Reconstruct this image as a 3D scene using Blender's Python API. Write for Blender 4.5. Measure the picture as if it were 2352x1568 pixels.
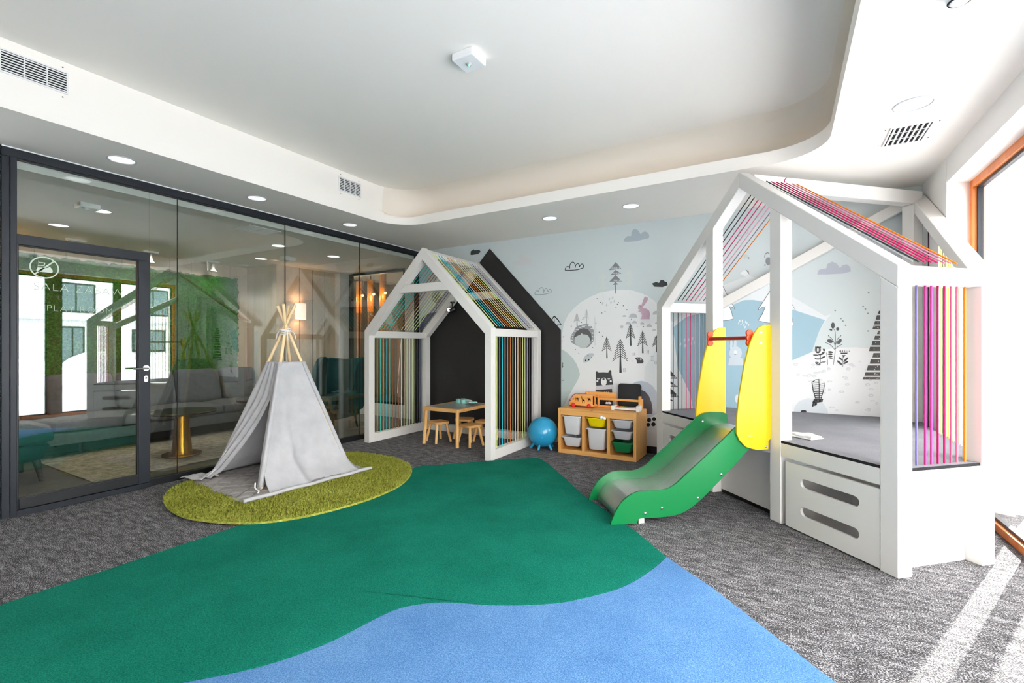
import bpy, bmesh, math, random
from mathutils import Vector, Matrix
from mathutils.geometry import tessellate_polygon
PI = math.pi
random.seed(7)
SC = bpy.context.scene
COL = SC.collection
for o in list(bpy.data.objects):
    bpy.data.objects.remove(o)

# ------------------------------------------------------------------ camera
cam = bpy.data.cameras.new('camera')
cam.sensor_width = 36.0
cam.lens = 36.0 * 1070.6 / 2352.0
cam.shift_y = 8.0 / 2352.0
cam.clip_start = 0.02
cam_o = bpy.data.objects.new('camera', cam)
cam_o.location = (0, 0, 1.33)
cam_o.rotation_euler = (PI / 2, 0, math.radians(30.3156))
COL.objects.link(cam_o)
SC.camera = cam_o

# ------------------------------------------------------------------ world, sun, exposure
SKY_STRENGTH = 9.0
SUN_STRENGTH = 26.0
LAMP = 1.0
EXPOSURE = 0.78
world = bpy.data.worlds.new('overcast_sky')
SC.world = world
world.use_nodes = True
bg = world.node_tree.nodes['Background']
bg.inputs[0].default_value = (1.0, 0.985, 0.965, 1)
bg.inputs[1].default_value = SKY_STRENGTH
sun = bpy.data.lights.new('sun', 'SUN')
sun.energy = SUN_STRENGTH
sun.angle = math.radians(0.6)
sun.color = (1.0, 0.96, 0.9)
sun_o = bpy.data.objects.new('sun', sun)
EL = math.radians(27)
sd = Vector((-0.40 * math.cos(EL), -0.9165 * math.cos(EL), -math.sin(EL)))
sun_o.rotation_euler = sd.to_track_quat('-Z', 'Y').to_euler()
sun_o.location = (8, 20, 12)
COL.objects.link(sun_o)
vs = SC.view_settings
vs.view_transform = 'Standard'
vs.look = 'None'
vs.exposure = EXPOSURE
vs.gamma = 1.0
vs.use_curve_mapping = False
try:
    SC.cycles.max_bounces = 14
    SC.cycles.diffuse_bounces = 7
    SC.cycles.glossy_bounces = 5
    SC.cycles.transparent_max_bounces = 16
    SC.cycles.sample_clamp_indirect = 6.0
    SC.cycles.use_denoising = True
    SC.cycles.caustics_reflective = False
except Exception:
    pass

# ------------------------------------------------------------------ helpers
def lin(h):
    h = h.lstrip('#')
    r = []
    for i in (0, 2, 4):
        c = int(h[i:i + 2], 16) / 255.0
        r.append(c / 12.92 if c <= 0.04045 else ((c + 0.055) / 1.055) ** 2.4)
    return (r[0], r[1], r[2], 1.0)

class NT:
    """small wrapper round a material's node tree"""
    def __init__(s, name):
        s.m = bpy.data.materials.new(name)
        s.m.use_nodes = True
        s.t = s.m.node_tree
        s.b = s.t.nodes['Principled BSDF']
        s.out = s.t.nodes['Material Output']
    def n(s, typ, **kw):
        nd = s.t.nodes.new(typ)
        for k, v in kw.items():
            if isinstance(v, tuple) and k.startswith('i_'):
                pass
            setattr(nd, k, v)
        return nd
    def l(s, a, b):
        s.t.links.new(a, b)
    def coord(s, scale=(1, 1, 1), rot=(0, 0, 0), kind='Object'):
        tc = s.n('ShaderNodeTexCoord')
        mp = s.n('ShaderNodeMapping')
        mp.inputs['Scale'].default_value = scale
        mp.inputs['Rotation'].default_value = rot
        s.l(tc.outputs[kind], mp.inputs[0])
        return mp.outputs[0]
    def noise(s, vec, scale, detail=3, rough=.55):
        nd = s.n('ShaderNodeTexNoise')
        nd.inputs['Scale'].default_value = scale
        nd.inputs['Detail'].default_value = detail
        nd.inputs['Roughness'].default_value = rough
        s.l(vec, nd.inputs['Vector'])
        return nd.outputs['Fac']
    def ramp(s, fac, stops):
        nd = s.n('ShaderNodeValToRGB')
        e = nd.color_ramp.elements
        while len(e) < len(stops):
            e.new(0.5)
        for el, (p, c) in zip(e, stops):
            el.position = p
            el.color = c if isinstance(c, tuple) else lin(c)
        s.l(fac, nd.inputs[0])
        return nd.outputs[0]
    def mix(s, fac, a, b, mode='MIX'):
        nd = s.n('ShaderNodeMixRGB')
        nd.blend_type = mode
        for i, v in ((0, fac), (1, a), (2, b)):
            if hasattr(v, 'links'):
                s.l(v, nd.inputs[i])
            elif isinstance(v, str):
                nd.inputs[i].default_value = lin(v)
            else:
                nd.inputs[i].default_value = v
        return nd.outputs[0]
    def bump(s, h, strength=.3, dist=.01):
        nd = s.n('ShaderNodeBump')
        nd.inputs['Strength'].default_value = strength
        nd.inputs['Distance'].default_value = dist
        s.l(h, nd.inputs['Height'])
        s.l(nd.outputs[0], s.b.inputs['Normal'])
    def col(s, c):
        if hasattr(c, 'links'):
            s.l(c, s.b.inputs['Base Color'])
        else:
            s.b.inputs['Base Color'].default_value = lin(c) if isinstance(c, str) else c
    def set(s, **kw):
        for k, v in kw.items():
            s.b.inputs[k.replace('_', ' ')].default_value = v

def plain(name, col, rough=.5, metal=0.0, spec=.5, fine=0.0, fscale=300, var=0.0, coat=0.0, emit=None, estr=0):
    t = NT(name)
    t.col(col)
    t.set(Roughness=rough, Metallic=metal)
    t.b.inputs['Specular IOR Level'].default_value = spec
    if var:
        f = t.noise(t.coord(), 6, 4)
        t.col(t.mix(f, tuple(x * (1 - var) for x in lin(col)[:3]) + (1,), tuple(min(1, x * (1 + var)) for x in lin(col)[:3]) + (1,)))
    if fine:
        t.bump(t.noise(t.coord(), fscale, 2), fine, .002)
    if coat:
        t.b.inputs['Coat Weight'].default_value = coat
        t.b.inputs['Coat Roughness'].default_value = .08
    if emit:
        t.b.inputs['Emission Color'].default_value = lin(emit)
        t.b.inputs['Emission Strength'].default_value = estr
    return t.m

M = {}
M['wall'] = plain('white_wall_paint', '#f1f0ee', .6, fine=.05, fscale=220)
M['ceil'] = plain('white_ceiling_paint', '#f6f1ea', .7, fine=.04, fscale=220)
M['cove'] = plain('cove_warm_shade_tint', '#efe6da', .7)  # cream tint puts the cove's warm, unlit shade into its colour
M['mural_base'] = plain('mural_print_sky', '#cfd8da', .22)
M['blackbase'] = plain('black_skirting', '#141414', .5)
M['lacquer'] = plain('white_lacquered_board', '#e2dfdb', .38, fine=.02, fscale=90)
M['panelw'] = plain('white_panel_board', '#e8e5e1', .45)
M['anthracite'] = plain('anthracite_aluminium', '#23272e', .4, spec=.35, fine=.03, fscale=400)
M['anthracite_dark'] = plain('dark_anthracite_profile', '#121519', .4)
M['rubber'] = plain('dark_rubber_seal', '#0d0f11', .6)
M['chrome'] = plain('brushed_chrome', '#d2d4d6', .22, 1.0)
M['steel'] = None
M['black'] = plain('black_plastic', '#16171a', .4)
M['blackboard'] = plain('chalkboard_black_paint', '#232122', .62, var=.15)
M['dark_slot'] = plain('dark_void', '#0b0b0c', .8)
M['vent'] = plain('white_vent_metal', '#e9e9e8', .4)
M['canvas'] = None
M['cord_white'] = plain('white_cotton_cord', '#e9e7e2', .9)
M['ball'] = plain('blue_vinyl', '#2596c4', .28, coat=.3)
M['bin_clear'] = plain('translucent_white_plastic', '#d9d9dc', .35)
M['bin_grey'] = plain('pale_grey_plastic', '#c3c4ca', .38)
M['bin_yellow'] = plain('yellow_plastic', '#ecd400', .35)
M['bin_green'] = plain('green_plastic', '#0a7340', .38)
M['slide_green'] = plain('green_hdpe_board', '#07743c', .27, coat=.2)
M['slide_yellow'] = plain('yellow_hdpe_board', '#e8c206', .34)
M['slide_red'] = plain('red_coated_tube', '#b3160f', .3)
M['orange_plastic'] = plain('orange_plastic', '#f04a12', .4)
M['orange_timber'] = None
M['red_toy'] = plain('red_painted_wheel', '#d81f1c', .3)
M['teal_uke'] = plain('mint_lacquer', '#9ad8cd', .3)
M['white_plastic'] = plain('white_plastic', '#f2f2f2', .35)
M['led_green'] = plain('green_led', '#8fe6c0', .3, emit='#53d6a0', estr=1.2)
M['lamp_lens'] = plain('lit_lamp_lens', '#ffffff', .3, emit='#fff6ea', estr=1.3)
M['lamp_off_glow'] = plain('opal_lamp_lens', '#f6f6f6', .25, emit='#ffffff', estr=.45)  # faint glow added so the unlit lens looks bright
M['brass'] = plain('brushed_brass', '#b8842c', .26, 1.0, fine=.05, fscale=200)
M['dark_brass'] = plain('dark_bronze_top', '#33291a', .3, .8)
M['dark_wood'] = plain('dark_stained_wood', '#1c1512', .5)
M['linen_shade'] = plain('lit_linen_shade', '#f2e3d6', .8, emit='#ffdcc4', estr=.75)
M['amber'] = plain('amber_glass_lit', '#b86408', .25, emit='#ff8c10', estr=.30)
M['amber_dim'] = plain('amber_glass', '#7a4c14', .25, emit='#b06a1a', estr=.10)
M['bulb'] = plain('glowing_bulb', '#ffd9a8', .3, emit='#ffb070', estr=5)
M['clear_tube'] = plain('smoky_glass_tube', '#b9bcbc', .15)
M['greyed_snow'] = plain('bounce_dimmed_snow', '#a4a7ac', .9, fine=.5, fscale=2, var=.1)  # snow greyed to weaken the light it bounces onto the ceiling
M['decal'] = plain('white_vinyl_decal', '#cfdccb', .5, emit='#e9f3e6', estr=0.0)
M['snow'] = plain('snow', '#e8ecf2', .8, fine=.6, fscale=3)
M['render_wall'] = plain('pale_render', '#f3f4f6', .8, var=.03)
M['window_dark'] = plain('dark_window_glass', '#5d7078', .12)
M['asphalt'] = plain('grey_asphalt', '#7f8288', .8)
M['paper'] = plain('printed_cloth', '#dcdbd9', .9, var=.1)

def m_steel():
    t = NT('brushed_stainless_steel')
    v = t.coord((2, 90, 2))
    f = t.noise(v, 6, 3)
    t.col(t.ramp(f, [(.3, '#bfc1bd'), (.7, '#d6d7d3')]))
    t.set(Metallic=1.0, Roughness=.36)
    t.bump(f, .03, .002)
    return t.m
M['steel'] = m_steel()

def m_canvas(name, a, b, sc=9):
    t = NT(name)
    v = t.coord()
    f = t.noise(v, sc, 4)
    t.col(t.ramp(f, [(.25, a), (.75, b)]))
    t.set(Roughness=.9)
    t.b.inputs['Specular IOR Level'].default_value = .15
    w = t.noise(t.coord((1, 1, 1)), 420, 2)
    w2 = t.noise(v, 14, 3)
    t.bump(t.mix(.75, w, w2), .28, .01)
    return t.m
M['canvas'] = m_canvas('grey_cotton_canvas', '#acabad', '#bbbabd')
M['quilt'] = m_canvas('grey_quilted_cotton', '#918c8a', '#a09b99')
M['sofa'] = m_canvas('grey_woven_upholstery', '#54575a', '#63666a', 20)
M['teal'] = m_canvas('teal_velvet', '#03282a', '#083c3e', 7)
M['felt'] = None

def m_carpet():
    t = NT('charcoal_streaked_carpet')
    vs_ = t.coord((6, 17, 1))
    vf = t.coord((135, 165, 1))
    streak = t.noise(vs_, 1.6, 3, .6)
    fine = t.noise(vf, 1.0, 2, .7)
    a = t.mix(.76, streak, fine, 'MIX')
    c = t.ramp(a, [(.40, '#29282a'), (.48, '#444345'), (.54, '#716f72'), (.62, '#b3b1b4')])
    t.col(c)
    t.set(Roughness=.95)
    t.b.inputs['Specular IOR Level'].default_value = .1
    t.bump(fine, .55, .006)
    return t.m
M['carpet'] = m_carpet()

def m_pile(name, dark, mid, light, sc=170, streak=None):
    t = NT(name)
    v = t.coord()
    f = t.noise(v, sc, 3, .75)
    g = t.noise(v, 2.5, 3, .6)
    a = t.mix(.22, f, g)
    t.col(t.ramp(a, [(.33, dark), (.5, mid), (.68, light)]))
    t.set(Roughness=.95)
    t.b.inputs['Specular IOR Level'].default_value = .08
    t.bump(f, .8, .008)
    return t.m
M['green_pile'] = m_pile('green_cut_pile', '#045042', '#0c6f5b', '#228c75')
M['blue_pile'] = m_pile('blue_cut_pile', '#3d689c', '#5884b6', '#7ba4cf')
M['olive_pile'] = m_pile('olive_shaggy_pile', '#666920', '#979a3c', '#bcbd68', 60)
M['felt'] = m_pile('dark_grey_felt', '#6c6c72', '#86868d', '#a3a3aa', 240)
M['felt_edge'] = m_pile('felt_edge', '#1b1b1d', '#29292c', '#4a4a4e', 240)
M['lounge_rug'] = m_pile('faded_beige_rug', '#5d574e', '#8c8578', '#aba493', 14)
M['moss'] = m_pile('preserved_green_moss', '#143a0e', '#2b6a1c', '#4f9638', 38)

def m_wood(name, a, b, c, axis='X', sc=1.0, knots=True, rough=.45):
    t = NT(name)
    s3 = {'X': (1.4, 22, 22), 'Y': (22, 1.4, 22), 'Z': (22, 22, 1.4)}[axis]
    v = t.coord(tuple(k * sc for k in s3))
    f = t.noise(v, 1.0, 5, .6)
    g = t.noise(t.coord(), 3.5, 2)
    col = t.ramp(t.mix(.3, f, g), [(.3, a), (.5, b), (.7, c)])
    if knots:
        vo = t.n('ShaderNodeTexVoronoi')
        vo.inputs['Scale'].default_value = 7.0
        kc = {'X': (.7, 1, 1), 'Y': (1, .7, 1), 'Z': (1, 1, .7)}[axis]
        t.l(t.coord(kc), vo.inputs['Vector'])
        k = t.ramp(vo.outputs['Distance'], [(.05, (1, 1, 1, 1)), (.16, (0, 0, 0, 1))])
        col = t.mix(k, col, '#8a5420')
    t.col(col)
    t.set(Roughness=rough)
    t.bump(f, .08, .003)
    return t.m
M['pine'] = m_wood('knotty_pine', '#d0924a', '#e0a65e', '#ebbc7c', 'X')
M['pine_v'] = m_wood('knotty_pine_upright', '#d0924a', '#e0a65e', '#ebbc7c', 'Z')
M['pole_wood'] = m_wood('pale_pine_pole', '#e2bf8a', '#efd2a3', '#f6e0bb', 'Z', knots=False)
M['rubberwood'] = m_wood('oiled_solid_wood', '#c98f4c', '#dba765', '#e8bd80', 'X', knots=False)
M['rubberwood_v'] = m_wood('oiled_solid_wood_upright', '#d3994f', '#e3b16d', '#eec68a', 'Z', knots=False)
M['toy_wood'] = m_wood('orange_varnished_wood', '#dd8f3c', '#f0a957', '#f8c07a', 'X', knots=False)
M['orange_timber'] = m_wood('orange_varnished_window_timber', '#c2642a', '#d97a38', '#e28d4c', 'Z', .6, knots=False)
M['oak_panel'] = m_wood('pale_oak_wall_panel', '#cbb69c', '#d6c3ac', '#e0d0ba', 'Z', .35, knots=False, rough=.6)
M['oak_dark'] = m_wood('grey_oak_wall_panel', '#8c8278', '#978d82', '#a3998d', 'Z', .35, knots=False, rough=.6)
M['slat_wood'] = m_wood('amber_timber_slat', '#7c4a14', '#99601f', '#b57a30', 'Z', .6, knots=False)
M['brown_backlit'] = m_wood('brown_backlit_timber', '#6a4a38', '#7a5743', '#8a6650', 'Z', .6, knots=False)  # brown pier; mullions share it to paint in their backlit darkness

def m_tile():
    t = NT('dark_stone_floor_tile')
    v = t.coord()
    f = t.noise(v, 5, 5)
    t.col(t.ramp(f, [(.3, '#4b4842'), (.7, '#625e56')]))
    t.set(Roughness=.35)
    return t.m
M['tile'] = m_tile()

def m_glass(name, tint, base=.05, refl_max=1.0):
    t = NT(name)
    t.t.nodes.remove(t.b)
    lw = t.n('ShaderNodeLayerWeight')
    lw.inputs['Blend'].default_value = .5
    p = t.n('ShaderNodeMath'); p.operation = 'POWER'; p.inputs[1].default_value = 4.0
    t.l(lw.outputs['Facing'], p.inputs[0])
    mlt = t.n('ShaderNodeMath'); mlt.operation = 'MULTIPLY_ADD'
    mlt.inputs[1].default_value = 1.0 - base; mlt.inputs[2].default_value = base
    t.l(p.outputs[0], mlt.inputs[0])
    tr = t.n('ShaderNodeBsdfTransparent'); tr.inputs[0].default_value = tint
    gl = t.n('ShaderNodeBsdfGlossy'); gl.inputs['Roughness'].default_value = 0.0
    gl.inputs[0].default_value = (.97, 1, .98, 1)
    mx = t.n('ShaderNodeMixShader')
    t.l(mlt.outputs[0], mx.inputs[0]); t.l(tr.outputs[0], mx.inputs[1]); t.l(gl.outputs[0], mx.inputs[2])
    t.l(mx.outputs[0], t.out.inputs[0])
    return t.m
M['pane'] = m_glass('partition_glass', (.88, .91, .90, 1), .10)
M['win_pane'] = m_glass('window_glass', (.97, .98, .98, 1), .04)
M['tube_glass'] = m_glass('lamp_tube_glass', (.85, .86, .86, 1), .08)

CORD = {}
def cordmat(h):
    if h not in CORD:
        t = NT('cord_' + h.strip('#'))
        t.col(h); t.set(Roughness=.85)
        t.b.inputs['Specular IOR Level'].default_value = .2
        t.bump(t.noise(t.coord((60, 60, 400)), 1, 1), .4, .002)
        CORD[h] = t.m
    return CORD[h]

WM = {}
def obj(name, bm, mats, parent=None, world=False, smooth=False, bevel=0.0, kind=None, seg=2):
    """link a bmesh as ONE mesh object; geometry is local to its parent unless world is set"""
    if world and parent is not None:
        bm.transform(WM[parent.name].inverted())
    bmesh.ops.recalc_face_normals(bm, faces=bm.faces)
    me = bpy.data.meshes.new(name)
    bm.to_mesh(me)
    bm.free()
    if not isinstance(mats, (list, tuple)):
        mats = [mats]
    for m in mats:
        me.materials.append(m)
    if smooth:
        for p in me.polygons:
            p.use_smooth = True
        try:
            me.set_sharp_from_angle(angle=math.radians(smooth if smooth > 1 else 40))
        except Exception:
            pass
    o = bpy.data.objects.new(name, me)
    COL.objects.link(o)
    if parent is not None:
        o.parent = parent
        WM[o.name] = WM[parent.name]
    else:
        WM[o.name] = Matrix.Identity(4)
    if bevel:
        md = o.modifiers.new('bevel', 'BEVEL')
        md.width = bevel; md.segments = seg; md.limit_method = 'ANGLE'
        md.angle_limit = math.radians(35)
    if kind:
        o['kind'] = kind
    return o

def thing(name, label, cat, loc=(0, 0, 0), rotz=0.0, group=None):
    o = bpy.data.objects.new(name, None)
    o.empty_display_size = .1
    o.location = loc
    o.rotation_euler = (0, 0, rotz)
    COL.objects.link(o)
    o['label'] = label; o['category'] = cat
    if group:
        o['group'] = group
    WM[o.name] = Matrix.Translation(Vector(loc)) @ Matrix.Rotation(rotz, 4, 'Z')
    return o

def tag(o, label, cat, group=None):
    o['label'] = label; o['category'] = cat
    if group:
        o['group'] = group
    return o

def dup(root, loc, rotz=0.0, label=None, group=None):
    r = root.copy(); COL.objects.link(r)
    r.location = loc; r.rotation_euler = (0, 0, rotz)
    WM[r.name] = Matrix.Translation(Vector(loc)) @ Matrix.Rotation(rotz, 4, 'Z')
    if label: r['label'] = label
    if group: r['group'] = group
    for ch in list(root.children):
        c = ch.copy(); COL.objects.link(c); c.parent = r
        for g in list(ch.children):
            d = g.copy(); COL.objects.link(d); d.parent = c
    return r

def B():
    return bmesh.new()

def box(bm, x0, x1, y0, y1, z0, z1, mi=0):
    v = [bm.verts.new(p) for p in ((x0, y0, z0), (x1, y0, z0), (x1, y1, z0), (x0, y1, z0), (x0, y0, z1), (x1, y0, z1), (x1, y1, z1), (x0, y1, z1))]
    for q in ((3, 2, 1, 0), (4, 5, 6, 7), (0, 1, 5, 4), (1, 2, 6, 5), (2, 3, 7, 6), (3, 0, 4, 7)):
        f = bm.faces.new([v[i] for i in q]); f.material_index = mi
    return bm

def bxo(name, x0, x1, y0, y1, z0, z1, mat, parent=None, world=False, bevel=0.004, **k):
    return obj(name, box(B(), x0, x1, y0, y1, z0, z1), mat, parent, world, bevel=bevel, **k)

def prism(bm, pts, axis, a, b, mi=0, holes=()):
    """polygon pts in the plane normal to axis, extruded from a to b.  axis 'X': pts are (y,z); 'Y': (x,z); 'Z': (x,y)"""
    def P(p, t):
        return {'X': (t, p[0], p[1]), 'Y': (p[0], t, p[1]), 'Z': (p[0], p[1], t)}[axis]
    loops = [list(pts)] + [list(h) for h in holes]
    flat = [p for lp in loops for p in lp]
    va = [bm.verts.new(P(p, a)) for p in flat]
    vb = [bm.verts.new(P(p, b)) for p in flat]
    if holes or len(pts) > 4:
        tri = tessellate_polygon([[Vector((p[0], p[1], 0)) for p in lp] for lp in loops])
        faces = [tuple(t) for t in tri]
    else:
        faces = [tuple(range(len(pts)))]
    for t in faces:
        try:
            f = bm.faces.new([va[i] for i in t]); f.material_index = mi
            f = bm.faces.new([vb[i] for i in reversed(t)]); f.material_index = mi
        except ValueError:
            pass
    k = 0
    for lp in loops:
        n = len(lp)
        for i in range(n):
            j = (i + 1) % n
            f = bm.faces.new([va[k + i], va[k + j], vb[k + j], vb[k + i]]); f.material_index = mi
        k += n
    return bm

def tube(bm, pts, r, n=8, cap=True, mi=0):
    """round bar along pts; r is a number or one radius per point"""
    pts = [Vector(p) for p in pts]
    rings = []
    prev = None
    for i, p in enumerate(pts):
        d = (pts[min(i + 1, len(pts) - 1)] - pts[max(i - 1, 0)]).normalized()
        if prev is None:
            up = Vector((0, 0, 1)) if abs(d.z) < .9 else Vector((1, 0, 0))
            e1 = d.cross(up).normalized()
        else:
            e1 = (prev - d * prev.dot(d)).normalized()
        prev = e1
        e2 = d.cross(e1)
        rr = r[i] if isinstance(r, (list, tuple)) else r
        rings.append([bm.verts.new(p + (e1 * math.cos(2 * PI * k / n) + e2 * math.sin(2 * PI * k / n)) * rr) for k in range(n)])
    for a, b in zip(rings, rings[1:]):
        for k in range(n):
            f = bm.faces.new([a[k], a[(k + 1) % n], b[(k + 1) % n], b[k]]); f.material_index = mi
    if cap:
        for rg in (rings[0], rings[-1]):
            f = bm.faces.new(rg); f.material_index = mi
    return bm

def lathe(bm, prof, c=(0, 0, 0), n=24, mi=0, sx=1.0, sy=1.0):
    """profile [(radius, z)] turned round the vertical through c"""
    rings = []
    for r, z in prof:
        if r < 1e-5:
            rings.append([bm.verts.new((c[0], c[1], c[2] + z))])
        else:
            rings.append([bm.verts.new((c[0] + sx * r * math.cos(2 * PI * k / n), c[1] + sy * r * math.sin(2 * PI * k / n), c[2] + z)) for k in range(n)])
    for a, b in zip(rings, rings[1:]):
        for k in range(n):
            q = [a[k % len(a)], a[(k + 1) % len(a)], b[(k + 1) % len(b)], b[k % len(b)]]
            u = []
            for v in q:
                if v not in u: u.append(v)
            if len(u) > 2:
                f = bm.faces.new(u); f.material_index = mi
    return bm

def disc(bm, c, r, z0, z1, n=28):
    return lathe(bm, [(0, z0), (r, z0), (r, z1), (0, z1)], (c[0], c[1], 0), n)

def rbox(bm, x0, x1, y0, y1, z0, z1, r, n=4, axis='Z'):
    """box with rounded vertical corners"""
    pts = []
    for cx, cy, a0 in ((x1 - r, y1 - r, 0), (x0 + r, y1 - r, 90), (x0 + r, y0 + r, 180), (x1 - r, y0 + r, 270)):
        for k in range(n + 1):
            a = math.radians(a0 + 90 * k / n)
            pts.append((cx + r * math.cos(a), cy + r * math.sin(a)))
    return prism(bm, pts, axis, z0, z1)

def soft(bm, x0, x1, y0, y1, z0, z1, r, puff=0.0, n=6):
    """cushion: a rounded, slightly swollen box"""
    bmesh.ops.create_cube(bm, size=2)
    bmesh.ops.subdivide_edges(bm, edges=bm.edges[:], cuts=n, use_grid_fill=True)
    c = Vector(((x0 + x1) / 2, (y0 + y1) / 2, (z0 + z1) / 2)); h = Vector(((x1 - x0) / 2, (y1 - y0) / 2, (z1 - z0) / 2))
    for v in bm.verts:
        p = Vector((v.co.x * h.x, v.co.y * h.y, v.co.z * h.z))
        q = Vector((max(-h.x + r, min(h.x - r, p.x)), max(-h.y + r, min(h.y - r, p.y)), max(-h.z + r, min(h.z - r, p.z))))
        d = p - q
        if d.length > 1e-6:
            p = q + d.normalized() * r
        if puff:
            p.z += puff * (1 if v.co.z > 0 else -1) * (1 - v.co.x ** 2) * (1 - v.co.y ** 2) * abs(v.co.z)
        v.co = c + p
    return bm

def spline(P, n=6, closed=False):
    out = []
    N = len(P)
    for i in range(N if closed else N - 1):
        g = (lambda k: P[k % N]) if closed else (lambda k: P[max(0, min(N - 1, k))])
        p0, p1, p2, p3 = g(i - 1), g(i), g(i + 1), g(i + 2)
        for k in range(n):
            t = k / n
            out.append(tuple(.5 * (2 * p1[j] + (p2[j] - p0[j]) * t + (2 * p0[j] - 5 * p1[j] + 4 * p2[j] - p3[j]) * t * t + (-p0[j] + 3 * p1[j] - 3 * p2[j] + p3[j]) * t ** 3) for j in range(len(p1))))
    if not closed:
        out.append(tuple(P[-1]))
    return out

def struct(name, bm, mats, parent=None, **k):
    return obj(name, bm, mats, parent, kind='structure' if parent is None else None, **k)

# ================================================================== ROOM SHELL
CZ = 2.855           # soffit height
TZ = 3.30            # tray ceiling height
XL, XR, YB, YF = -5.14, 1.14, 5.815, -3.0

struct('floor', box(B(), XL, 1.62, YF, YB, -.10, 0), M['carpet'])
struct('wall_back', box(B(), XL - .10, 1.9, YB, YB + .2, -.1, 3.5), M['mural_base'])
WALLB = bpy.data.objects['wall_back']
struct('wall_front', box(B(), XL - .2, 1.9, YF - .2, YF, -.1, 3.5), M['wall'])
struct('baseboard_back', box(B(), -2.62, -.70, YB - .014, YB, 0, .085), M['blackbase'], bevel=.003)

# right wall: pier by the corner (splayed jamb), lintel over the window, pier behind the camera
bm = B()
prism(bm, [(XR, YB), (XR, 5.07), (1.30, 5.145), (1.62, 5.145), (1.62, YB)], 'Z', -.1, 3.5)
struct('wall_right', bm, M['wall'])
W2 = bpy.data.objects['wall_right']
bm = prism(B(), [(XR, -1.6), (1.62, -1.6), (1.62, 5.145), (1.30, 5.145), (XR, 5.07)], 'Z', 2.655, 3.5)
obj('lintel', bm, M['wall'], W2, bevel=.006)
obj('pier', box(B(), XR, 1.62, YF, -1.6, -.1, 3.5), M['wall'], W2)

# soffit ceiling with the rounded tray opening
TX0, TX1, TY0, TY1, TR = -4.33, .292, -1.6, 4.502, .42
def tray_loop(n=10):
    """points, outward normals and lip factor round the tray opening"""
    out = []
    cs = [(TX0 + TR, TY1 - TR, 180, 90, 0, 1), (TX1 - TR, TY1 - TR, 90, 0, 1, 1), (TX1 - TR, TY0 + TR, 0, -90, 1, 1), (TX0 + TR, TY0 + TR, -90, -180, 1, 0)]
    for cx, cy, a0, a1, k0, k1 in cs:
        for i in range(n + 1):
            a = math.radians(a0 + (a1 - a0) * i / n)
            out.append((cx + TR * math.cos(a), cy + TR * math.sin(a), math.cos(a), math.sin(a), k0 + (k1 - k0) * i / n))
    return out
TL = tray_loop()
bm = B()
prism(bm, [(XL - .05, YF - .05), (1.62, YF - .05), (1.62, YB + .05), (XL - .05, YB + .05)], 'Z', CZ, CZ + .012, holes=[[(p[0] + p[2] * .004, p[1] + p[3] * .004) for p in TL]])
struct('ceiling', bm, M['ceil'])
CEIL = bpy.data.objects['ceiling']
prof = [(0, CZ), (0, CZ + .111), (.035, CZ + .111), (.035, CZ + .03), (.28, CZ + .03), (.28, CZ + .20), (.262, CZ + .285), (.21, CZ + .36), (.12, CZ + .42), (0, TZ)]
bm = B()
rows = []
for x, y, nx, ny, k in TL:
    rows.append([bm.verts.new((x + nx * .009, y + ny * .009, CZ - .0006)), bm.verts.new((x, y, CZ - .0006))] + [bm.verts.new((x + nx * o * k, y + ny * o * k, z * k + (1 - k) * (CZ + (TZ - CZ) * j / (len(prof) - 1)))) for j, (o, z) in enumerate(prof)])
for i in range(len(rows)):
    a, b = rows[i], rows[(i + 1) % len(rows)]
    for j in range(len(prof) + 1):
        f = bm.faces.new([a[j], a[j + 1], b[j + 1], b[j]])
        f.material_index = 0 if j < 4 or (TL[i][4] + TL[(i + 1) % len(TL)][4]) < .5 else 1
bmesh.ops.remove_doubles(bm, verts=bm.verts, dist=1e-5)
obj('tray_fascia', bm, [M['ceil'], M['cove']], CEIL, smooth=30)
obj('tray_top', box(B(), TX0 - .3, TX1 + .35, TY0 - .35, TY1 + .35, TZ, TZ + .05), M['ceil'], CEIL)
obj('roof_slab', box(B(), -9.2, 1.9, -3.3, 9.2, 3.4, 3.5), M['ceil'], CEIL)

# ------------------------------------------------------------------ window on the right
win = thing('window_1', 'tall orange timber window reaching the floor', 'window', (1.335, 1.7, 0))
del win['category']; del win['label']
win['kind'] = 'structure'
def wb(name, y0, y1, z0, z1, mat, x0=1.30, x1=1.37, bev=.004):
    return obj(name, box(B(), x0, x1, y0, y1, z0, z1), mat, win, world=True, bevel=bev)
wb('jamb', 5.085, 5.145, 0, 2.655, M['orange_timber'])
wb('jamb', -1.6, -1.54, 0, 2.655, M['orange_timber'])
wb('head', -1.54, 5.085, 2.595, 2.655, M['orange_timber'])
wb('bottom_rail', -1.54, 5.085, 0.0, .055, M['orange_timber'])
wb('mullion', 4.07, 4.16, .055, 2.595, M['brown_backlit'])
wb('mullion', 3.07, 3.26, .055, 2.595, M['brown_backlit'])
wb('mullion', 1.70, 1.79, .055, 2.595, M['brown_backlit'])
wb('mullion', .20, .39, .055, 2.595, M['brown_backlit'])
for a, b in ((-1.54, .20), (.39, 1.70), (1.79, 3.07), (3.26, 4.07), (4.16, 5.085)):
    g = .022
    for nm, (y0, y1, z0, z1) in (('gasket', (a, a + g, .055, 2.595)), ('gasket', (b - g, b, .055, 2.595)), ('gasket', (a + g, b - g, .055, .055 + g)), ('gasket', (a + g, b - g, 2.595 - g, 2.595))):
        wb(nm, y0, y1, z0, z1, M['anthracite'], 1.325, 1.362, .002)
    wb('pane', a + g, b - g, .077, 2.573, M['win_pane'], 1.340, 1.348, 0)

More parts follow.
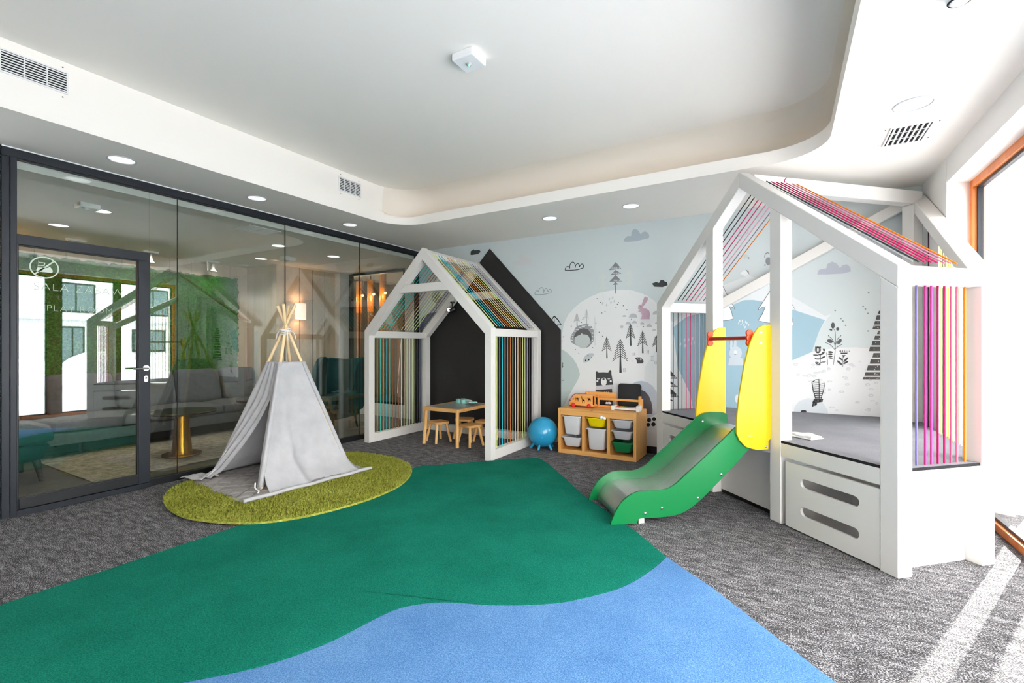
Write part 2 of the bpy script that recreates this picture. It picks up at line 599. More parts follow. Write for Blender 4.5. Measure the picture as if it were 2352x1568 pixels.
# ------------------------------------------------------------------ outdoors
struct('ground', box(B(), 1.62, 70, -30, 60, -.4, -.12), M['greyed_snow'])
bld = thing('building', 'pale rendered building with dark windows across the snowy yard', 'building', (25, 12, -.12))
bxo('wall', 25, 30, -2, 34, -.12, 8.5, M['render_wall'], bld, True, 0)
for y0, y1, z0, z1 in ((9.6, 11.4, 3.2, 4.9), (13.4, 15.2, 3.2, 4.9), (5.2, 7.0, 3.2, 4.9), (17.6, 19.4, 3.2, 4.9), (9.8, 10.9, .1, 2.4), (13.2, 15.0, .9, 2.3), (5.0, 6.8, .9, 2.3), (17.6, 19.4, .9, 2.3)):
    w = bxo('window', 24.93, 25.0, y0, y1, z0, z1, M['anthracite'], bld, True, 0)
    obj('pane', box(B(), 24.90, 24.935, y0 + .1, (y0 + y1) / 2 - .04, z0 + .1, z1 - .1), M['window_dark'], w, True)
    obj('pane', box(B(), 24.90, 24.935, (y0 + y1) / 2 + .04, y1 - .1, z0 + .1, z1 - .1), M['window_dark'], w, True)
bxo('ledge', 24.7, 25.0, -2, 34, 2.75, 2.9, M['snow'], bld, True, 0)
def mound(cx, cy, rx, ry, h, label):
    bm = B()
    lathe(bm, [(1, -.15), (.93, .12 * h), (.8, .42 * h), (.58, .76 * h), (.3, .96 * h), (0, h)], (0, 0, 0), 18, sx=rx, sy=ry)
    for v in bm.verts:
        v.co.x *= 1 + .12 * math.sin(v.co.y * 3 + cx); v.co.y *= 1 + .12 * math.sin(v.co.x * 2.3 + cy)
    bm.transform(Matrix.Translation((cx, cy, -.12)))
    tag(obj('snow_heap', bm, M['snow'], smooth=60), label, 'snow', 'heaps of snow outside')
mound(14, 5.4, 1.6, 2.3, .95, 'low wide heap of shovelled snow nearest the window')
mound(17, 9.0, 1.4, 1.8, 1.15, 'tall heap of snow in front of the pale building')
mound(20, 13.5, 1.8, 2.6, 1.0, 'long heap of snow at the far end of the yard')

# ------------------------------------------------------------------ glazed partition on the left
part = thing('wall_left', '', '', (XL, 3.4, 0))
del part['label']; del part['category']; part['kind'] = 'structure'
def pb(name, y0, y1, z0, z1, mat, x0=XL - .06, x1=XL + .0, bev=.003, parent=None):
    return obj(name, box(B(), x0, x1, y0, y1, z0, z1), mat, parent or part, world=True, bevel=bev)
pb('top_rail', 1.10, 5.80, 2.782, 2.846, M['anthracite'], XL - .06, XL)
pb('top_bead', 1.10, 5.80, 2.846, 2.855, M['vent'], XL - .06, XL + .006, .001)
pb('top_rail_groove', 1.18, 5.74, 2.770, 2.782, M['rubber'], XL - .045, XL - .012, 0)
pb('bottom_rail', 2.066, 5.80, 0, .068, M['anthracite_dark'], XL - .06, XL)
pb('threshold', 1.18, 2.066, 0, .045, M['anthracite'], XL - .06, XL + .012)
pb('post', 1.10, 1.145, 0, 2.782, M['anthracite'], XL - .06, XL)
pb('post', 1.145, 1.181, 0, 2.782, M['anthracite'], XL - .05, XL + .012)
pb('post', 5.735, 5.80, 0, 2.782, M['anthracite_dark'], XL - .06, XL)
pb('post', 1.04, 1.095, 0, 2.846, M['anthracite'], XL - .06, XL + .004)
obj('solid_section', box(B(), XL - .12, XL, YF, 1.04, -.1, 3.4), M['wall'], part, world=True)
obj('bulkhead', box(B(), XL - .12, XL, 1.04, YB, CZ, 3.45), M['wall'], part, world=True)
obj('end_pier', box(B(), XL - .10, XL - .06, 5.735, YB + .2, -.1, 3.4), M['wall'], part, world=True)
for a, b in ((2.3055, 3.4475), (3.4525, 4.5815), (4.5865, 5.735)):
    pb('pane', a, b, .068, 2.775, M['pane'], XL - .036, XL - .026, 0)
pb('pane', 2.066, 2.3005, .068, 2.775, M['pane'], XL - .036, XL - .026, 0)
pb('transom_pane', 1.181, 2.066, 2.196, 2.775, M['pane'], XL - .036, XL - .026, 0)
for y in (2.303, 3.45, 4.584):
    pb('joint_seal', y - .0025, y + .0025, .068, 2.775, M['rubber'], XL - .037, XL - .025, 0)
door = thing('door_1', '', '', (XL, 1.62, 0))
del door['label']; del door['category']; door['kind'] = 'structure'
pb('door_head', 1.181, 2.066, 2.113, 2.193, M['anthracite'], XL - .055, XL - .004, parent=door)
pb('door_stile', 1.975, 2.066, .045, 2.113, M['anthracite'], XL - .055, XL - .004, parent=door)
pb('door_stile', 1.182, 1.196, .045, 2.113, M['anthracite_dark'], XL - .055, XL - .010, parent=door)
pb('door_bottom_rail', 1.196, 1.975, .048, .128, M['anthracite_dark'], XL - .055, XL - .004, parent=door)
dpane = pb('door_pane', 1.196, 1.975, .128, 2.113, M['pane'], XL - .036, XL - .026, 0, parent=door)
for y0, y1, z0, z1 in ((1.966, 1.975, .128, 2.113), (1.196, 1.966, .128, .136), (1.196, 1.966, 2.105, 2.113)):
    pb('door_gasket', y0, y1, z0, z1, M['rubber'], XL - .045, XL - .012, 0, parent=door)
# lever handle, lock escutcheon
bm = B()
lathe(bm, [(0, 0), (.026, 0), (.026, .012), (0, .012)], (0, 0, 0), 20)
bm.transform(Matrix.Translation((XL - .004, 2.028, 1.115)) @ Matrix.Rotation(PI / 2, 4, 'Y'))
hd = obj('door_handle', bm, M['chrome'], door, True, smooth=30)
bm = B()
tube(bm, [(XL + .008, 2.028, 1.113), (XL + .045, 2.028, 1.113), (XL + .052, 2.02, 1.113), (XL + .052, 1.91, 1.112)], .008, 10)
obj('lever', bm, M['chrome'], hd, True, smooth=40)
bm = B()
rbox(bm, -.016, .016, -.03, .03, 0, .010, .015, 5)
bm.transform(Matrix.Translation((XL - .004, 2.028, 1.015)) @ Matrix.Rotation(PI / 2, 4, 'Z') @ Matrix.Rotation(PI / 2, 4, 'X'))
lk = obj('door_lock', bm, M['chrome'], door, True, smooth=30)
bm = disc(B(), (0, 0), .008, 0, .003, 14)
bm.transform(Matrix.Translation((XL + .006, 2.028, 1.022)) @ Matrix.Rotation(PI / 2, 4, 'Y'))
obj('keyhole', bm, M['black'], lk, True)
# vinyl pictogram and lettering on the door glass
GX = XL - .0245
def onglass(bm, name, parent):
    """flat decal drawn in (y, z) on the room side of the glass"""
    return obj(name, bm, M['decal'], parent, True)
def flat(bm, pts, x=GX):
    vs_ = [bm.verts.new((x, a, b)) for a, b in pts]
    for t in tessellate_polygon([[Vector((a, b, 0)) for a, b in pts]]):
        try: bm.faces.new([vs_[i] for i in t])
        except ValueError: pass
def ring(bm, cy, cz, r0, r1, n=40):
    a = [[bm.verts.new((GX, cy + r * math.cos(2 * PI * k / n), cz + r * math.sin(2 * PI * k / n))) for k in range(n)] for r in (r0, r1)]
    for k in range(n):
        bm.faces.new([a[0][k], a[1][k], a[1][(k + 1) % n], a[0][(k + 1) % n]])
CY, CZD, RR = 1.345, 1.955, .088
bm = B()
ring(bm, CY, CZD, RR - .009, RR)
def dl(u, v): return (CY + u * RR, CZD + v * RR)
flat(bm, [dl(-.66, -.60), dl(-.58, -.68), dl(.66, .60), dl(.58, .68)])
flat(bm, [dl(-.55, -.30), dl(-.50, -.42), dl(.50, -.42), dl(.56, -.30), dl(.54, -.12), dl(.40, .08), dl(.15, .20), dl(.30, .02), dl(.10, -.02), dl(-.45, -.02)])
flat(bm, [dl(-.48, .06), dl(-.30, .14), dl(.05, .14), dl(-.02, .19), dl(-.36, .20)])
flat(bm, [dl(-.40, .20), dl(-.36, .20), dl(-.36, .52), dl(-.44, .62), dl(-.40, .50)])
flat(bm, [dl(-.36, .46), dl(-.36, .41), dl(-.02, .41), dl(-.06, .20), dl(.02, .20), dl(.06, .46)])
onglass(bm, 'pictogram', door)
def letters(txt, size, cy, cz):
    cu = bpy.data.curves.new('lettering', 'FONT')
    cu.body = txt; cu.size = size; cu.align_x = 'CENTER'; cu.space_character = 1.12
    cu.resolution_u = 4; cu.offset = -.0022
    to = bpy.data.objects.new('lettering', cu)
    me = bpy.data.meshes.new_from_object(to)
    bpy.data.objects.remove(to)
    bm = B(); bm.from_mesh(me); bpy.data.meshes.remove(me)
    bm.transform(Matrix.Translation((GX, cy, cz)) @ Matrix(((0, 0, 1, 0), (1, 0, 0, 0), (0, 1, 0, 0), (0, 0, 0, 1))))
    onglass(bm, 'lettering', door)
letters('SALA ZABAW', .088, 1.573, 1.772)
letters('DLA DZIECI', .052, 1.573, 1.703)
letters('PLAY ROOM', .072, 1.573, 1.606)

# ------------------------------------------------------------------ mural printed on the back wall
MURAL_COLORS = ['#e9eaeb', '#dfe3e6', '#cfd9da', '#9fbecd', '#e6e8ea', '#d3dae0', '#cfd2d6', '#e2e4e7', '#3d3e41', '#8b9196', '#b0bbc4', '#2d2e31', '#3c4346', '#d3d3d6', '#9aa5a8', '#3f4144', '#b3b9c5', '#85888f', '#eeeff0', '#d3dad8', '#c7a9b9', '#26262a', '#c1c1c7', '#c9c9ce', '#3a3b3e', '#4a4b4e', '#d0d1d3', '#38393c', '#7d7e82', '#b5b7b9', '#d5d7d8', '#98999c', '#606163', '#c3caca', '#e2e3e4', '#c0c4c9', '#232427', '#bfcccb', '#414144', '#d2d2d5', '#4d4e53', '#a5a6a9', '#bcc4cf', '#57545a', '#1f1f22', '#3b4146', '#26282b', '#c9ccd0', '#242528', '#d9dadc', '#ebedef', '#3b3d40', '#ccd5de', '#e3e8ec', '#5a6068', '#dbe4ea', '#c9d6de', '#e3e7ea', '#3a3b3f', '#c9d0cd', '#8b8f96', '#55585e', '#e7eaec', '#8f9499', '#b9c3cb', '#67717a', '#8f9a9e', '#33373a']
MURAL = [
 ('mural_hill', [(0,1,[(-2.608,-0.222),(-2.611,1.478),(-2.59,1.59),(-2.565,1.658),(-2.523,1.735),(-2.438,1.822),(-2.343,1.896),(-2.202,1.966),(-2.065,2.013),(-1.92,2.031),(-1.789,2.034),(-1.651,2.016),(-1.546,1.978),(-1.464,1.938),(-1.393,1.883),(-1.293,1.776),(-1.051,1.459),(-0.865,-0.006)]),]),
 ('mural_hill', [(1,1,[(-1.52,0.276),(-1.498,1.049),(-1.158,1.592),(-0.799,1.945),(-0.338,2.107),(0.003,1.899),(0.362,1.63),(0.623,1.729),(0.822,1.984),(0.904,2.03),(1.072,1.795),(1.072,0.514)]),(2,2,[(1.072,2.068),(0.822,1.984),(0.695,1.922),(0.579,1.839),(0.475,1.726),(0.385,1.61),(0.308,1.464),(0.261,1.307),(0.245,1.25),(0.438,1.28),(0.623,1.298),(1.072,1.266)]),(3,3,[(-1.163,1.537),(-1.009,1.658),(-0.842,1.706),(-0.67,1.706),(-0.518,1.778),(-0.391,1.832),(-0.294,1.829),(-0.216,1.809),(-0.139,1.776),(0.003,1.727),(0.098,1.699),(0.362,1.588),(0.308,1.464),(0.261,1.307),(0.249,1.251),(0.166,1.212),(0.069,1.164),(-0.03,1.085),(-0.097,0.89),(-0.147,0.538),(-0.799,0.487),(-0.93,0.579),(-0.964,0.754),(-1.042,0.928),(-1.105,1.069),(-1.14,1.404)]),(4,3,[(-0.147,0.538),(-0.08,0.939),(-0.005,1.105),(0.069,1.164),(0.245,1.255),(0.438,1.298),(0.623,1.307),(0.822,1.282),(1.072,1.24),(1.072,0.634)]),(5,4,[(0.077,0.556),(0.092,0.671),(0.134,0.735),(0.214,0.771),(0.276,0.765),(0.346,0.725),(0.385,0.654),(0.392,0.581)]),]),
 ('mural_pebble', [(6,5,[(0.286,0.88),(0.281,0.869),(0.267,0.864),(0.254,0.868),(0.249,0.878),(0.254,0.889),(0.267,0.893),(0.281,0.89)]),(7,6,[(0.28,0.878),(0.277,0.875),(0.27,0.873),(0.262,0.874),(0.259,0.877),(0.262,0.88),(0.27,0.881),(0.277,0.88)]),(6,5,[(0.31,1.039),(0.302,1.029),(0.283,1.025),(0.265,1.028),(0.257,1.037),(0.265,1.047),(0.283,1.051),(0.302,1.048)]),(7,6,[(0.297,1.037),(0.294,1.033),(0.286,1.031),(0.278,1.032),(0.274,1.036),(0.278,1.04),(0.286,1.042),(0.294,1.04)]),(6,5,[(0.58,1.088),(0.574,1.076),(0.56,1.071),(0.545,1.076),(0.539,1.087),(0.545,1.099),(0.56,1.105),(0.574,1.1)]),(7,6,[(0.571,1.086),(0.568,1.082),(0.562,1.08),(0.555,1.082),(0.552,1.086),(0.555,1.09),(0.562,1.092),(0.568,1.091)]),(6,5,[(0.604,1.132),(0.598,1.122),(0.582,1.117),(0.567,1.121),(0.56,1.131),(0.567,1.141),(0.582,1.145),(0.598,1.142)]),(7,6,[(0.593,1.13),(0.59,1.127),(0.584,1.126),(0.579,1.127),(0.576,1.13),(0.579,1.132),(0.584,1.133),(0.59,1.132)]),(6,5,[(0.738,0.936),(0.732,0.924),(0.717,0.918),(0.702,0.922),(0.696,0.934),(0.702,0.946),(0.717,0.951),(0.732,0.947)]),(7,6,[(0.729,0.933),(0.726,0.928),(0.719,0.926),(0.712,0.928),(0.709,0.933),(0.712,0.938),(0.719,0.94),(0.726,0.938)]),(6,5,[(0.444,0.69),(0.437,0.683),(0.42,0.679),(0.403,0.681),(0.396,0.687),(0.403,0.694),(0.42,0.698),(0.437,0.696)]),(7,6,[(0.43,0.688),(0.428,0.684),(0.422,0.683),(0.417,0.683),(0.415,0.686),(0.417,0.69),(0.422,0.691),(0.428,0.691)]),(6,5,[(0.804,0.956),(0.798,0.948),(0.785,0.944),(0.771,0.947),(0.765,0.955),(0.771,0.962),(0.785,0.966),(0.798,0.964)]),(7,6,[(0.795,0.954),(0.793,0.95),(0.787,0.949),(0.78,0.95),(0.778,0.953),(0.78,0.957),(0.787,0.959),(0.793,0.957)]),(6,5,[(0.372,0.863),(0.366,0.85),(0.351,0.845),(0.337,0.849),(0.33,0.861),(0.337,0.874),(0.351,0.879),(0.366,0.875)]),(7,6,[(0.364,0.861),(0.361,0.856),(0.354,0.853),(0.346,0.855),(0.343,0.86),(0.346,0.865),(0.354,0.867),(0.361,0.866)]),(6,5,[(0.731,0.683),(0.725,0.675),(0.711,0.672),(0.696,0.673),(0.69,0.68),(0.696,0.687),(0.711,0.691),(0.725,0.689)]),(7,6,[(0.723,0.68),(0.72,0.675),(0.713,0.673),(0.705,0.674),(0.702,0.679),(0.705,0.684),(0.713,0.687),(0.72,0.685)]),(6,5,[(0.764,0.89),(0.758,0.883),(0.743,0.879),(0.729,0.881),(0.723,0.888),(0.729,0.895),(0.743,0.899),(0.758,0.897)]),(7,6,[(0.756,0.888),(0.753,0.884),(0.746,0.882),(0.738,0.883),(0.735,0.887),(0.738,0.891),(0.746,0.893),(0.753,0.892)]),(6,5,[(0.327,1.126),(0.32,1.113),(0.303,1.107),(0.285,1.112),(0.278,1.125),(0.285,1.138),(0.303,1.144),(0.32,1.139)]),(7,6,[(0.312,1.124),(0.31,1.119),(0.305,1.117),(0.3,1.119),(0.297,1.124),(0.3,1.129),(0.305,1.131),(0.31,1.129)]),(6,5,[(0.412,1.084),(0.407,1.073),(0.395,1.068),(0.383,1.072),(0.378,1.083),(0.383,1.095),(0.395,1.1),(0.407,1.095)]),(7,6,[(0.409,1.082),(0.406,1.079),(0.398,1.078),(0.389,1.079),(0.386,1.082),(0.389,1.084),(0.398,1.086),(0.406,1.085)]),(6,5,[(0.564,1.141),(0.558,1.132),(0.542,1.129),(0.527,1.132),(0.52,1.14),(0.527,1.148),(0.542,1.152),(0.558,1.148)]),(7,6,[(0.556,1.139),(0.552,1.133),(0.544,1.131),(0.536,1.133),(0.533,1.138),(0.536,1.143),(0.544,1.145),(0.552,1.144)]),(6,5,[(0.481,0.661),(0.476,0.655),(0.464,0.651),(0.452,0.653),(0.447,0.659),(0.452,0.666),(0.464,0.669),(0.476,0.667)]),(7,6,[(0.476,0.659),(0.473,0.656),(0.466,0.655),(0.459,0.655),(0.456,0.658),(0.459,0.661),(0.466,0.662),(0.473,0.662)]),(6,5,[(0.259,0.948),(0.252,0.941),(0.237,0.937),(0.221,0.94),(0.215,0.947),(0.221,0.954),(0.237,0.957),(0.252,0.955)]),(7,6,[(0.246,0.946),(0.244,0.941),(0.239,0.939),(0.234,0.941),(0.232,0.945),(0.234,0.95),(0.239,0.953),(0.244,0.951)]),(6,5,[(0.756,0.983),(0.751,0.973),(0.738,0.969),(0.725,0.972),(0.72,0.981),(0.725,0.991),(0.738,0.995),(0.751,0.992)]),(7,6,[(0.75,0.981),(0.747,0.976),(0.74,0.975),(0.733,0.976),(0.731,0.98),(0.733,0.984),(0.74,0.986),(0.747,0.984)]),(6,5,[(0.527,0.853),(0.52,0.843),(0.503,0.839),(0.485,0.842),(0.478,0.851),(0.485,0.86),(0.503,0.865),(0.52,0.862)]),(7,6,[(0.514,0.851),(0.511,0.846),(0.505,0.844),(0.499,0.845),(0.496,0.85),(0.499,0.854),(0.505,0.856),(0.511,0.855)]),(6,5,[(0.293,1.004),(0.286,0.994),(0.267,0.99),(0.249,0.993),(0.241,1.002),(0.249,1.012),(0.267,1.017),(0.286,1.014)]),(7,6,[(0.28,1.002),(0.277,0.999),(0.269,0.998),(0.262,0.999),(0.259,1.001),(0.262,1.004),(0.269,1.005),(0.277,1.004)]),(6,5,[(0.413,0.868),(0.409,0.857),(0.399,0.852),(0.389,0.856),(0.385,0.866),(0.389,0.877),(0.399,0.881),(0.409,0.878)]),(7,6,[(0.411,0.866),(0.408,0.863),(0.401,0.861),(0.394,0.862),(0.391,0.865),(0.394,0.868),(0.401,0.869),(0.408,0.868)]),(6,5,[(0.572,0.932),(0.566,0.923),(0.551,0.919),(0.536,0.922),(0.53,0.93),(0.536,0.938),(0.551,0.942),(0.566,0.94)]),(7,6,[(0.564,0.93),(0.561,0.925),(0.553,0.923),(0.546,0.924),(0.543,0.929),(0.546,0.933),(0.553,0.935),(0.561,0.934)]),(6,5,[(0.126,1.124),(0.119,1.11),(0.103,1.104),(0.086,1.11),(0.079,1.123),(0.086,1.136),(0.103,1.142),(0.119,1.137)]),(7,6,[(0.114,1.121),(0.111,1.117),(0.105,1.116),(0.099,1.117),(0.096,1.121),(0.099,1.125),(0.105,1.127),(0.111,1.125)]),(6,5,[(0.544,1.003),(0.539,0.995),(0.527,0.991),(0.514,0.994),(0.509,1.002),(0.514,1.01),(0.527,1.014),(0.539,1.011)]),(7,6,[(0.537,1.001),(0.535,0.997),(0.529,0.995),(0.523,0.997),(0.52,1.001),(0.523,1.005),(0.529,1.007),(0.535,1.005)]),(6,5,[(0.338,0.967),(0.331,0.961),(0.314,0.958),(0.297,0.959),(0.29,0.965),(0.297,0.972),(0.314,0.975),(0.331,0.973)]),(7,6,[(0.326,0.965),(0.323,0.96),(0.316,0.958),(0.309,0.96),(0.306,0.964),(0.309,0.969),(0.316,0.971),(0.323,0.969)]),(6,5,[(0.345,1.046),(0.338,1.038),(0.321,1.034),(0.304,1.037),(0.297,1.044),(0.304,1.052),(0.321,1.056),(0.338,1.053)]),(7,6,[(0.331,1.044),(0.329,1.04),(0.324,1.038),(0.318,1.039),(0.316,1.043),(0.318,1.047),(0.324,1.049),(0.329,1.047)]),(6,5,[(0.618,1.114),(0.613,1.105),(0.601,1.102),(0.589,1.105),(0.584,1.113),(0.589,1.121),(0.601,1.125),(0.613,1.121)]),(7,6,[(0.614,1.112),(0.611,1.108),(0.603,1.106),(0.596,1.108),(0.592,1.111),(0.596,1.115),(0.603,1.117),(0.611,1.115)]),(6,5,[(0.727,1.083),(0.722,1.073),(0.71,1.068),(0.698,1.072),(0.693,1.082),(0.698,1.093),(0.71,1.097),(0.722,1.093)]),(7,6,[(0.723,1.081),(0.72,1.078),(0.712,1.076),(0.704,1.077),(0.701,1.081),(0.704,1.084),(0.712,1.086),(0.72,1.085)]),(6,5,[(0.278,1.096),(0.272,1.088),(0.258,1.085),(0.243,1.088),(0.237,1.095),(0.243,1.102),(0.258,1.106),(0.272,1.103)]),(7,6,[(0.271,1.094),(0.268,1.089),(0.26,1.087),(0.252,1.089),(0.249,1.093),(0.252,1.098),(0.26,1.1),(0.268,1.099)]),(6,5,[(0.251,1.014),(0.244,1.003),(0.226,0.999),(0.209,1.002),(0.202,1.013),(0.209,1.024),(0.226,1.029),(0.244,1.025)]),(7,6,[(0.24,1.012),(0.237,1.008),(0.229,1.007),(0.221,1.008),(0.217,1.011),(0.221,1.015),(0.229,1.017),(0.237,1.016)]),(6,5,[(0.21,1.006),(0.203,0.998),(0.185,0.994),(0.168,0.997),(0.161,1.004),(0.168,1.013),(0.185,1.017),(0.203,1.014)]),(7,6,[(0.197,1.004),(0.194,1),(0.188,0.998),(0.181,1),(0.179,1.003),(0.181,1.007),(0.188,1.009),(0.194,1.007)]),(6,5,[(0.427,0.954),(0.42,0.947),(0.402,0.943),(0.384,0.945),(0.377,0.952),(0.384,0.959),(0.402,0.963),(0.42,0.961)]),(7,6,[(0.411,0.952),(0.409,0.947),(0.404,0.944),(0.399,0.946),(0.397,0.951),(0.399,0.956),(0.404,0.959),(0.409,0.957)]),(6,5,[(0.744,0.686),(0.739,0.673),(0.727,0.667),(0.714,0.671),(0.709,0.683),(0.714,0.696),(0.727,0.702),(0.739,0.697)]),(7,6,[(0.74,0.683),(0.737,0.68),(0.729,0.678),(0.721,0.679),(0.718,0.682),(0.721,0.685),(0.729,0.687),(0.737,0.686)]),(6,5,[(0.655,0.753),(0.649,0.743),(0.634,0.739),(0.619,0.742),(0.613,0.751),(0.619,0.76),(0.634,0.765),(0.649,0.762)]),(7,6,[(0.644,0.751),(0.642,0.747),(0.636,0.745),(0.631,0.746),(0.628,0.75),(0.631,0.753),(0.636,0.755),(0.642,0.754)]),(6,5,[(0.281,1.123),(0.275,1.115),(0.26,1.111),(0.244,1.114),(0.238,1.122),(0.244,1.13),(0.26,1.134),(0.275,1.131)]),(7,6,[(0.273,1.121),(0.27,1.118),(0.262,1.117),(0.254,1.118),(0.25,1.12),(0.254,1.123),(0.262,1.125),(0.27,1.124)]),(6,5,[(0.766,0.829),(0.759,0.817),(0.743,0.811),(0.726,0.815),(0.719,0.827),(0.726,0.839),(0.743,0.845),(0.759,0.841)]),(7,6,[(0.756,0.827),(0.752,0.823),(0.745,0.821),(0.737,0.822),(0.734,0.826),(0.737,0.83),(0.745,0.832),(0.752,0.831)]),(6,5,[(0.24,1.003),(0.233,0.993),(0.217,0.988),(0.201,0.992),(0.195,1.002),(0.201,1.012),(0.217,1.016),(0.233,1.013)]),(7,6,[(0.229,1.001),(0.226,0.996),(0.22,0.993),(0.213,0.995),(0.21,1),(0.213,1.005),(0.22,1.008),(0.226,1.006)]),(6,5,[(0.557,0.993),(0.552,0.981),(0.54,0.976),(0.529,0.98),(0.524,0.992),(0.529,1.004),(0.54,1.009),(0.552,1.005)]),(7,6,[(0.552,0.991),(0.549,0.986),(0.543,0.984),(0.536,0.986),(0.534,0.99),(0.536,0.995),(0.543,0.997),(0.549,0.996)]),(6,5,[(0.373,1.059),(0.367,1.048),(0.352,1.042),(0.338,1.047),(0.332,1.058),(0.338,1.07),(0.352,1.075),(0.367,1.071)]),(7,6,[(0.362,1.057),(0.36,1.053),(0.354,1.05),(0.349,1.052),(0.347,1.057),(0.349,1.062),(0.354,1.064),(0.36,1.062)]),(6,5,[(0.777,0.776),(0.771,0.769),(0.755,0.766),(0.739,0.768),(0.733,0.773),(0.739,0.779),(0.755,0.782),(0.771,0.781)]),(7,6,[(0.767,0.773),(0.764,0.768),(0.757,0.766),(0.75,0.768),(0.748,0.772),(0.75,0.777),(0.757,0.779),(0.764,0.778)]),(6,5,[(0.142,1.015),(0.137,1.004),(0.124,1),(0.111,1.004),(0.106,1.013),(0.111,1.023),(0.124,1.028),(0.137,1.024)]),(7,6,[(0.136,1.012),(0.133,1.008),(0.127,1.007),(0.12,1.008),(0.117,1.012),(0.12,1.016),(0.127,1.018),(0.133,1.016)]),(6,5,[(0.669,1.164),(0.665,1.157),(0.656,1.154),(0.646,1.157),(0.642,1.163),(0.646,1.17),(0.656,1.173),(0.665,1.17)]),(7,6,[(0.665,1.162),(0.663,1.159),(0.658,1.158),(0.653,1.159),(0.651,1.162),(0.653,1.164),(0.658,1.166),(0.663,1.165)]),(6,5,[(0.804,0.754),(0.8,0.745),(0.791,0.74),(0.781,0.743),(0.777,0.752),(0.781,0.761),(0.791,0.766),(0.8,0.763)]),(7,6,[(0.801,0.752),(0.798,0.748),(0.793,0.747),(0.787,0.748),(0.785,0.751),(0.787,0.754),(0.793,0.756),(0.798,0.755)]),(6,5,[(0.373,0.832),(0.367,0.823),(0.352,0.819),(0.337,0.821),(0.331,0.83),(0.337,0.838),(0.352,0.843),(0.367,0.84)]),(7,6,[(0.362,0.829),(0.36,0.826),(0.354,0.824),(0.348,0.825),(0.346,0.828),(0.348,0.832),(0.354,0.834),(0.36,0.833)]),(8,6,[(0.201,0.629),(0.198,0.623),(0.191,0.617),(0.18,0.613),(0.168,0.612),(0.157,0.615),(0.149,0.619),(0.147,0.626),(0.149,0.632),(0.157,0.638),(0.168,0.642),(0.18,0.643),(0.191,0.64),(0.198,0.636)]),(9,5,[(0.688,1.715),(0.686,1.71),(0.68,1.708),(0.675,1.71),(0.673,1.716),(0.675,1.722),(0.68,1.724),(0.686,1.721)]),(9,5,[(0.706,1.69),(0.704,1.684),(0.698,1.682),(0.693,1.685),(0.69,1.69),(0.693,1.696),(0.698,1.698),(0.704,1.696)]),(9,5,[(0.727,1.645),(0.725,1.639),(0.72,1.637),(0.714,1.639),(0.712,1.645),(0.714,1.651),(0.72,1.653),(0.725,1.65)]),(9,5,[(0.506,1.6),(0.503,1.594),(0.498,1.592),(0.492,1.594),(0.489,1.6),(0.492,1.606),(0.498,1.608),(0.503,1.605)]),(9,5,[(0.522,1.575),(0.52,1.569),(0.514,1.567),(0.508,1.569),(0.506,1.575),(0.508,1.581),(0.514,1.583),(0.52,1.58)]),(9,5,[(0.545,1.529),(0.543,1.523),(0.537,1.521),(0.531,1.523),(0.529,1.529),(0.531,1.535),(0.537,1.537),(0.543,1.535)]),(9,5,[(0.727,1.469),(0.725,1.463),(0.72,1.461),(0.714,1.464),(0.712,1.469),(0.714,1.475),(0.72,1.477),(0.725,1.475)]),(9,5,[(0.457,1.683),(0.455,1.677),(0.449,1.675),(0.443,1.678),(0.441,1.684),(0.443,1.689),(0.449,1.692),(0.455,1.689)]),(9,5,[(0.732,1.85),(0.73,1.845),(0.725,1.843),(0.719,1.845),(0.717,1.851),(0.719,1.857),(0.725,1.859),(0.73,1.856)]),]),
 ('mural_cloud', [(10,1,[(-1.76,2.64),(-1.757,2.661),(-1.744,2.68),(-1.714,2.703),(-1.663,2.7),(-1.661,2.744),(-1.64,2.778),(-1.609,2.781),(-1.577,2.76),(-1.557,2.726),(-1.543,2.704),(-1.526,2.728),(-1.49,2.736),(-1.454,2.714),(-1.437,2.676),(-1.446,2.646),(-1.546,2.635),(-1.598,2.627),(-1.693,2.63)]),]),
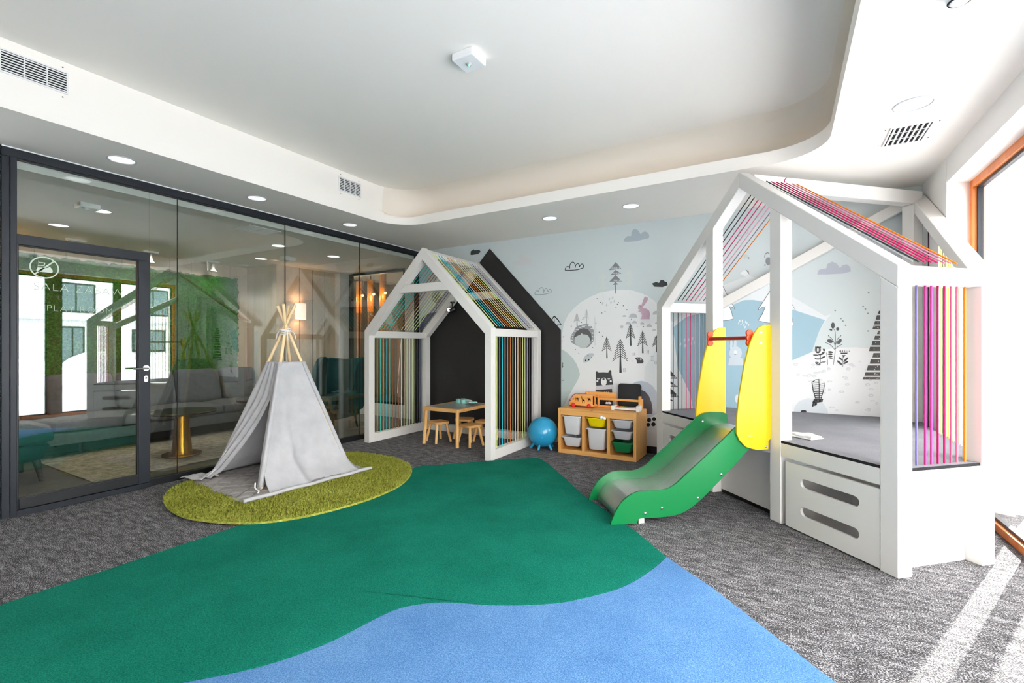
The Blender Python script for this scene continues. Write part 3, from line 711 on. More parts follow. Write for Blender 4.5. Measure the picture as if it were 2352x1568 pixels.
 ('mural_cloud_outline', [(11,1,[(-2.57,2.341),(-2.57,2.345),(-2.56,2.345),(-2.56,2.341)]),(11,1,[(-2.57,2.345),(-2.57,2.351),(-2.56,2.35),(-2.56,2.345)]),(11,1,[(-2.57,2.351),(-2.57,2.358),(-2.56,2.356),(-2.56,2.35)]),(11,1,[(-2.57,2.358),(-2.568,2.365),(-2.558,2.361),(-2.56,2.356)]),(11,1,[(-2.568,2.365),(-2.564,2.372),(-2.555,2.367),(-2.558,2.361)]),(11,1,[(-2.564,2.372),(-2.56,2.379),(-2.552,2.374),(-2.555,2.367)]),(11,1,[(-2.56,2.379),(-2.554,2.386),(-2.547,2.379),(-2.552,2.374)]),(11,1,[(-2.554,2.386),(-2.547,2.391),(-2.543,2.383),(-2.547,2.379)]),(11,1,[(-2.547,2.391),(-2.539,2.394),(-2.537,2.384),(-2.543,2.383)]),(11,1,[(-2.539,2.394),(-2.531,2.395),(-2.53,2.385),(-2.537,2.384)]),(11,1,[(-2.531,2.395),(-2.522,2.394),(-2.524,2.385),(-2.53,2.385)]),(11,1,[(-2.522,2.394),(-2.513,2.391),(-2.519,2.383),(-2.524,2.385)]),(11,1,[(-2.513,2.391),(-2.506,2.385),(-2.514,2.379),(-2.519,2.383)]),(11,1,[(-2.506,2.385),(-2.501,2.377),(-2.509,2.371),(-2.514,2.379)]),(11,1,[(-2.501,2.377),(-2.497,2.369),(-2.505,2.364),(-2.509,2.371)]),(11,1,[(-2.497,2.369),(-2.494,2.363),(-2.502,2.359),(-2.505,2.364)]),(11,1,[(-2.503,2.361),(-2.503,2.367),(-2.493,2.368),(-2.493,2.361)]),(11,1,[(-2.503,2.367),(-2.504,2.377),(-2.494,2.377),(-2.493,2.368)]),(11,1,[(-2.504,2.377),(-2.504,2.388),(-2.494,2.387),(-2.494,2.377)]),(11,1,[(-2.504,2.388),(-2.503,2.398),(-2.493,2.396),(-2.494,2.387)]),(11,1,[(-2.503,2.398),(-2.5,2.408),(-2.49,2.404),(-2.493,2.396)]),(11,1,[(-2.5,2.408),(-2.495,2.418),(-2.486,2.413),(-2.49,2.404)]),(11,1,[(-2.495,2.418),(-2.49,2.427),(-2.482,2.421),(-2.486,2.413)]),(11,1,[(-2.49,2.427),(-2.483,2.435),(-2.477,2.427),(-2.482,2.421)]),(11,1,[(-2.483,2.435),(-2.476,2.44),(-2.471,2.432),(-2.477,2.427)]),(11,1,[(-2.476,2.44),(-2.467,2.445),(-2.464,2.435),(-2.471,2.432)]),(11,1,[(-2.467,2.445),(-2.458,2.447),(-2.457,2.437),(-2.464,2.435)]),(11,1,[(-2.458,2.447),(-2.449,2.446),(-2.451,2.436),(-2.457,2.437)]),(11,1,[(-2.449,2.446),(-2.44,2.441),(-2.446,2.433),(-2.451,2.436)]),(11,1,[(-2.44,2.441),(-2.432,2.434),(-2.439,2.427),(-2.446,2.433)]),(11,1,[(-2.432,2.434),(-2.425,2.425),(-2.433,2.42),(-2.439,2.427)]),(11,1,[(-2.425,2.425),(-2.419,2.415),(-2.429,2.411),(-2.433,2.42)]),(11,1,[(-2.419,2.415),(-2.416,2.401),(-2.426,2.4),(-2.429,2.411)]),(11,1,[(-2.416,2.401),(-2.415,2.386),(-2.425,2.386),(-2.426,2.4)]),(11,1,[(-2.415,2.386),(-2.415,2.372),(-2.425,2.372),(-2.425,2.386)]),(11,1,[(-2.415,2.372),(-2.415,2.362),(-2.425,2.362),(-2.425,2.372)]),(11,1,[(-2.425,2.367),(-2.423,2.374),(-2.413,2.371),(-2.415,2.365)]),(11,1,[(-2.423,2.374),(-2.42,2.384),(-2.411,2.381),(-2.413,2.371)]),(11,1,[(-2.42,2.384),(-2.417,2.394),(-2.408,2.39),(-2.411,2.381)]),(11,1,[(-2.417,2.394),(-2.412,2.403),(-2.404,2.397),(-2.408,2.39)]),(11,1,[(-2.412,2.403),(-2.406,2.409),(-2.399,2.402),(-2.404,2.397)]),(11,1,[(-2.406,2.409),(-2.399,2.415),(-2.394,2.406),(-2.399,2.402)]),(11,1,[(-2.399,2.415),(-2.392,2.419),(-2.388,2.409),(-2.394,2.406)]),(11,1,[(-2.392,2.419),(-2.384,2.42),(-2.384,2.41),(-2.388,2.409)]),(11,1,[(-2.384,2.42),(-2.376,2.418),(-2.38,2.409),(-2.384,2.41)]),(11,1,[(-2.376,2.418),(-2.37,2.414),(-2.376,2.406),(-2.38,2.409)]),(11,1,[(-2.37,2.414),(-2.364,2.408),(-2.372,2.402),(-2.376,2.406)]),(11,1,[(-2.364,2.408),(-2.359,2.401),(-2.369,2.397),(-2.372,2.402)]),(11,1,[(-2.359,2.401),(-2.357,2.393),(-2.367,2.391),(-2.369,2.397)]),(11,1,[(-2.357,2.393),(-2.356,2.383),(-2.366,2.382),(-2.367,2.391)]),(11,1,[(-2.356,2.383),(-2.355,2.374),(-2.365,2.374),(-2.366,2.382)]),(11,1,[(-2.355,2.374),(-2.355,2.368),(-2.365,2.368),(-2.365,2.374)]),(11,1,[(-2.364,2.371),(-2.36,2.377),(-2.352,2.372),(-2.356,2.365)]),(11,1,[(-2.36,2.377),(-2.354,2.387),(-2.346,2.381),(-2.352,2.372)]),(11,1,[(-2.354,2.387),(-2.347,2.396),(-2.339,2.39),(-2.346,2.381)]),(11,1,[(-2.347,2.396),(-2.34,2.404),(-2.334,2.396),(-2.339,2.39)]),(11,1,[(-2.34,2.404),(-2.333,2.408),(-2.329,2.399),(-2.334,2.396)]),(11,1,[(-2.333,2.408),(-2.326,2.41),(-2.325,2.4),(-2.329,2.399)]),(11,1,[(-2.326,2.41),(-2.319,2.41),(-2.321,2.4),(-2.325,2.4)]),(11,1,[(-2.319,2.41),(-2.312,2.407),(-2.318,2.399),(-2.321,2.4)]),(11,1,[(-2.312,2.407),(-2.307,2.402),(-2.314,2.396),(-2.318,2.399)]),(11,1,[(-2.307,2.402),(-2.302,2.396),(-2.311,2.391),(-2.314,2.396)]),(11,1,[(-2.302,2.396),(-2.298,2.389),(-2.308,2.385),(-2.311,2.391)]),(11,1,[(-2.298,2.389),(-2.296,2.381),(-2.306,2.379),(-2.308,2.385)]),(11,1,[(-2.296,2.381),(-2.296,2.373),(-2.306,2.373),(-2.306,2.379)]),(11,1,[(-2.296,2.373),(-2.297,2.364),(-2.307,2.366),(-2.306,2.373)]),(11,1,[(-2.297,2.364),(-2.298,2.357),(-2.308,2.359),(-2.307,2.366)]),(11,1,[(-2.298,2.357),(-2.299,2.352),(-2.309,2.354),(-2.308,2.359)]),(11,1,[(-2.565,2.346),(-2.548,2.345),(-2.549,2.335),(-2.565,2.336)]),(11,1,[(-2.548,2.345),(-2.524,2.343),(-2.525,2.333),(-2.549,2.335)]),(11,1,[(-2.524,2.343),(-2.498,2.341),(-2.499,2.331),(-2.525,2.333)]),(11,1,[(-2.498,2.341),(-2.474,2.34),(-2.474,2.33),(-2.499,2.331)]),(11,1,[(-2.474,2.34),(-2.452,2.339),(-2.453,2.329),(-2.474,2.33)]),(11,1,[(-2.452,2.339),(-2.432,2.338),(-2.432,2.329),(-2.453,2.329)]),(11,1,[(-2.432,2.338),(-2.411,2.339),(-2.411,2.329),(-2.432,2.329)]),(11,1,[(-2.411,2.339),(-2.391,2.34),(-2.389,2.33),(-2.411,2.329)]),(11,1,[(-2.391,2.34),(-2.368,2.344),(-2.366,2.334),(-2.389,2.33)]),(11,1,[(-2.368,2.344),(-2.343,2.349),(-2.341,2.339),(-2.366,2.334)]),(11,1,[(-2.343,2.349),(-2.321,2.354),(-2.318,2.344),(-2.341,2.339)]),(11,1,[(-2.321,2.354),(-2.305,2.358),(-2.303,2.348),(-2.318,2.344)]),]),
 ('mural_cloud', [(12,1,[(-4.132,2.702),(-4.131,2.738),(-4.124,2.762),(-4.095,2.769),(-4.077,2.785),(-4.058,2.764),(-4.003,2.767),(-3.961,2.756),(-3.946,2.729),(-3.991,2.703),(-4.089,2.698)]),]),
 ('mural_cloud', [(13,1,[(-3.386,2.482),(-3.375,2.523),(-3.341,2.539),(-3.297,2.54),(-3.292,2.596),(-3.264,2.618),(-3.237,2.62),(-3.199,2.597),(-3.183,2.562),(-3.135,2.561),(-3.081,2.553),(-3.076,2.486),(-3.097,2.47),(-3.319,2.473)]),]),
 ('mural_cloud_outline', [(14,1,[(-3.033,2.037),(-3.033,2.043),(-3.023,2.043),(-3.023,2.037)]),(14,1,[(-3.033,2.043),(-3.032,2.053),(-3.022,2.052),(-3.023,2.043)]),(14,1,[(-3.032,2.053),(-3.031,2.063),(-3.021,2.061),(-3.022,2.052)]),(14,1,[(-3.031,2.063),(-3.027,2.073),(-3.019,2.067),(-3.021,2.061)]),(14,1,[(-3.027,2.073),(-3.02,2.081),(-3.013,2.074),(-3.019,2.067)]),(14,1,[(-3.02,2.081),(-3.012,2.088),(-3.006,2.08),(-3.013,2.074)]),(14,1,[(-3.012,2.088),(-3.002,2.094),(-2.998,2.085),(-3.006,2.08)]),(14,1,[(-3.002,2.094),(-2.992,2.097),(-2.992,2.087),(-2.998,2.085)]),(14,1,[(-2.992,2.097),(-2.982,2.094),(-2.987,2.085),(-2.992,2.087)]),(14,1,[(-2.982,2.094),(-2.974,2.086),(-2.981,2.079),(-2.987,2.085)]),(14,1,[(-2.974,2.086),(-2.968,2.079),(-2.975,2.072),(-2.981,2.079)]),(14,1,[(-2.968,2.079),(-2.963,2.074),(-2.971,2.068),(-2.975,2.072)]),(14,1,[(-2.972,2.071),(-2.971,2.078),(-2.961,2.078),(-2.962,2.071)]),(14,1,[(-2.971,2.078),(-2.971,2.088),(-2.961,2.087),(-2.961,2.078)]),(14,1,[(-2.971,2.088),(-2.969,2.1),(-2.959,2.097),(-2.961,2.087)]),(14,1,[(-2.969,2.1),(-2.964,2.111),(-2.956,2.105),(-2.959,2.097)]),(14,1,[(-2.964,2.111),(-2.957,2.12),(-2.949,2.113),(-2.956,2.105)]),(14,1,[(-2.957,2.12),(-2.947,2.129),(-2.94,2.121),(-2.949,2.113)]),(14,1,[(-2.947,2.129),(-2.935,2.136),(-2.931,2.127),(-2.94,2.121)]),(14,1,[(-2.935,2.136),(-2.924,2.139),(-2.924,2.129),(-2.931,2.127)]),(14,1,[(-2.924,2.139),(-2.913,2.135),(-2.918,2.127),(-2.924,2.129)]),(14,1,[(-2.913,2.135),(-2.903,2.127),(-2.91,2.12),(-2.918,2.127)]),(14,1,[(-2.903,2.127),(-2.895,2.117),(-2.903,2.111),(-2.91,2.12)]),(14,1,[(-2.895,2.117),(-2.888,2.106),(-2.898,2.102),(-2.903,2.111)]),(14,1,[(-2.888,2.106),(-2.885,2.092),(-2.895,2.091),(-2.898,2.102)]),(14,1,[(-2.885,2.092),(-2.884,2.077),(-2.894,2.076),(-2.895,2.091)]),(14,1,[(-2.884,2.077),(-2.883,2.063),(-2.893,2.063),(-2.894,2.076)]),(14,1,[(-2.883,2.063),(-2.883,2.053),(-2.893,2.053),(-2.893,2.063)]),(14,1,[(-2.893,2.069),(-2.889,2.077),(-2.88,2.073),(-2.883,2.065)]),(14,1,[(-2.889,2.077),(-2.884,2.089),(-2.875,2.085),(-2.88,2.073)]),(14,1,[(-2.884,2.089),(-2.877,2.101),(-2.869,2.096),(-2.875,2.085)]),(14,1,[(-2.877,2.101),(-2.871,2.11),(-2.863,2.104),(-2.869,2.096)]),(14,1,[(-2.871,2.11),(-2.863,2.116),(-2.858,2.107),(-2.863,2.104)]),(14,1,[(-2.863,2.116),(-2.855,2.119),(-2.853,2.109),(-2.858,2.107)]),(14,1,[(-2.855,2.119),(-2.846,2.118),(-2.849,2.109),(-2.853,2.109)]),(14,1,[(-2.846,2.118),(-2.837,2.113),(-2.845,2.107),(-2.849,2.109)]),(14,1,[(-2.837,2.113),(-2.831,2.103),(-2.84,2.099),(-2.845,2.107)]),(14,1,[(-2.831,2.103),(-2.826,2.088),(-2.835,2.085),(-2.84,2.099)]),(14,1,[(-2.826,2.088),(-2.821,2.074),(-2.831,2.071),(-2.835,2.085)]),(14,1,[(-2.821,2.074),(-2.818,2.065),(-2.828,2.061),(-2.831,2.071)]),(14,1,[(-2.827,2.065),(-2.823,2.073),(-2.814,2.068),(-2.819,2.061)]),(14,1,[(-2.823,2.073),(-2.817,2.084),(-2.809,2.079),(-2.814,2.068)]),(14,1,[(-2.817,2.084),(-2.81,2.095),(-2.802,2.089),(-2.809,2.079)]),(14,1,[(-2.81,2.095),(-2.803,2.103),(-2.797,2.095),(-2.802,2.089)]),(14,1,[(-2.803,2.103),(-2.793,2.105),(-2.794,2.095),(-2.797,2.095)]),(14,1,[(-2.793,2.105),(-2.784,2.102),(-2.788,2.093),(-2.794,2.095)]),(14,1,[(-2.784,2.102),(-2.776,2.097),(-2.783,2.09),(-2.788,2.093)]),(14,1,[(-2.776,2.097),(-2.771,2.09),(-2.779,2.086),(-2.783,2.09)]),(14,1,[(-2.771,2.09),(-2.768,2.082),(-2.778,2.08),(-2.779,2.086)]),(14,1,[(-2.768,2.082),(-2.767,2.071),(-2.777,2.071),(-2.778,2.08)]),(14,1,[(-2.767,2.071),(-2.767,2.062),(-2.777,2.062),(-2.777,2.071)]),(14,1,[(-2.767,2.062),(-2.767,2.056),(-2.777,2.056),(-2.777,2.062)]),(14,1,[(-3.028,2.042),(-3.003,2.041),(-3.004,2.031),(-3.028,2.032)]),(14,1,[(-3.003,2.041),(-2.968,2.039),(-2.968,2.029),(-3.004,2.031)]),(14,1,[(-2.968,2.039),(-2.929,2.038),(-2.929,2.028),(-2.968,2.029)]),(14,1,[(-2.929,2.038),(-2.893,2.038),(-2.893,2.028),(-2.929,2.028)]),(14,1,[(-2.893,2.038),(-2.86,2.041),(-2.858,2.031),(-2.893,2.028)]),(14,1,[(-2.86,2.041),(-2.825,2.047),(-2.823,2.037),(-2.858,2.031)]),(14,1,[(-2.825,2.047),(-2.794,2.052),(-2.793,2.042),(-2.823,2.037)]),(14,1,[(-2.794,2.052),(-2.773,2.056),(-2.771,2.046),(-2.793,2.042)]),]),
 ('mural_tent', [(11,1,[(-2.847,1.579),(-2.731,1.735),(-2.725,1.721),(-2.835,1.571)]),(11,1,[(-2.731,1.735),(-2.721,1.619),(-2.735,1.619),(-2.725,1.721)]),(11,1,[(-2.723,1.733),(-2.665,1.677),(-2.675,1.667),(-2.733,1.723)]),(11,1,[(-2.665,1.677),(-2.618,1.605),(-2.632,1.609),(-2.675,1.667)]),(11,1,[(-2.618,1.605),(-2.688,1.594),(-2.69,1.608),(-2.632,1.609)]),]),
 ('mural_cloud', [(15,2,[(-1.409,2.085),(-1.356,2.101),(-1.322,2.087),(-1.303,2.12),(-1.271,2.118),(-1.253,2.099),(-1.225,2.088),(-1.219,2.053),(-1.28,2.034),(-1.375,2.044)]),]),
 ('mural_cloud', [(16,5,[(0.294,2.067),(0.305,2.108),(0.335,2.122),(0.373,2.122),(0.382,2.167),(0.423,2.188),(0.463,2.165),(0.49,2.117),(0.51,2.144),(0.546,2.151),(0.578,2.118),(0.58,2.074),(0.51,2.059),(0.376,2.061)]),]),
 ('mural_tier_tree', [(17,3,[(-1.862,2.39),(-1.791,2.299),(-1.953,2.293)]),(17,3,[(-1.865,2.289),(-1.789,2.236),(-1.937,2.225)]),(17,3,[(-1.865,2.225),(-1.781,2.136),(-1.948,2.144)]),(17,3,[(-1.867,2.14),(-1.83,2.101),(-1.9,2.1)]),(17,3,[(-1.873,2.103),(-1.861,2.103),(-1.854,1.985),(-1.867,1.986)]),(18,4,[(-1.915,2.327),(-1.909,2.326),(-1.909,2.308),(-1.915,2.308)]),(18,4,[(-1.898,2.325),(-1.893,2.325),(-1.893,2.307),(-1.898,2.307)]),(18,4,[(-1.882,2.324),(-1.876,2.323),(-1.876,2.305),(-1.882,2.306)]),(18,4,[(-1.865,2.322),(-1.86,2.322),(-1.86,2.304),(-1.865,2.304)]),(18,4,[(-1.849,2.321),(-1.843,2.321),(-1.843,2.302),(-1.849,2.303)]),(18,4,[(-1.832,2.32),(-1.827,2.319),(-1.827,2.301),(-1.832,2.302)]),(18,4,[(-1.816,2.318),(-1.811,2.318),(-1.811,2.3),(-1.816,2.3)]),(18,4,[(-1.904,2.259),(-1.898,2.259),(-1.898,2.241),(-1.904,2.241)]),(18,4,[(-1.89,2.258),(-1.884,2.258),(-1.884,2.24),(-1.89,2.24)]),(18,4,[(-1.876,2.257),(-1.871,2.257),(-1.871,2.239),(-1.876,2.239)]),(18,4,[(-1.862,2.256),(-1.857,2.256),(-1.857,2.238),(-1.862,2.238)]),(18,4,[(-1.849,2.255),(-1.843,2.255),(-1.843,2.236),(-1.849,2.237)]),(18,4,[(-1.835,2.254),(-1.83,2.254),(-1.83,2.235),(-1.835,2.236)]),(18,4,[(-1.822,2.253),(-1.816,2.252),(-1.816,2.234),(-1.822,2.235)]),(18,4,[(-1.9,2.167),(-1.895,2.167),(-1.895,2.149),(-1.9,2.149)]),(18,4,[(-1.883,2.166),(-1.878,2.166),(-1.878,2.147),(-1.883,2.148)]),(18,4,[(-1.866,2.165),(-1.86,2.164),(-1.86,2.146),(-1.866,2.147)]),(18,4,[(-1.849,2.163),(-1.843,2.163),(-1.843,2.145),(-1.849,2.145)]),(18,4,[(-1.832,2.162),(-1.826,2.162),(-1.826,2.144),(-1.832,2.144)]),(18,4,[(-1.815,2.161),(-1.809,2.161),(-1.809,2.143),(-1.815,2.143)]),(18,4,[(-1.798,2.16),(-1.792,2.16),(-1.792,2.141),(-1.798,2.142)]),]),
 ('mural_tier_tree', [(19,2,[(-2.037,2.271),(-1.979,2.191),(-2.107,2.192)]),(19,2,[(-2.037,2.206),(-1.972,2.121),(-2.088,2.123)]),(19,2,[(-2.037,2.141),(-1.968,2.056),(-2.093,2.058)]),(19,2,[(-2.04,2.06),(-2.032,2.06),(-2.023,1.935),(-2.032,1.935)]),]),
 ('mural_tier_tree', [(19,2,[(-1.687,2.294),(-1.632,2.216),(-1.753,2.217)]),(19,2,[(-1.687,2.231),(-1.625,2.148),(-1.734,2.15)]),(19,2,[(-1.687,2.168),(-1.621,2.085),(-1.74,2.087)]),(19,2,[(-1.69,2.089),(-1.682,2.089),(-1.674,1.968),(-1.682,1.968)]),]),
 ('mural_rabbit', [(20,3,[(-1.562,1.829),(-1.541,1.835),(-1.534,1.827),(-1.52,1.868),(-1.505,1.909),(-1.49,1.934),(-1.474,1.918),(-1.456,1.915),(-1.459,1.881),(-1.485,1.841),(-1.505,1.816),(-1.524,1.806),(-1.515,1.787),(-1.474,1.778),(-1.439,1.751),(-1.427,1.705),(-1.436,1.669),(-1.432,1.648),(-1.546,1.65),(-1.543,1.664),(-1.534,1.672),(-1.528,1.703),(-1.541,1.734),(-1.577,1.748),(-1.575,1.756),(-1.557,1.761),(-1.559,1.771),(-1.577,1.777),(-1.575,1.808)]),(21,4,[(-1.562,1.815),(-1.563,1.811),(-1.567,1.809),(-1.571,1.811),(-1.572,1.816),(-1.571,1.82),(-1.567,1.822),(-1.563,1.82)]),(21,4,[(-1.544,1.805),(-1.546,1.801),(-1.549,1.799),(-1.553,1.801),(-1.555,1.805),(-1.553,1.81),(-1.549,1.811),(-1.546,1.809)]),]),
 ('mural_rock', [(22,3,[(-1.693,1.674),(-1.689,1.694),(-1.677,1.712),(-1.659,1.723),(-1.638,1.726),(-1.617,1.721),(-1.6,1.709),(-1.588,1.691),(-1.584,1.67)]),(22,3,[(-1.738,1.59),(-1.735,1.602),(-1.728,1.613),(-1.717,1.62),(-1.704,1.622),(-1.691,1.62),(-1.68,1.612),(-1.672,1.601),(-1.67,1.588)]),(22,3,[(-1.653,1.602),(-1.65,1.614),(-1.643,1.624),(-1.633,1.631),(-1.621,1.633),(-1.609,1.63),(-1.599,1.623),(-1.592,1.613),(-1.59,1.601)]),(22,3,[(-1.775,1.687),(-1.773,1.695),(-1.768,1.703),(-1.761,1.708),(-1.752,1.709),(-1.743,1.707),(-1.735,1.702),(-1.73,1.694),(-1.728,1.685)]),(22,3,[(-1.552,1.585),(-1.55,1.596),(-1.545,1.604),(-1.536,1.61),(-1.526,1.612),(-1.515,1.609),(-1.507,1.603),(-1.501,1.595),(-1.499,1.584)]),(22,3,[(-1.476,1.554),(-1.474,1.567),(-1.466,1.578),(-1.455,1.586),(-1.442,1.588),(-1.429,1.585),(-1.417,1.577),(-1.41,1.566),(-1.407,1.552)]),(22,3,[(-1.399,1.703),(-1.396,1.721),(-1.386,1.736),(-1.371,1.745),(-1.353,1.748),(-1.335,1.744),(-1.321,1.733),(-1.311,1.718),(-1.307,1.7)]),(22,3,[(-1.402,1.504),(-1.4,1.514),(-1.395,1.522),(-1.387,1.527),(-1.378,1.528),(-1.369,1.526),(-1.361,1.521),(-1.356,1.513),(-1.354,1.504)]),(22,3,[(-1.372,1.586),(-1.37,1.595),(-1.365,1.603),(-1.357,1.608),(-1.348,1.609),(-1.339,1.607),(-1.331,1.602),(-1.326,1.594),(-1.324,1.584)]),(23,3,[(-1.762,1.561),(-1.764,1.552),(-1.77,1.546),(-1.779,1.542),(-1.789,1.542),(-1.797,1.546),(-1.803,1.553),(-1.805,1.561),(-1.803,1.57),(-1.797,1.576),(-1.789,1.58),(-1.779,1.579),(-1.77,1.576),(-1.764,1.569)]),]),
 ('mural_dot', [(24,3,[(-2.106,1.933),(-2.109,1.927),(-2.116,1.928),(-2.12,1.933),(-2.116,1.939),(-2.109,1.938)]),(24,3,[(-2.061,1.883),(-2.064,1.877),(-2.071,1.878),(-2.074,1.883),(-2.071,1.889),(-2.064,1.888)]),(24,3,[(-1.819,1.869),(-1.823,1.864),(-1.829,1.864),(-1.832,1.87),(-1.829,1.875),(-1.823,1.875)]),(24,3,[(-1.835,1.849),(-1.838,1.844),(-1.844,1.844),(-1.848,1.849),(-1.844,1.855),(-1.838,1.855)]),(24,3,[(-1.852,1.811),(-1.855,1.806),(-1.862,1.806),(-1.865,1.812),(-1.862,1.817),(-1.855,1.817)]),(24,3,[(-1.759,1.827),(-1.762,1.821),(-1.769,1.822),(-1.772,1.827),(-1.769,1.832),(-1.762,1.832)]),(24,3,[(-1.712,1.774),(-1.715,1.769),(-1.722,1.769),(-1.725,1.775),(-1.722,1.78),(-1.715,1.78)]),(24,3,[(-1.999,1.763),(-2.002,1.758),(-2.009,1.758),(-2.012,1.764),(-2.009,1.769),(-2.002,1.769)]),(24,3,[(-2.039,1.744),(-2.043,1.739),(-2.049,1.739),(-2.053,1.745),(-2.049,1.75),(-2.043,1.75)]),(24,3,[(-2.291,1.689),(-2.294,1.683),(-2.301,1.684),(-2.305,1.689),(-2.301,1.695),(-2.294,1.695)]),(24,3,[(-2.304,1.671),(-2.307,1.665),(-2.314,1.665),(-2.318,1.671),(-2.314,1.677),(-2.307,1.676)]),(24,3,[(-2.324,1.629),(-2.327,1.623),(-2.334,1.624),(-2.338,1.629),(-2.334,1.635),(-2.327,1.635)]),(24,3,[(-2.469,1.582),(-2.473,1.577),(-2.48,1.577),(-2.484,1.583),(-2.48,1.588),(-2.473,1.588)]),(24,3,[(-2.586,1.44),(-2.59,1.434),(-2.597,1.434),(-2.601,1.44),(-2.597,1.446),(-2.59,1.446)]),(24,3,[(-2.123,1.617),(-2.126,1.611),(-2.133,1.611),(-2.137,1.617),(-2.133,1.623),(-2.126,1.622)]),(24,3,[(-1.653,1.655),(-1.656,1.649),(-1.662,1.649),(-1.665,1.655),(-1.662,1.66),(-1.656,1.66)]),(24,3,[(-1.504,1.557),(-1.507,1.552),(-1.513,1.552),(-1.516,1.558),(-1.513,1.563),(-1.507,1.563)]),(24,3,[(-2.078,1.496),(-2.081,1.491),(-2.088,1.491),(-2.091,1.496),(-2.088,1.502),(-2.081,1.502)]),(24,3,[(-2.03,1.444),(-2.034,1.438),(-2.04,1.438),(-2.044,1.444),(-2.04,1.449),(-2.034,1.449)]),(24,3,[(-2.207,1.407),(-2.21,1.401),(-2.217,1.401),(-2.221,1.407),(-2.217,1.413),(-2.21,1.413)]),(24,3,[(-2.312,1.341),(-2.315,1.336),(-2.322,1.336),(-2.326,1.341),(-2.322,1.347),(-2.315,1.347)]),(25,3,[(-2.409,1.27),(-2.412,1.265),(-2.418,1.265),(-2.421,1.27),(-2.418,1.275),(-2.412,1.275)]),(25,3,[(-2.362,1.219),(-2.365,1.214),(-2.371,1.214),(-2.375,1.219),(-2.371,1.224),(-2.365,1.224)]),(25,3,[(-2.445,1.148),(-2.448,1.142),(-2.454,1.142),(-2.457,1.147),(-2.454,1.152),(-2.448,1.153)]),(25,3,[(-2.166,1.297),(-2.169,1.292),(-2.175,1.292),(-2.178,1.297),(-2.175,1.301),(-2.169,1.301)]),(25,3,[(-2.077,1.496),(-2.08,1.491),(-2.086,1.491),(-2.089,1.496),(-2.086,1.501),(-2.08,1.501)]),(25,3,[(-2.032,1.444),(-2.035,1.439),(-2.041,1.439),(-2.044,1.444),(-2.041,1.449),(-2.035,1.449)]),(25,3,[(-1.637,1.129),(-1.639,1.124),(-1.645,1.124),(-1.647,1.128),(-1.645,1.133),(-1.639,1.133)]),(25,3,[(-1.583,1.558),(-1.586,1.553),(-1.591,1.553),(-1.594,1.558),(-1.591,1.563),(-1.586,1.563)]),(25,3,[(-2.585,1.439),(-2.588,1.434),(-2.595,1.434),(-2.598,1.44),(-2.595,1.445),(-2.588,1.445)]),(26,2,[(-1.937,1.918),(-1.943,1.905),(-1.952,1.902),(-1.958,1.909),(-1.959,1.923),(-1.953,1.936),(-1.944,1.939),(-1.937,1.932)]),(26,2,[(-1.893,1.932),(-1.899,1.919),(-1.907,1.916),(-1.914,1.923),(-1.914,1.937),(-1.908,1.949),(-1.9,1.953),(-1.893,1.946)]),(26,2,[(-2.026,1.868),(-2.032,1.856),(-2.041,1.852),(-2.048,1.859),(-2.048,1.873),(-2.042,1.886),(-2.033,1.89),(-2.026,1.882)]),(26,2,[(-1.972,1.844),(-1.978,1.832),(-1.987,1.828),(-1.994,1.835),(-1.994,1.849),(-1.988,1.862),(-1.979,1.866),(-1.973,1.858)]),(26,2,[(-1.915,1.874),(-1.921,1.861),(-1.93,1.858),(-1.936,1.865),(-1.936,1.879),(-1.93,1.892),(-1.922,1.895),(-1.915,1.888)]),(26,2,[(-1.871,1.888),(-1.877,1.875),(-1.886,1.872),(-1.892,1.879),(-1.892,1.893),(-1.886,1.906),(-1.878,1.909),(-1.871,1.902)]),]),
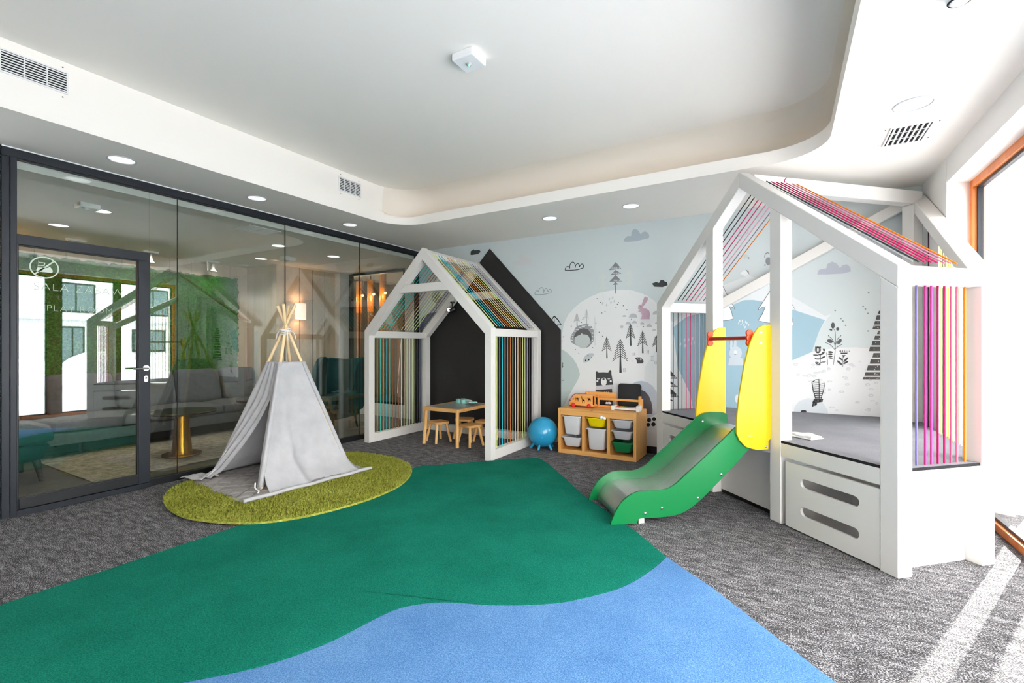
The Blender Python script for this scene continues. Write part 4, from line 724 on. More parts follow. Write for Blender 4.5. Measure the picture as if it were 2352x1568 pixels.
 ('mural_fir_tree', [(27,3,[(-1.984,1.444),(-1.981,1.444),(-1.969,1.159),(-1.988,1.159)]),(27,3,[(-1.978,1.426),(-1.99,1.408),(-1.996,1.412),(-1.984,1.43)]),(27,3,[(-1.99,1.408),(-2.001,1.396),(-2.007,1.4),(-1.996,1.412)]),(27,3,[(-1.978,1.429),(-1.969,1.411),(-1.975,1.407),(-1.984,1.427)]),(27,3,[(-1.969,1.411),(-1.959,1.4),(-1.963,1.396),(-1.975,1.407)]),(27,3,[(-1.978,1.404),(-1.994,1.386),(-2,1.39),(-1.984,1.408)]),(27,3,[(-1.994,1.386),(-2.009,1.372),(-2.013,1.376),(-2,1.39)]),(27,3,[(-1.978,1.408),(-1.965,1.389),(-1.971,1.385),(-1.984,1.404)]),(27,3,[(-1.965,1.389),(-1.952,1.377),(-1.956,1.371),(-1.971,1.385)]),(27,3,[(-1.979,1.381),(-1.998,1.363),(-2.002,1.369),(-1.983,1.387)]),(27,3,[(-1.998,1.363),(-2.016,1.346),(-2.02,1.352),(-2.002,1.369)]),(27,3,[(-1.978,1.386),(-1.962,1.367),(-1.968,1.363),(-1.984,1.382)]),(27,3,[(-1.962,1.367),(-1.945,1.352),(-1.949,1.346),(-1.968,1.363)]),(27,3,[(-1.979,1.359),(-2.002,1.341),(-2.006,1.347),(-1.983,1.365)]),(27,3,[(-2.002,1.341),(-2.023,1.322),(-2.027,1.328),(-2.006,1.347)]),(27,3,[(-1.979,1.365),(-1.959,1.346),(-1.963,1.34),(-1.983,1.359)]),(27,3,[(-1.959,1.346),(-1.938,1.328),(-1.942,1.322),(-1.963,1.34)]),(27,3,[(-1.979,1.337),(-2.005,1.318),(-2.009,1.324),(-1.983,1.343)]),(27,3,[(-2.005,1.318),(-2.03,1.297),(-2.034,1.303),(-2.009,1.324)]),(27,3,[(-1.979,1.343),(-1.956,1.325),(-1.96,1.319),(-1.983,1.337)]),(27,3,[(-1.956,1.325),(-1.931,1.304),(-1.935,1.298),(-1.96,1.319)]),(27,3,[(-1.979,1.315),(-2.009,1.296),(-2.013,1.302),(-1.983,1.321)]),(27,3,[(-2.009,1.296),(-2.037,1.273),(-2.041,1.279),(-2.013,1.302)]),(27,3,[(-1.979,1.321),(-1.952,1.303),(-1.956,1.297),(-1.983,1.315)]),(27,3,[(-1.952,1.303),(-1.924,1.279),(-1.928,1.273),(-1.956,1.297)]),(27,3,[(-1.979,1.293),(-2.012,1.274),(-2.016,1.28),(-1.983,1.299)]),(27,3,[(-2.012,1.274),(-2.045,1.248),(-2.049,1.254),(-2.016,1.28)]),(27,3,[(-1.979,1.299),(-1.949,1.281),(-1.953,1.275),(-1.983,1.293)]),(27,3,[(-1.949,1.281),(-1.917,1.255),(-1.921,1.249),(-1.953,1.275)]),]),
 ('mural_fir_tree', [(27,3,[(-1.806,1.422),(-1.803,1.422),(-1.785,0.978),(-1.816,0.977)]),(27,3,[(-1.8,1.398),(-1.818,1.37),(-1.824,1.374),(-1.806,1.402)]),(27,3,[(-1.818,1.37),(-1.834,1.352),(-1.84,1.358),(-1.824,1.374)]),(27,3,[(-1.799,1.402),(-1.785,1.374),(-1.791,1.37),(-1.807,1.398)]),(27,3,[(-1.785,1.374),(-1.769,1.357),(-1.775,1.351),(-1.791,1.37)]),(27,3,[(-1.8,1.369),(-1.823,1.339),(-1.829,1.345),(-1.806,1.373)]),(27,3,[(-1.823,1.339),(-1.845,1.318),(-1.851,1.324),(-1.829,1.345)]),(27,3,[(-1.8,1.373),(-1.78,1.345),(-1.786,1.339),(-1.806,1.369)]),(27,3,[(-1.78,1.345),(-1.759,1.324),(-1.765,1.318),(-1.786,1.339)]),(27,3,[(-1.8,1.338),(-1.828,1.309),(-1.834,1.315),(-1.806,1.344)]),(27,3,[(-1.828,1.309),(-1.855,1.285),(-1.861,1.291),(-1.834,1.315)]),(27,3,[(-1.8,1.344),(-1.775,1.315),(-1.781,1.309),(-1.806,1.338)]),(27,3,[(-1.775,1.315),(-1.749,1.291),(-1.755,1.285),(-1.781,1.309)]),(27,3,[(-1.8,1.308),(-1.833,1.279),(-1.839,1.285),(-1.806,1.314)]),(27,3,[(-1.833,1.279),(-1.865,1.251),(-1.871,1.257),(-1.839,1.285)]),(27,3,[(-1.8,1.314),(-1.77,1.285),(-1.776,1.279),(-1.806,1.308)]),(27,3,[(-1.77,1.285),(-1.739,1.258),(-1.745,1.252),(-1.776,1.279)]),(27,3,[(-1.801,1.278),(-1.839,1.249),(-1.843,1.255),(-1.805,1.284)]),(27,3,[(-1.839,1.249),(-1.875,1.218),(-1.881,1.224),(-1.843,1.255)]),(27,3,[(-1.8,1.284),(-1.765,1.255),(-1.771,1.249),(-1.806,1.278)]),(27,3,[(-1.765,1.255),(-1.729,1.225),(-1.735,1.219),(-1.771,1.249)]),(27,3,[(-1.801,1.248),(-1.844,1.218),(-1.848,1.224),(-1.805,1.254)]),(27,3,[(-1.844,1.218),(-1.885,1.184),(-1.891,1.19),(-1.848,1.224)]),(27,3,[(-1.801,1.254),(-1.761,1.225),(-1.765,1.219),(-1.805,1.248)]),(27,3,[(-1.761,1.225),(-1.719,1.192),(-1.725,1.186),(-1.765,1.219)]),(27,3,[(-1.801,1.218),(-1.849,1.188),(-1.853,1.194),(-1.805,1.224)]),(27,3,[(-1.849,1.188),(-1.895,1.15),(-1.901,1.156),(-1.853,1.194)]),(27,3,[(-1.801,1.224),(-1.756,1.195),(-1.76,1.189),(-1.805,1.218)]),(27,3,[(-1.756,1.195),(-1.71,1.159),(-1.714,1.153),(-1.76,1.189)]),(27,3,[(-1.801,1.188),(-1.854,1.158),(-1.858,1.164),(-1.805,1.194)]),(27,3,[(-1.854,1.158),(-1.907,1.117),(-1.911,1.123),(-1.858,1.164)]),(27,3,[(-1.801,1.194),(-1.751,1.166),(-1.755,1.16),(-1.805,1.188)]),(27,3,[(-1.751,1.166),(-1.7,1.126),(-1.704,1.12),(-1.755,1.16)]),]),
 ('mural_fir_tree', [(27,3,[(-1.674,1.602),(-1.67,1.602),(-1.659,1.321),(-1.678,1.321)]),(27,3,[(-1.667,1.584),(-1.679,1.566),(-1.685,1.57),(-1.673,1.588)]),(27,3,[(-1.679,1.566),(-1.689,1.555),(-1.695,1.559),(-1.685,1.57)]),(27,3,[(-1.667,1.587),(-1.659,1.57),(-1.665,1.566),(-1.673,1.585)]),(27,3,[(-1.659,1.57),(-1.649,1.558),(-1.655,1.554),(-1.665,1.566)]),(27,3,[(-1.667,1.562),(-1.683,1.544),(-1.689,1.548),(-1.673,1.566)]),(27,3,[(-1.683,1.544),(-1.697,1.531),(-1.701,1.535),(-1.689,1.548)]),(27,3,[(-1.667,1.566),(-1.656,1.548),(-1.662,1.544),(-1.673,1.562)]),(27,3,[(-1.656,1.548),(-1.643,1.534),(-1.647,1.53),(-1.662,1.544)]),(27,3,[(-1.668,1.54),(-1.687,1.522),(-1.691,1.528),(-1.672,1.546)]),(27,3,[(-1.687,1.522),(-1.704,1.506),(-1.708,1.512),(-1.691,1.528)]),(27,3,[(-1.667,1.545),(-1.652,1.526),(-1.658,1.522),(-1.673,1.541)]),(27,3,[(-1.652,1.526),(-1.637,1.51),(-1.641,1.506),(-1.658,1.522)]),(27,3,[(-1.668,1.518),(-1.69,1.5),(-1.694,1.506),(-1.672,1.524)]),(27,3,[(-1.69,1.5),(-1.711,1.482),(-1.715,1.488),(-1.694,1.506)]),(27,3,[(-1.667,1.523),(-1.65,1.505),(-1.654,1.499),(-1.673,1.519)]),(27,3,[(-1.65,1.505),(-1.63,1.487),(-1.634,1.481),(-1.654,1.499)]),(27,3,[(-1.668,1.496),(-1.694,1.478),(-1.698,1.484),(-1.672,1.502)]),(27,3,[(-1.694,1.478),(-1.717,1.458),(-1.721,1.464),(-1.698,1.484)]),(27,3,[(-1.668,1.502),(-1.647,1.484),(-1.651,1.478),(-1.672,1.496)]),(27,3,[(-1.647,1.484),(-1.623,1.463),(-1.627,1.457),(-1.651,1.478)]),(27,3,[(-1.668,1.474),(-1.697,1.457),(-1.701,1.463),(-1.672,1.48)]),(27,3,[(-1.697,1.457),(-1.724,1.433),(-1.728,1.439),(-1.701,1.463)]),(27,3,[(-1.668,1.48),(-1.643,1.462),(-1.647,1.456),(-1.672,1.474)]),(27,3,[(-1.643,1.462),(-1.617,1.439),(-1.621,1.433),(-1.647,1.456)]),(27,3,[(-1.668,1.453),(-1.7,1.435),(-1.704,1.441),(-1.672,1.459)]),(27,3,[(-1.7,1.435),(-1.731,1.409),(-1.735,1.415),(-1.704,1.441)]),(27,3,[(-1.668,1.459),(-1.64,1.44),(-1.644,1.434),(-1.672,1.453)]),(27,3,[(-1.64,1.44),(-1.61,1.414),(-1.614,1.408),(-1.644,1.434)]),]),
 ('mural_fir_tree', [(27,3,[(-1.524,1.512),(-1.52,1.512),(-1.509,1.228),(-1.528,1.228)]),(27,3,[(-1.517,1.494),(-1.529,1.475),(-1.535,1.479),(-1.523,1.498)]),(27,3,[(-1.529,1.475),(-1.541,1.464),(-1.545,1.468),(-1.535,1.479)]),(27,3,[(-1.517,1.497),(-1.509,1.479),(-1.515,1.475),(-1.523,1.495)]),(27,3,[(-1.509,1.479),(-1.499,1.468),(-1.503,1.464),(-1.515,1.475)]),(27,3,[(-1.517,1.472),(-1.533,1.453),(-1.539,1.457),(-1.523,1.476)]),(27,3,[(-1.533,1.453),(-1.548,1.439),(-1.552,1.445),(-1.539,1.457)]),(27,3,[(-1.517,1.476),(-1.505,1.457),(-1.511,1.453),(-1.523,1.472)]),(27,3,[(-1.505,1.457),(-1.492,1.443),(-1.496,1.439),(-1.511,1.453)]),(27,3,[(-1.518,1.449),(-1.537,1.431),(-1.541,1.437),(-1.522,1.455)]),(27,3,[(-1.537,1.431),(-1.555,1.415),(-1.559,1.421),(-1.541,1.437)]),(27,3,[(-1.517,1.454),(-1.502,1.435),(-1.508,1.431),(-1.523,1.45)]),(27,3,[(-1.502,1.435),(-1.485,1.42),(-1.489,1.414),(-1.508,1.431)]),(27,3,[(-1.518,1.427),(-1.541,1.409),(-1.545,1.415),(-1.522,1.433)]),(27,3,[(-1.541,1.409),(-1.562,1.39),(-1.566,1.396),(-1.545,1.415)]),(27,3,[(-1.518,1.432),(-1.499,1.414),(-1.503,1.408),(-1.522,1.428)]),(27,3,[(-1.499,1.414),(-1.479,1.396),(-1.483,1.39),(-1.503,1.408)]),(27,3,[(-1.518,1.405),(-1.544,1.387),(-1.548,1.393),(-1.522,1.411)]),(27,3,[(-1.544,1.387),(-1.569,1.366),(-1.573,1.372),(-1.548,1.393)]),(27,3,[(-1.518,1.411),(-1.496,1.393),(-1.5,1.387),(-1.522,1.405)]),(27,3,[(-1.496,1.393),(-1.472,1.372),(-1.476,1.366),(-1.5,1.387)]),(27,3,[(-1.518,1.383),(-1.548,1.365),(-1.552,1.371),(-1.522,1.389)]),(27,3,[(-1.548,1.365),(-1.576,1.342),(-1.58,1.348),(-1.552,1.371)]),(27,3,[(-1.518,1.389),(-1.492,1.371),(-1.496,1.365),(-1.522,1.383)]),(27,3,[(-1.492,1.371),(-1.465,1.347),(-1.469,1.341),(-1.496,1.365)]),(27,3,[(-1.518,1.361),(-1.551,1.343),(-1.555,1.349),(-1.522,1.367)]),(27,3,[(-1.551,1.343),(-1.583,1.317),(-1.587,1.323),(-1.555,1.349)]),(27,3,[(-1.518,1.367),(-1.489,1.349),(-1.493,1.343),(-1.522,1.361)]),(27,3,[(-1.489,1.349),(-1.458,1.323),(-1.462,1.317),(-1.493,1.343)]),]),
 ('mural_fir_tree', [(27,3,[(-1.357,1.453),(-1.354,1.453),(-1.345,1.241),(-1.359,1.241)]),(27,3,[(-1.351,1.439),(-1.361,1.426),(-1.367,1.43),(-1.357,1.443)]),(27,3,[(-1.361,1.426),(-1.368,1.417),(-1.374,1.421),(-1.367,1.43)]),(27,3,[(-1.351,1.442),(-1.345,1.429),(-1.351,1.425),(-1.357,1.44)]),(27,3,[(-1.345,1.429),(-1.338,1.421),(-1.342,1.417),(-1.351,1.425)]),(27,3,[(-1.351,1.423),(-1.363,1.409),(-1.369,1.413),(-1.357,1.427)]),(27,3,[(-1.363,1.409),(-1.375,1.398),(-1.379,1.404),(-1.369,1.413)]),(27,3,[(-1.351,1.427),(-1.342,1.413),(-1.348,1.409),(-1.357,1.423)]),(27,3,[(-1.342,1.413),(-1.333,1.403),(-1.337,1.399),(-1.348,1.409)]),(27,3,[(-1.352,1.406),(-1.367,1.392),(-1.371,1.398),(-1.356,1.412)]),(27,3,[(-1.367,1.392),(-1.38,1.38),(-1.384,1.386),(-1.371,1.398)]),(27,3,[(-1.351,1.411),(-1.34,1.397),(-1.346,1.393),(-1.357,1.407)]),(27,3,[(-1.34,1.397),(-1.328,1.386),(-1.332,1.38),(-1.346,1.393)]),(27,3,[(-1.352,1.389),(-1.369,1.376),(-1.373,1.382),(-1.356,1.395)]),(27,3,[(-1.369,1.376),(-1.385,1.362),(-1.389,1.368),(-1.373,1.382)]),(27,3,[(-1.352,1.394),(-1.338,1.381),(-1.342,1.375),(-1.356,1.39)]),(27,3,[(-1.338,1.381),(-1.323,1.367),(-1.327,1.361),(-1.342,1.375)]),(27,3,[(-1.352,1.373),(-1.372,1.359),(-1.376,1.365),(-1.356,1.379)]),(27,3,[(-1.372,1.359),(-1.39,1.343),(-1.394,1.349),(-1.376,1.365)]),(27,3,[(-1.352,1.379),(-1.336,1.365),(-1.34,1.359),(-1.356,1.373)]),(27,3,[(-1.336,1.365),(-1.317,1.349),(-1.321,1.343),(-1.34,1.359)]),(27,3,[(-1.352,1.356),(-1.375,1.343),(-1.379,1.349),(-1.356,1.362)]),(27,3,[(-1.375,1.343),(-1.396,1.325),(-1.4,1.331),(-1.379,1.349)]),(27,3,[(-1.352,1.362),(-1.333,1.349),(-1.337,1.343),(-1.356,1.356)]),(27,3,[(-1.333,1.349),(-1.312,1.331),(-1.316,1.325),(-1.337,1.343)]),(27,3,[(-1.352,1.34),(-1.377,1.326),(-1.381,1.332),(-1.356,1.346)]),(27,3,[(-1.377,1.326),(-1.401,1.307),(-1.405,1.313),(-1.381,1.332)]),(27,3,[(-1.352,1.346),(-1.33,1.332),(-1.334,1.326),(-1.356,1.34)]),(27,3,[(-1.33,1.332),(-1.307,1.313),(-1.311,1.307),(-1.334,1.326)]),]),
 ('mural_fir_tree', [(28,3,[(-2.397,1.757),(-2.393,1.757),(-2.384,1.576),(-2.398,1.576)]),(28,3,[(-2.391,1.746),(-2.402,1.734),(-2.404,1.736),(-2.395,1.748)]),(28,3,[(-2.402,1.734),(-2.409,1.727),(-2.411,1.729),(-2.404,1.736)]),(28,3,[(-2.391,1.748),(-2.386,1.736),(-2.39,1.734),(-2.395,1.746)]),(28,3,[(-2.386,1.736),(-2.379,1.728),(-2.381,1.726),(-2.39,1.734)]),(28,3,[(-2.392,1.732),(-2.404,1.72),(-2.406,1.722),(-2.394,1.734)]),(28,3,[(-2.404,1.72),(-2.414,1.711),(-2.416,1.715),(-2.406,1.722)]),(28,3,[(-2.391,1.734),(-2.383,1.722),(-2.387,1.72),(-2.395,1.732)]),(28,3,[(-2.383,1.722),(-2.374,1.713),(-2.376,1.711),(-2.387,1.72)]),(28,3,[(-2.392,1.717),(-2.407,1.705),(-2.409,1.709),(-2.394,1.721)]),(28,3,[(-2.407,1.705),(-2.419,1.695),(-2.421,1.699),(-2.409,1.709)]),(28,3,[(-2.391,1.72),(-2.382,1.708),(-2.384,1.706),(-2.395,1.718)]),(28,3,[(-2.382,1.708),(-2.369,1.698),(-2.371,1.694),(-2.384,1.706)]),(28,3,[(-2.392,1.703),(-2.409,1.691),(-2.411,1.695),(-2.394,1.707)]),(28,3,[(-2.409,1.691),(-2.425,1.68),(-2.427,1.684),(-2.411,1.695)]),(28,3,[(-2.392,1.706),(-2.379,1.694),(-2.381,1.692),(-2.394,1.704)]),(28,3,[(-2.379,1.694),(-2.364,1.682),(-2.366,1.678),(-2.381,1.692)]),(28,3,[(-2.392,1.689),(-2.412,1.678),(-2.414,1.682),(-2.394,1.693)]),(28,3,[(-2.412,1.678),(-2.43,1.665),(-2.432,1.669),(-2.414,1.682)]),(28,3,[(-2.392,1.693),(-2.377,1.681),(-2.379,1.677),(-2.394,1.689)]),(28,3,[(-2.377,1.681),(-2.359,1.667),(-2.361,1.663),(-2.379,1.677)]),(28,3,[(-2.392,1.675),(-2.414,1.664),(-2.416,1.668),(-2.394,1.679)]),(28,3,[(-2.414,1.664),(-2.435,1.649),(-2.437,1.653),(-2.416,1.668)]),(28,3,[(-2.392,1.679),(-2.374,1.666),(-2.376,1.662),(-2.394,1.675)]),(28,3,[(-2.374,1.666),(-2.354,1.651),(-2.356,1.647),(-2.376,1.662)]),(28,3,[(-2.392,1.661),(-2.417,1.65),(-2.419,1.654),(-2.394,1.665)]),(28,3,[(-2.417,1.65),(-2.44,1.634),(-2.442,1.638),(-2.419,1.654)]),(28,3,[(-2.392,1.665),(-2.371,1.652),(-2.373,1.648),(-2.394,1.661)]),(28,3,[(-2.371,1.652),(-2.349,1.635),(-2.351,1.631),(-2.373,1.648)]),]),
 ('mural_fir_tree', [(29,3,[(-2.261,1.807),(-2.257,1.807),(-2.25,1.606),(-2.261,1.606)]),(29,3,[(-2.255,1.794),(-2.263,1.782),(-2.267,1.784),(-2.259,1.796)]),(29,3,[(-2.263,1.782),(-2.269,1.774),(-2.273,1.776),(-2.267,1.784)]),(29,3,[(-2.255,1.796),(-2.251,1.783),(-2.255,1.781),(-2.259,1.794)]),(29,3,[(-2.251,1.783),(-2.245,1.775),(-2.249,1.773),(-2.255,1.781)]),(29,3,[(-2.255,1.779),(-2.265,1.766),(-2.269,1.768),(-2.259,1.781)]),(29,3,[(-2.265,1.766),(-2.274,1.757),(-2.276,1.759),(-2.269,1.768)]),(29,3,[(-2.255,1.781),(-2.249,1.768),(-2.253,1.766),(-2.259,1.779)]),(29,3,[(-2.249,1.768),(-2.241,1.758),(-2.245,1.756),(-2.253,1.766)]),(29,3,[(-2.256,1.763),(-2.268,1.751),(-2.27,1.753),(-2.258,1.765)]),(29,3,[(-2.268,1.751),(-2.278,1.74),(-2.28,1.742),(-2.27,1.753)]),(29,3,[(-2.255,1.765),(-2.247,1.752),(-2.251,1.75),(-2.259,1.763)]),(29,3,[(-2.247,1.752),(-2.237,1.74),(-2.241,1.738),(-2.251,1.75)]),(29,3,[(-2.256,1.748),(-2.27,1.735),(-2.272,1.737),(-2.258,1.75)]),(29,3,[(-2.27,1.735),(-2.282,1.723),(-2.284,1.725),(-2.272,1.737)]),(29,3,[(-2.255,1.75),(-2.245,1.737),(-2.249,1.735),(-2.259,1.748)]),(29,3,[(-2.245,1.737),(-2.233,1.723),(-2.237,1.721),(-2.249,1.735)]),(29,3,[(-2.256,1.732),(-2.272,1.719),(-2.274,1.723),(-2.258,1.736)]),(29,3,[(-2.272,1.719),(-2.287,1.706),(-2.289,1.708),(-2.274,1.723)]),(29,3,[(-2.255,1.735),(-2.244,1.721),(-2.246,1.719),(-2.259,1.733)]),(29,3,[(-2.244,1.721),(-2.23,1.706),(-2.232,1.704),(-2.246,1.719)]),(29,3,[(-2.256,1.716),(-2.274,1.704),(-2.276,1.708),(-2.258,1.72)]),(29,3,[(-2.274,1.704),(-2.291,1.689),(-2.293,1.691),(-2.276,1.708)]),(29,3,[(-2.256,1.719),(-2.242,1.706),(-2.244,1.704),(-2.258,1.717)]),(29,3,[(-2.242,1.706),(-2.226,1.689),(-2.228,1.687),(-2.244,1.704)]),(29,3,[(-2.256,1.701),(-2.276,1.688),(-2.278,1.692),(-2.258,1.705)]),(29,3,[(-2.276,1.688),(-2.295,1.671),(-2.297,1.673),(-2.278,1.692)]),(29,3,[(-2.256,1.705),(-2.24,1.69),(-2.242,1.688),(-2.258,1.701)]),(29,3,[(-2.24,1.69),(-2.222,1.671),(-2.224,1.669),(-2.242,1.688)]),]),
 ('mural_fir_tree', [(30,3,[(-2.146,1.713),(-2.142,1.713),(-2.134,1.325),(-2.146,1.325)]),(30,3,[(-2.141,1.697),(-2.149,1.671),(-2.151,1.673),(-2.143,1.697)]),(30,3,[(-2.149,1.671),(-2.155,1.657),(-2.157,1.659),(-2.151,1.673)]),(30,3,[(-2.141,1.697),(-2.137,1.672),(-2.139,1.672),(-2.143,1.697)]),(30,3,[(-2.137,1.672),(-2.131,1.658),(-2.133,1.656),(-2.139,1.672)]),(30,3,[(-2.141,1.673),(-2.15,1.648),(-2.152,1.65),(-2.143,1.675)]),(30,3,[(-2.15,1.648),(-2.158,1.631),(-2.16,1.633),(-2.152,1.65)]),(30,3,[(-2.141,1.674),(-2.136,1.648),(-2.138,1.648),(-2.143,1.674)]),(30,3,[(-2.136,1.648),(-2.128,1.632),(-2.13,1.63),(-2.138,1.648)]),(30,3,[(-2.141,1.649),(-2.152,1.625),(-2.154,1.627),(-2.143,1.651)]),(30,3,[(-2.152,1.625),(-2.161,1.605),(-2.163,1.607),(-2.154,1.627)]),(30,3,[(-2.141,1.65),(-2.134,1.626),(-2.136,1.624),(-2.143,1.65)]),(30,3,[(-2.134,1.626),(-2.125,1.606),(-2.127,1.604),(-2.136,1.624)]),(30,3,[(-2.141,1.626),(-2.154,1.601),(-2.156,1.603),(-2.143,1.628)]),(30,3,[(-2.154,1.601),(-2.164,1.579),(-2.166,1.581),(-2.156,1.603)]),(30,3,[(-2.141,1.628),(-2.132,1.603),(-2.134,1.601),(-2.143,1.626)]),(30,3,[(-2.132,1.603),(-2.122,1.58),(-2.124,1.578),(-2.134,1.601)]),(30,3,[(-2.141,1.603),(-2.155,1.578),(-2.157,1.58),(-2.143,1.605)]),(30,3,[(-2.155,1.578),(-2.168,1.553),(-2.17,1.555),(-2.157,1.58)]),(30,3,[(-2.141,1.605),(-2.131,1.58),(-2.133,1.578),(-2.143,1.603)]),(30,3,[(-2.131,1.58),(-2.118,1.554),(-2.12,1.552),(-2.133,1.578)]),(30,3,[(-2.141,1.58),(-2.157,1.555),(-2.159,1.557),(-2.143,1.582)]),(30,3,[(-2.157,1.555),(-2.171,1.528),(-2.173,1.53),(-2.159,1.557)]),(30,3,[(-2.141,1.582),(-2.129,1.556),(-2.131,1.554),(-2.143,1.58)]),(30,3,[(-2.129,1.556),(-2.115,1.529),(-2.117,1.527),(-2.131,1.554)]),(30,3,[(-2.141,1.556),(-2.159,1.532),(-2.161,1.534),(-2.143,1.558)]),(30,3,[(-2.159,1.532),(-2.174,1.502),(-2.176,1.504),(-2.161,1.534)]),(30,3,[(-2.141,1.558),(-2.127,1.533),(-2.129,1.531),(-2.143,1.556)]),(30,3,[(-2.127,1.533),(-2.112,1.503),(-2.114,1.501),(-2.129,1.531)]),(30,3,[(-2.141,1.533),(-2.16,1.508),(-2.162,1.51),(-2.143,1.535)]),(30,3,[(-2.16,1.508),(-2.178,1.476),(-2.18,1.478),(-2.162,1.51)]),(30,3,[(-2.141,1.535),(-2.126,1.51),(-2.128,1.508),(-2.143,1.533)]),(30,3,[(-2.126,1.51),(-2.109,1.477),(-2.111,1.475),(-2.128,1.508)]),(30,3,[(-2.141,1.51),(-2.162,1.485),(-2.164,1.487),(-2.143,1.512)]),(30,3,[(-2.162,1.485),(-2.181,1.45),(-2.183,1.452),(-2.164,1.487)]),(30,3,[(-2.141,1.512),(-2.124,1.487),(-2.126,1.485),(-2.143,1.51)]),(30,3,[(-2.124,1.487),(-2.105,1.451),(-2.107,1.449),(-2.126,1.485)]),]),
 ('mural_cave', [(31,3,[(-2.488,1.412),(-2.481,1.461),(-2.439,1.509),(-2.418,1.557),(-2.377,1.585),(-2.33,1.598),(-2.264,1.611),(-2.194,1.586),(-2.159,1.524),(-2.152,1.448),(-2.159,1.382),(-2.194,1.339),(-2.224,1.306),(-2.295,1.282),(-2.366,1.306),(-2.428,1.339),(-2.475,1.364)]),(32,4,[(-2.439,1.441),(-2.408,1.499),(-2.356,1.537),(-2.295,1.553),(-2.234,1.534),(-2.194,1.477),(-2.186,1.41),(-2.209,1.363),(-2.366,1.325),(-2.428,1.383)]),(33,5,[(-2.428,1.431),(-2.377,1.455),(-2.341,1.469),(-2.323,1.49),(-2.313,1.471),(-2.264,1.468),(-2.234,1.453),(-2.209,1.41),(-2.212,1.353),(-2.264,1.296),(-2.295,1.283),(-2.335,1.288),(-2.397,1.325),(-2.428,1.364)]),(34,5,[(-2.476,1.468),(-2.443,1.465),(-2.443,1.454),(-2.476,1.457)]),(34,5,[(-2.447,1.521),(-2.41,1.518),(-2.41,1.506),(-2.447,1.51)]),(34,5,[(-2.413,1.544),(-2.371,1.542),(-2.371,1.53),(-2.413,1.534)]),(34,5,[(-2.371,1.57),(-2.33,1.568),(-2.33,1.556),(-2.371,1.56)]),(34,5,[(-2.325,1.584),(-2.28,1.581),(-2.28,1.568),(-2.325,1.571)]),(34,5,[(-2.295,1.598),(-2.254,1.595),(-2.254,1.583),(-2.295,1.587)]),(34,5,[(-2.236,1.59),(-2.192,1.587),(-2.192,1.574),(-2.236,1.577)]),(34,5,[(-2.2,1.551),(-2.168,1.548),(-2.168,1.535),(-2.2,1.539)]),(34,5,[(-2.181,1.495),(-2.163,1.493),(-2.163,1.477),(-2.181,1.48)]),(34,5,[(-2.181,1.446),(-2.163,1.444),(-2.163,1.431),(-2.181,1.434)]),(34,5,[(-2.185,1.4),(-2.167,1.398),(-2.167,1.383),(-2.185,1.386)]),(34,5,[(-2.479,1.401),(-2.454,1.399),(-2.454,1.385),(-2.479,1.388)]),(34,5,[(-2.465,1.433),(-2.444,1.43),(-2.444,1.421),(-2.465,1.424)]),]),
 ('mural_leaf', [(35,3,[(-2.303,1.1),(-2.305,1.143),(-2.274,1.191),(-2.224,1.22),(-2.174,1.223),(-2.146,1.21),(-2.174,1.178),(-2.224,1.116),(-2.264,1.101)]),(36,4,[(-2.228,1.189),(-2.231,1.183),(-2.237,1.18),(-2.243,1.183),(-2.246,1.189),(-2.243,1.195),(-2.237,1.197),(-2.231,1.195)]),(36,4,[(-2.216,1.138),(-2.219,1.13),(-2.227,1.127),(-2.235,1.13),(-2.238,1.137),(-2.235,1.145),(-2.227,1.148),(-2.219,1.145)]),(36,4,[(-2.258,1.126),(-2.261,1.119),(-2.269,1.116),(-2.277,1.119),(-2.28,1.126),(-2.277,1.134),(-2.269,1.137),(-2.261,1.134)]),(36,4,[(-2.18,1.168),(-2.182,1.164),(-2.186,1.162),(-2.19,1.163),(-2.192,1.167),(-2.19,1.171),(-2.186,1.173),(-2.182,1.172)]),]),
 ('mural_leaf', [(37,3,[(-2.64,1.285),(-2.586,1.256),(-2.523,1.218),(-2.46,1.16),(-2.397,1.074),(-2.366,0.998),(-2.351,0.935),(-2.387,0.852),(-2.449,0.753),(-2.523,0.623),(-2.576,0.512),(-2.661,0.398)]),]),
 ('mural_scribble', [(11,4,[(-2.613,1.091),(-2.593,1.06),(-2.601,1.06),(-2.619,1.087)]),(11,4,[(-2.593,1.06),(-2.608,1.028),(-2.616,1.032),(-2.601,1.06)]),(11,4,[(-2.605,1.096),(-2.59,1.077),(-2.596,1.073),(-2.611,1.092)]),(11,4,[(-2.615,1.023),(-2.596,1.043),(-2.59,1.037),(-2.609,1.017)]),(11,4,[(-2.617,0.852),(-2.575,0.858),(-2.571,0.852),(-2.615,0.844)]),(11,4,[(-2.575,0.858),(-2.59,0.861),(-2.586,0.867),(-2.571,0.852)]),(11,4,[(-2.616,1.397),(-2.6,1.387),(-2.604,1.381),(-2.62,1.391)]),]),
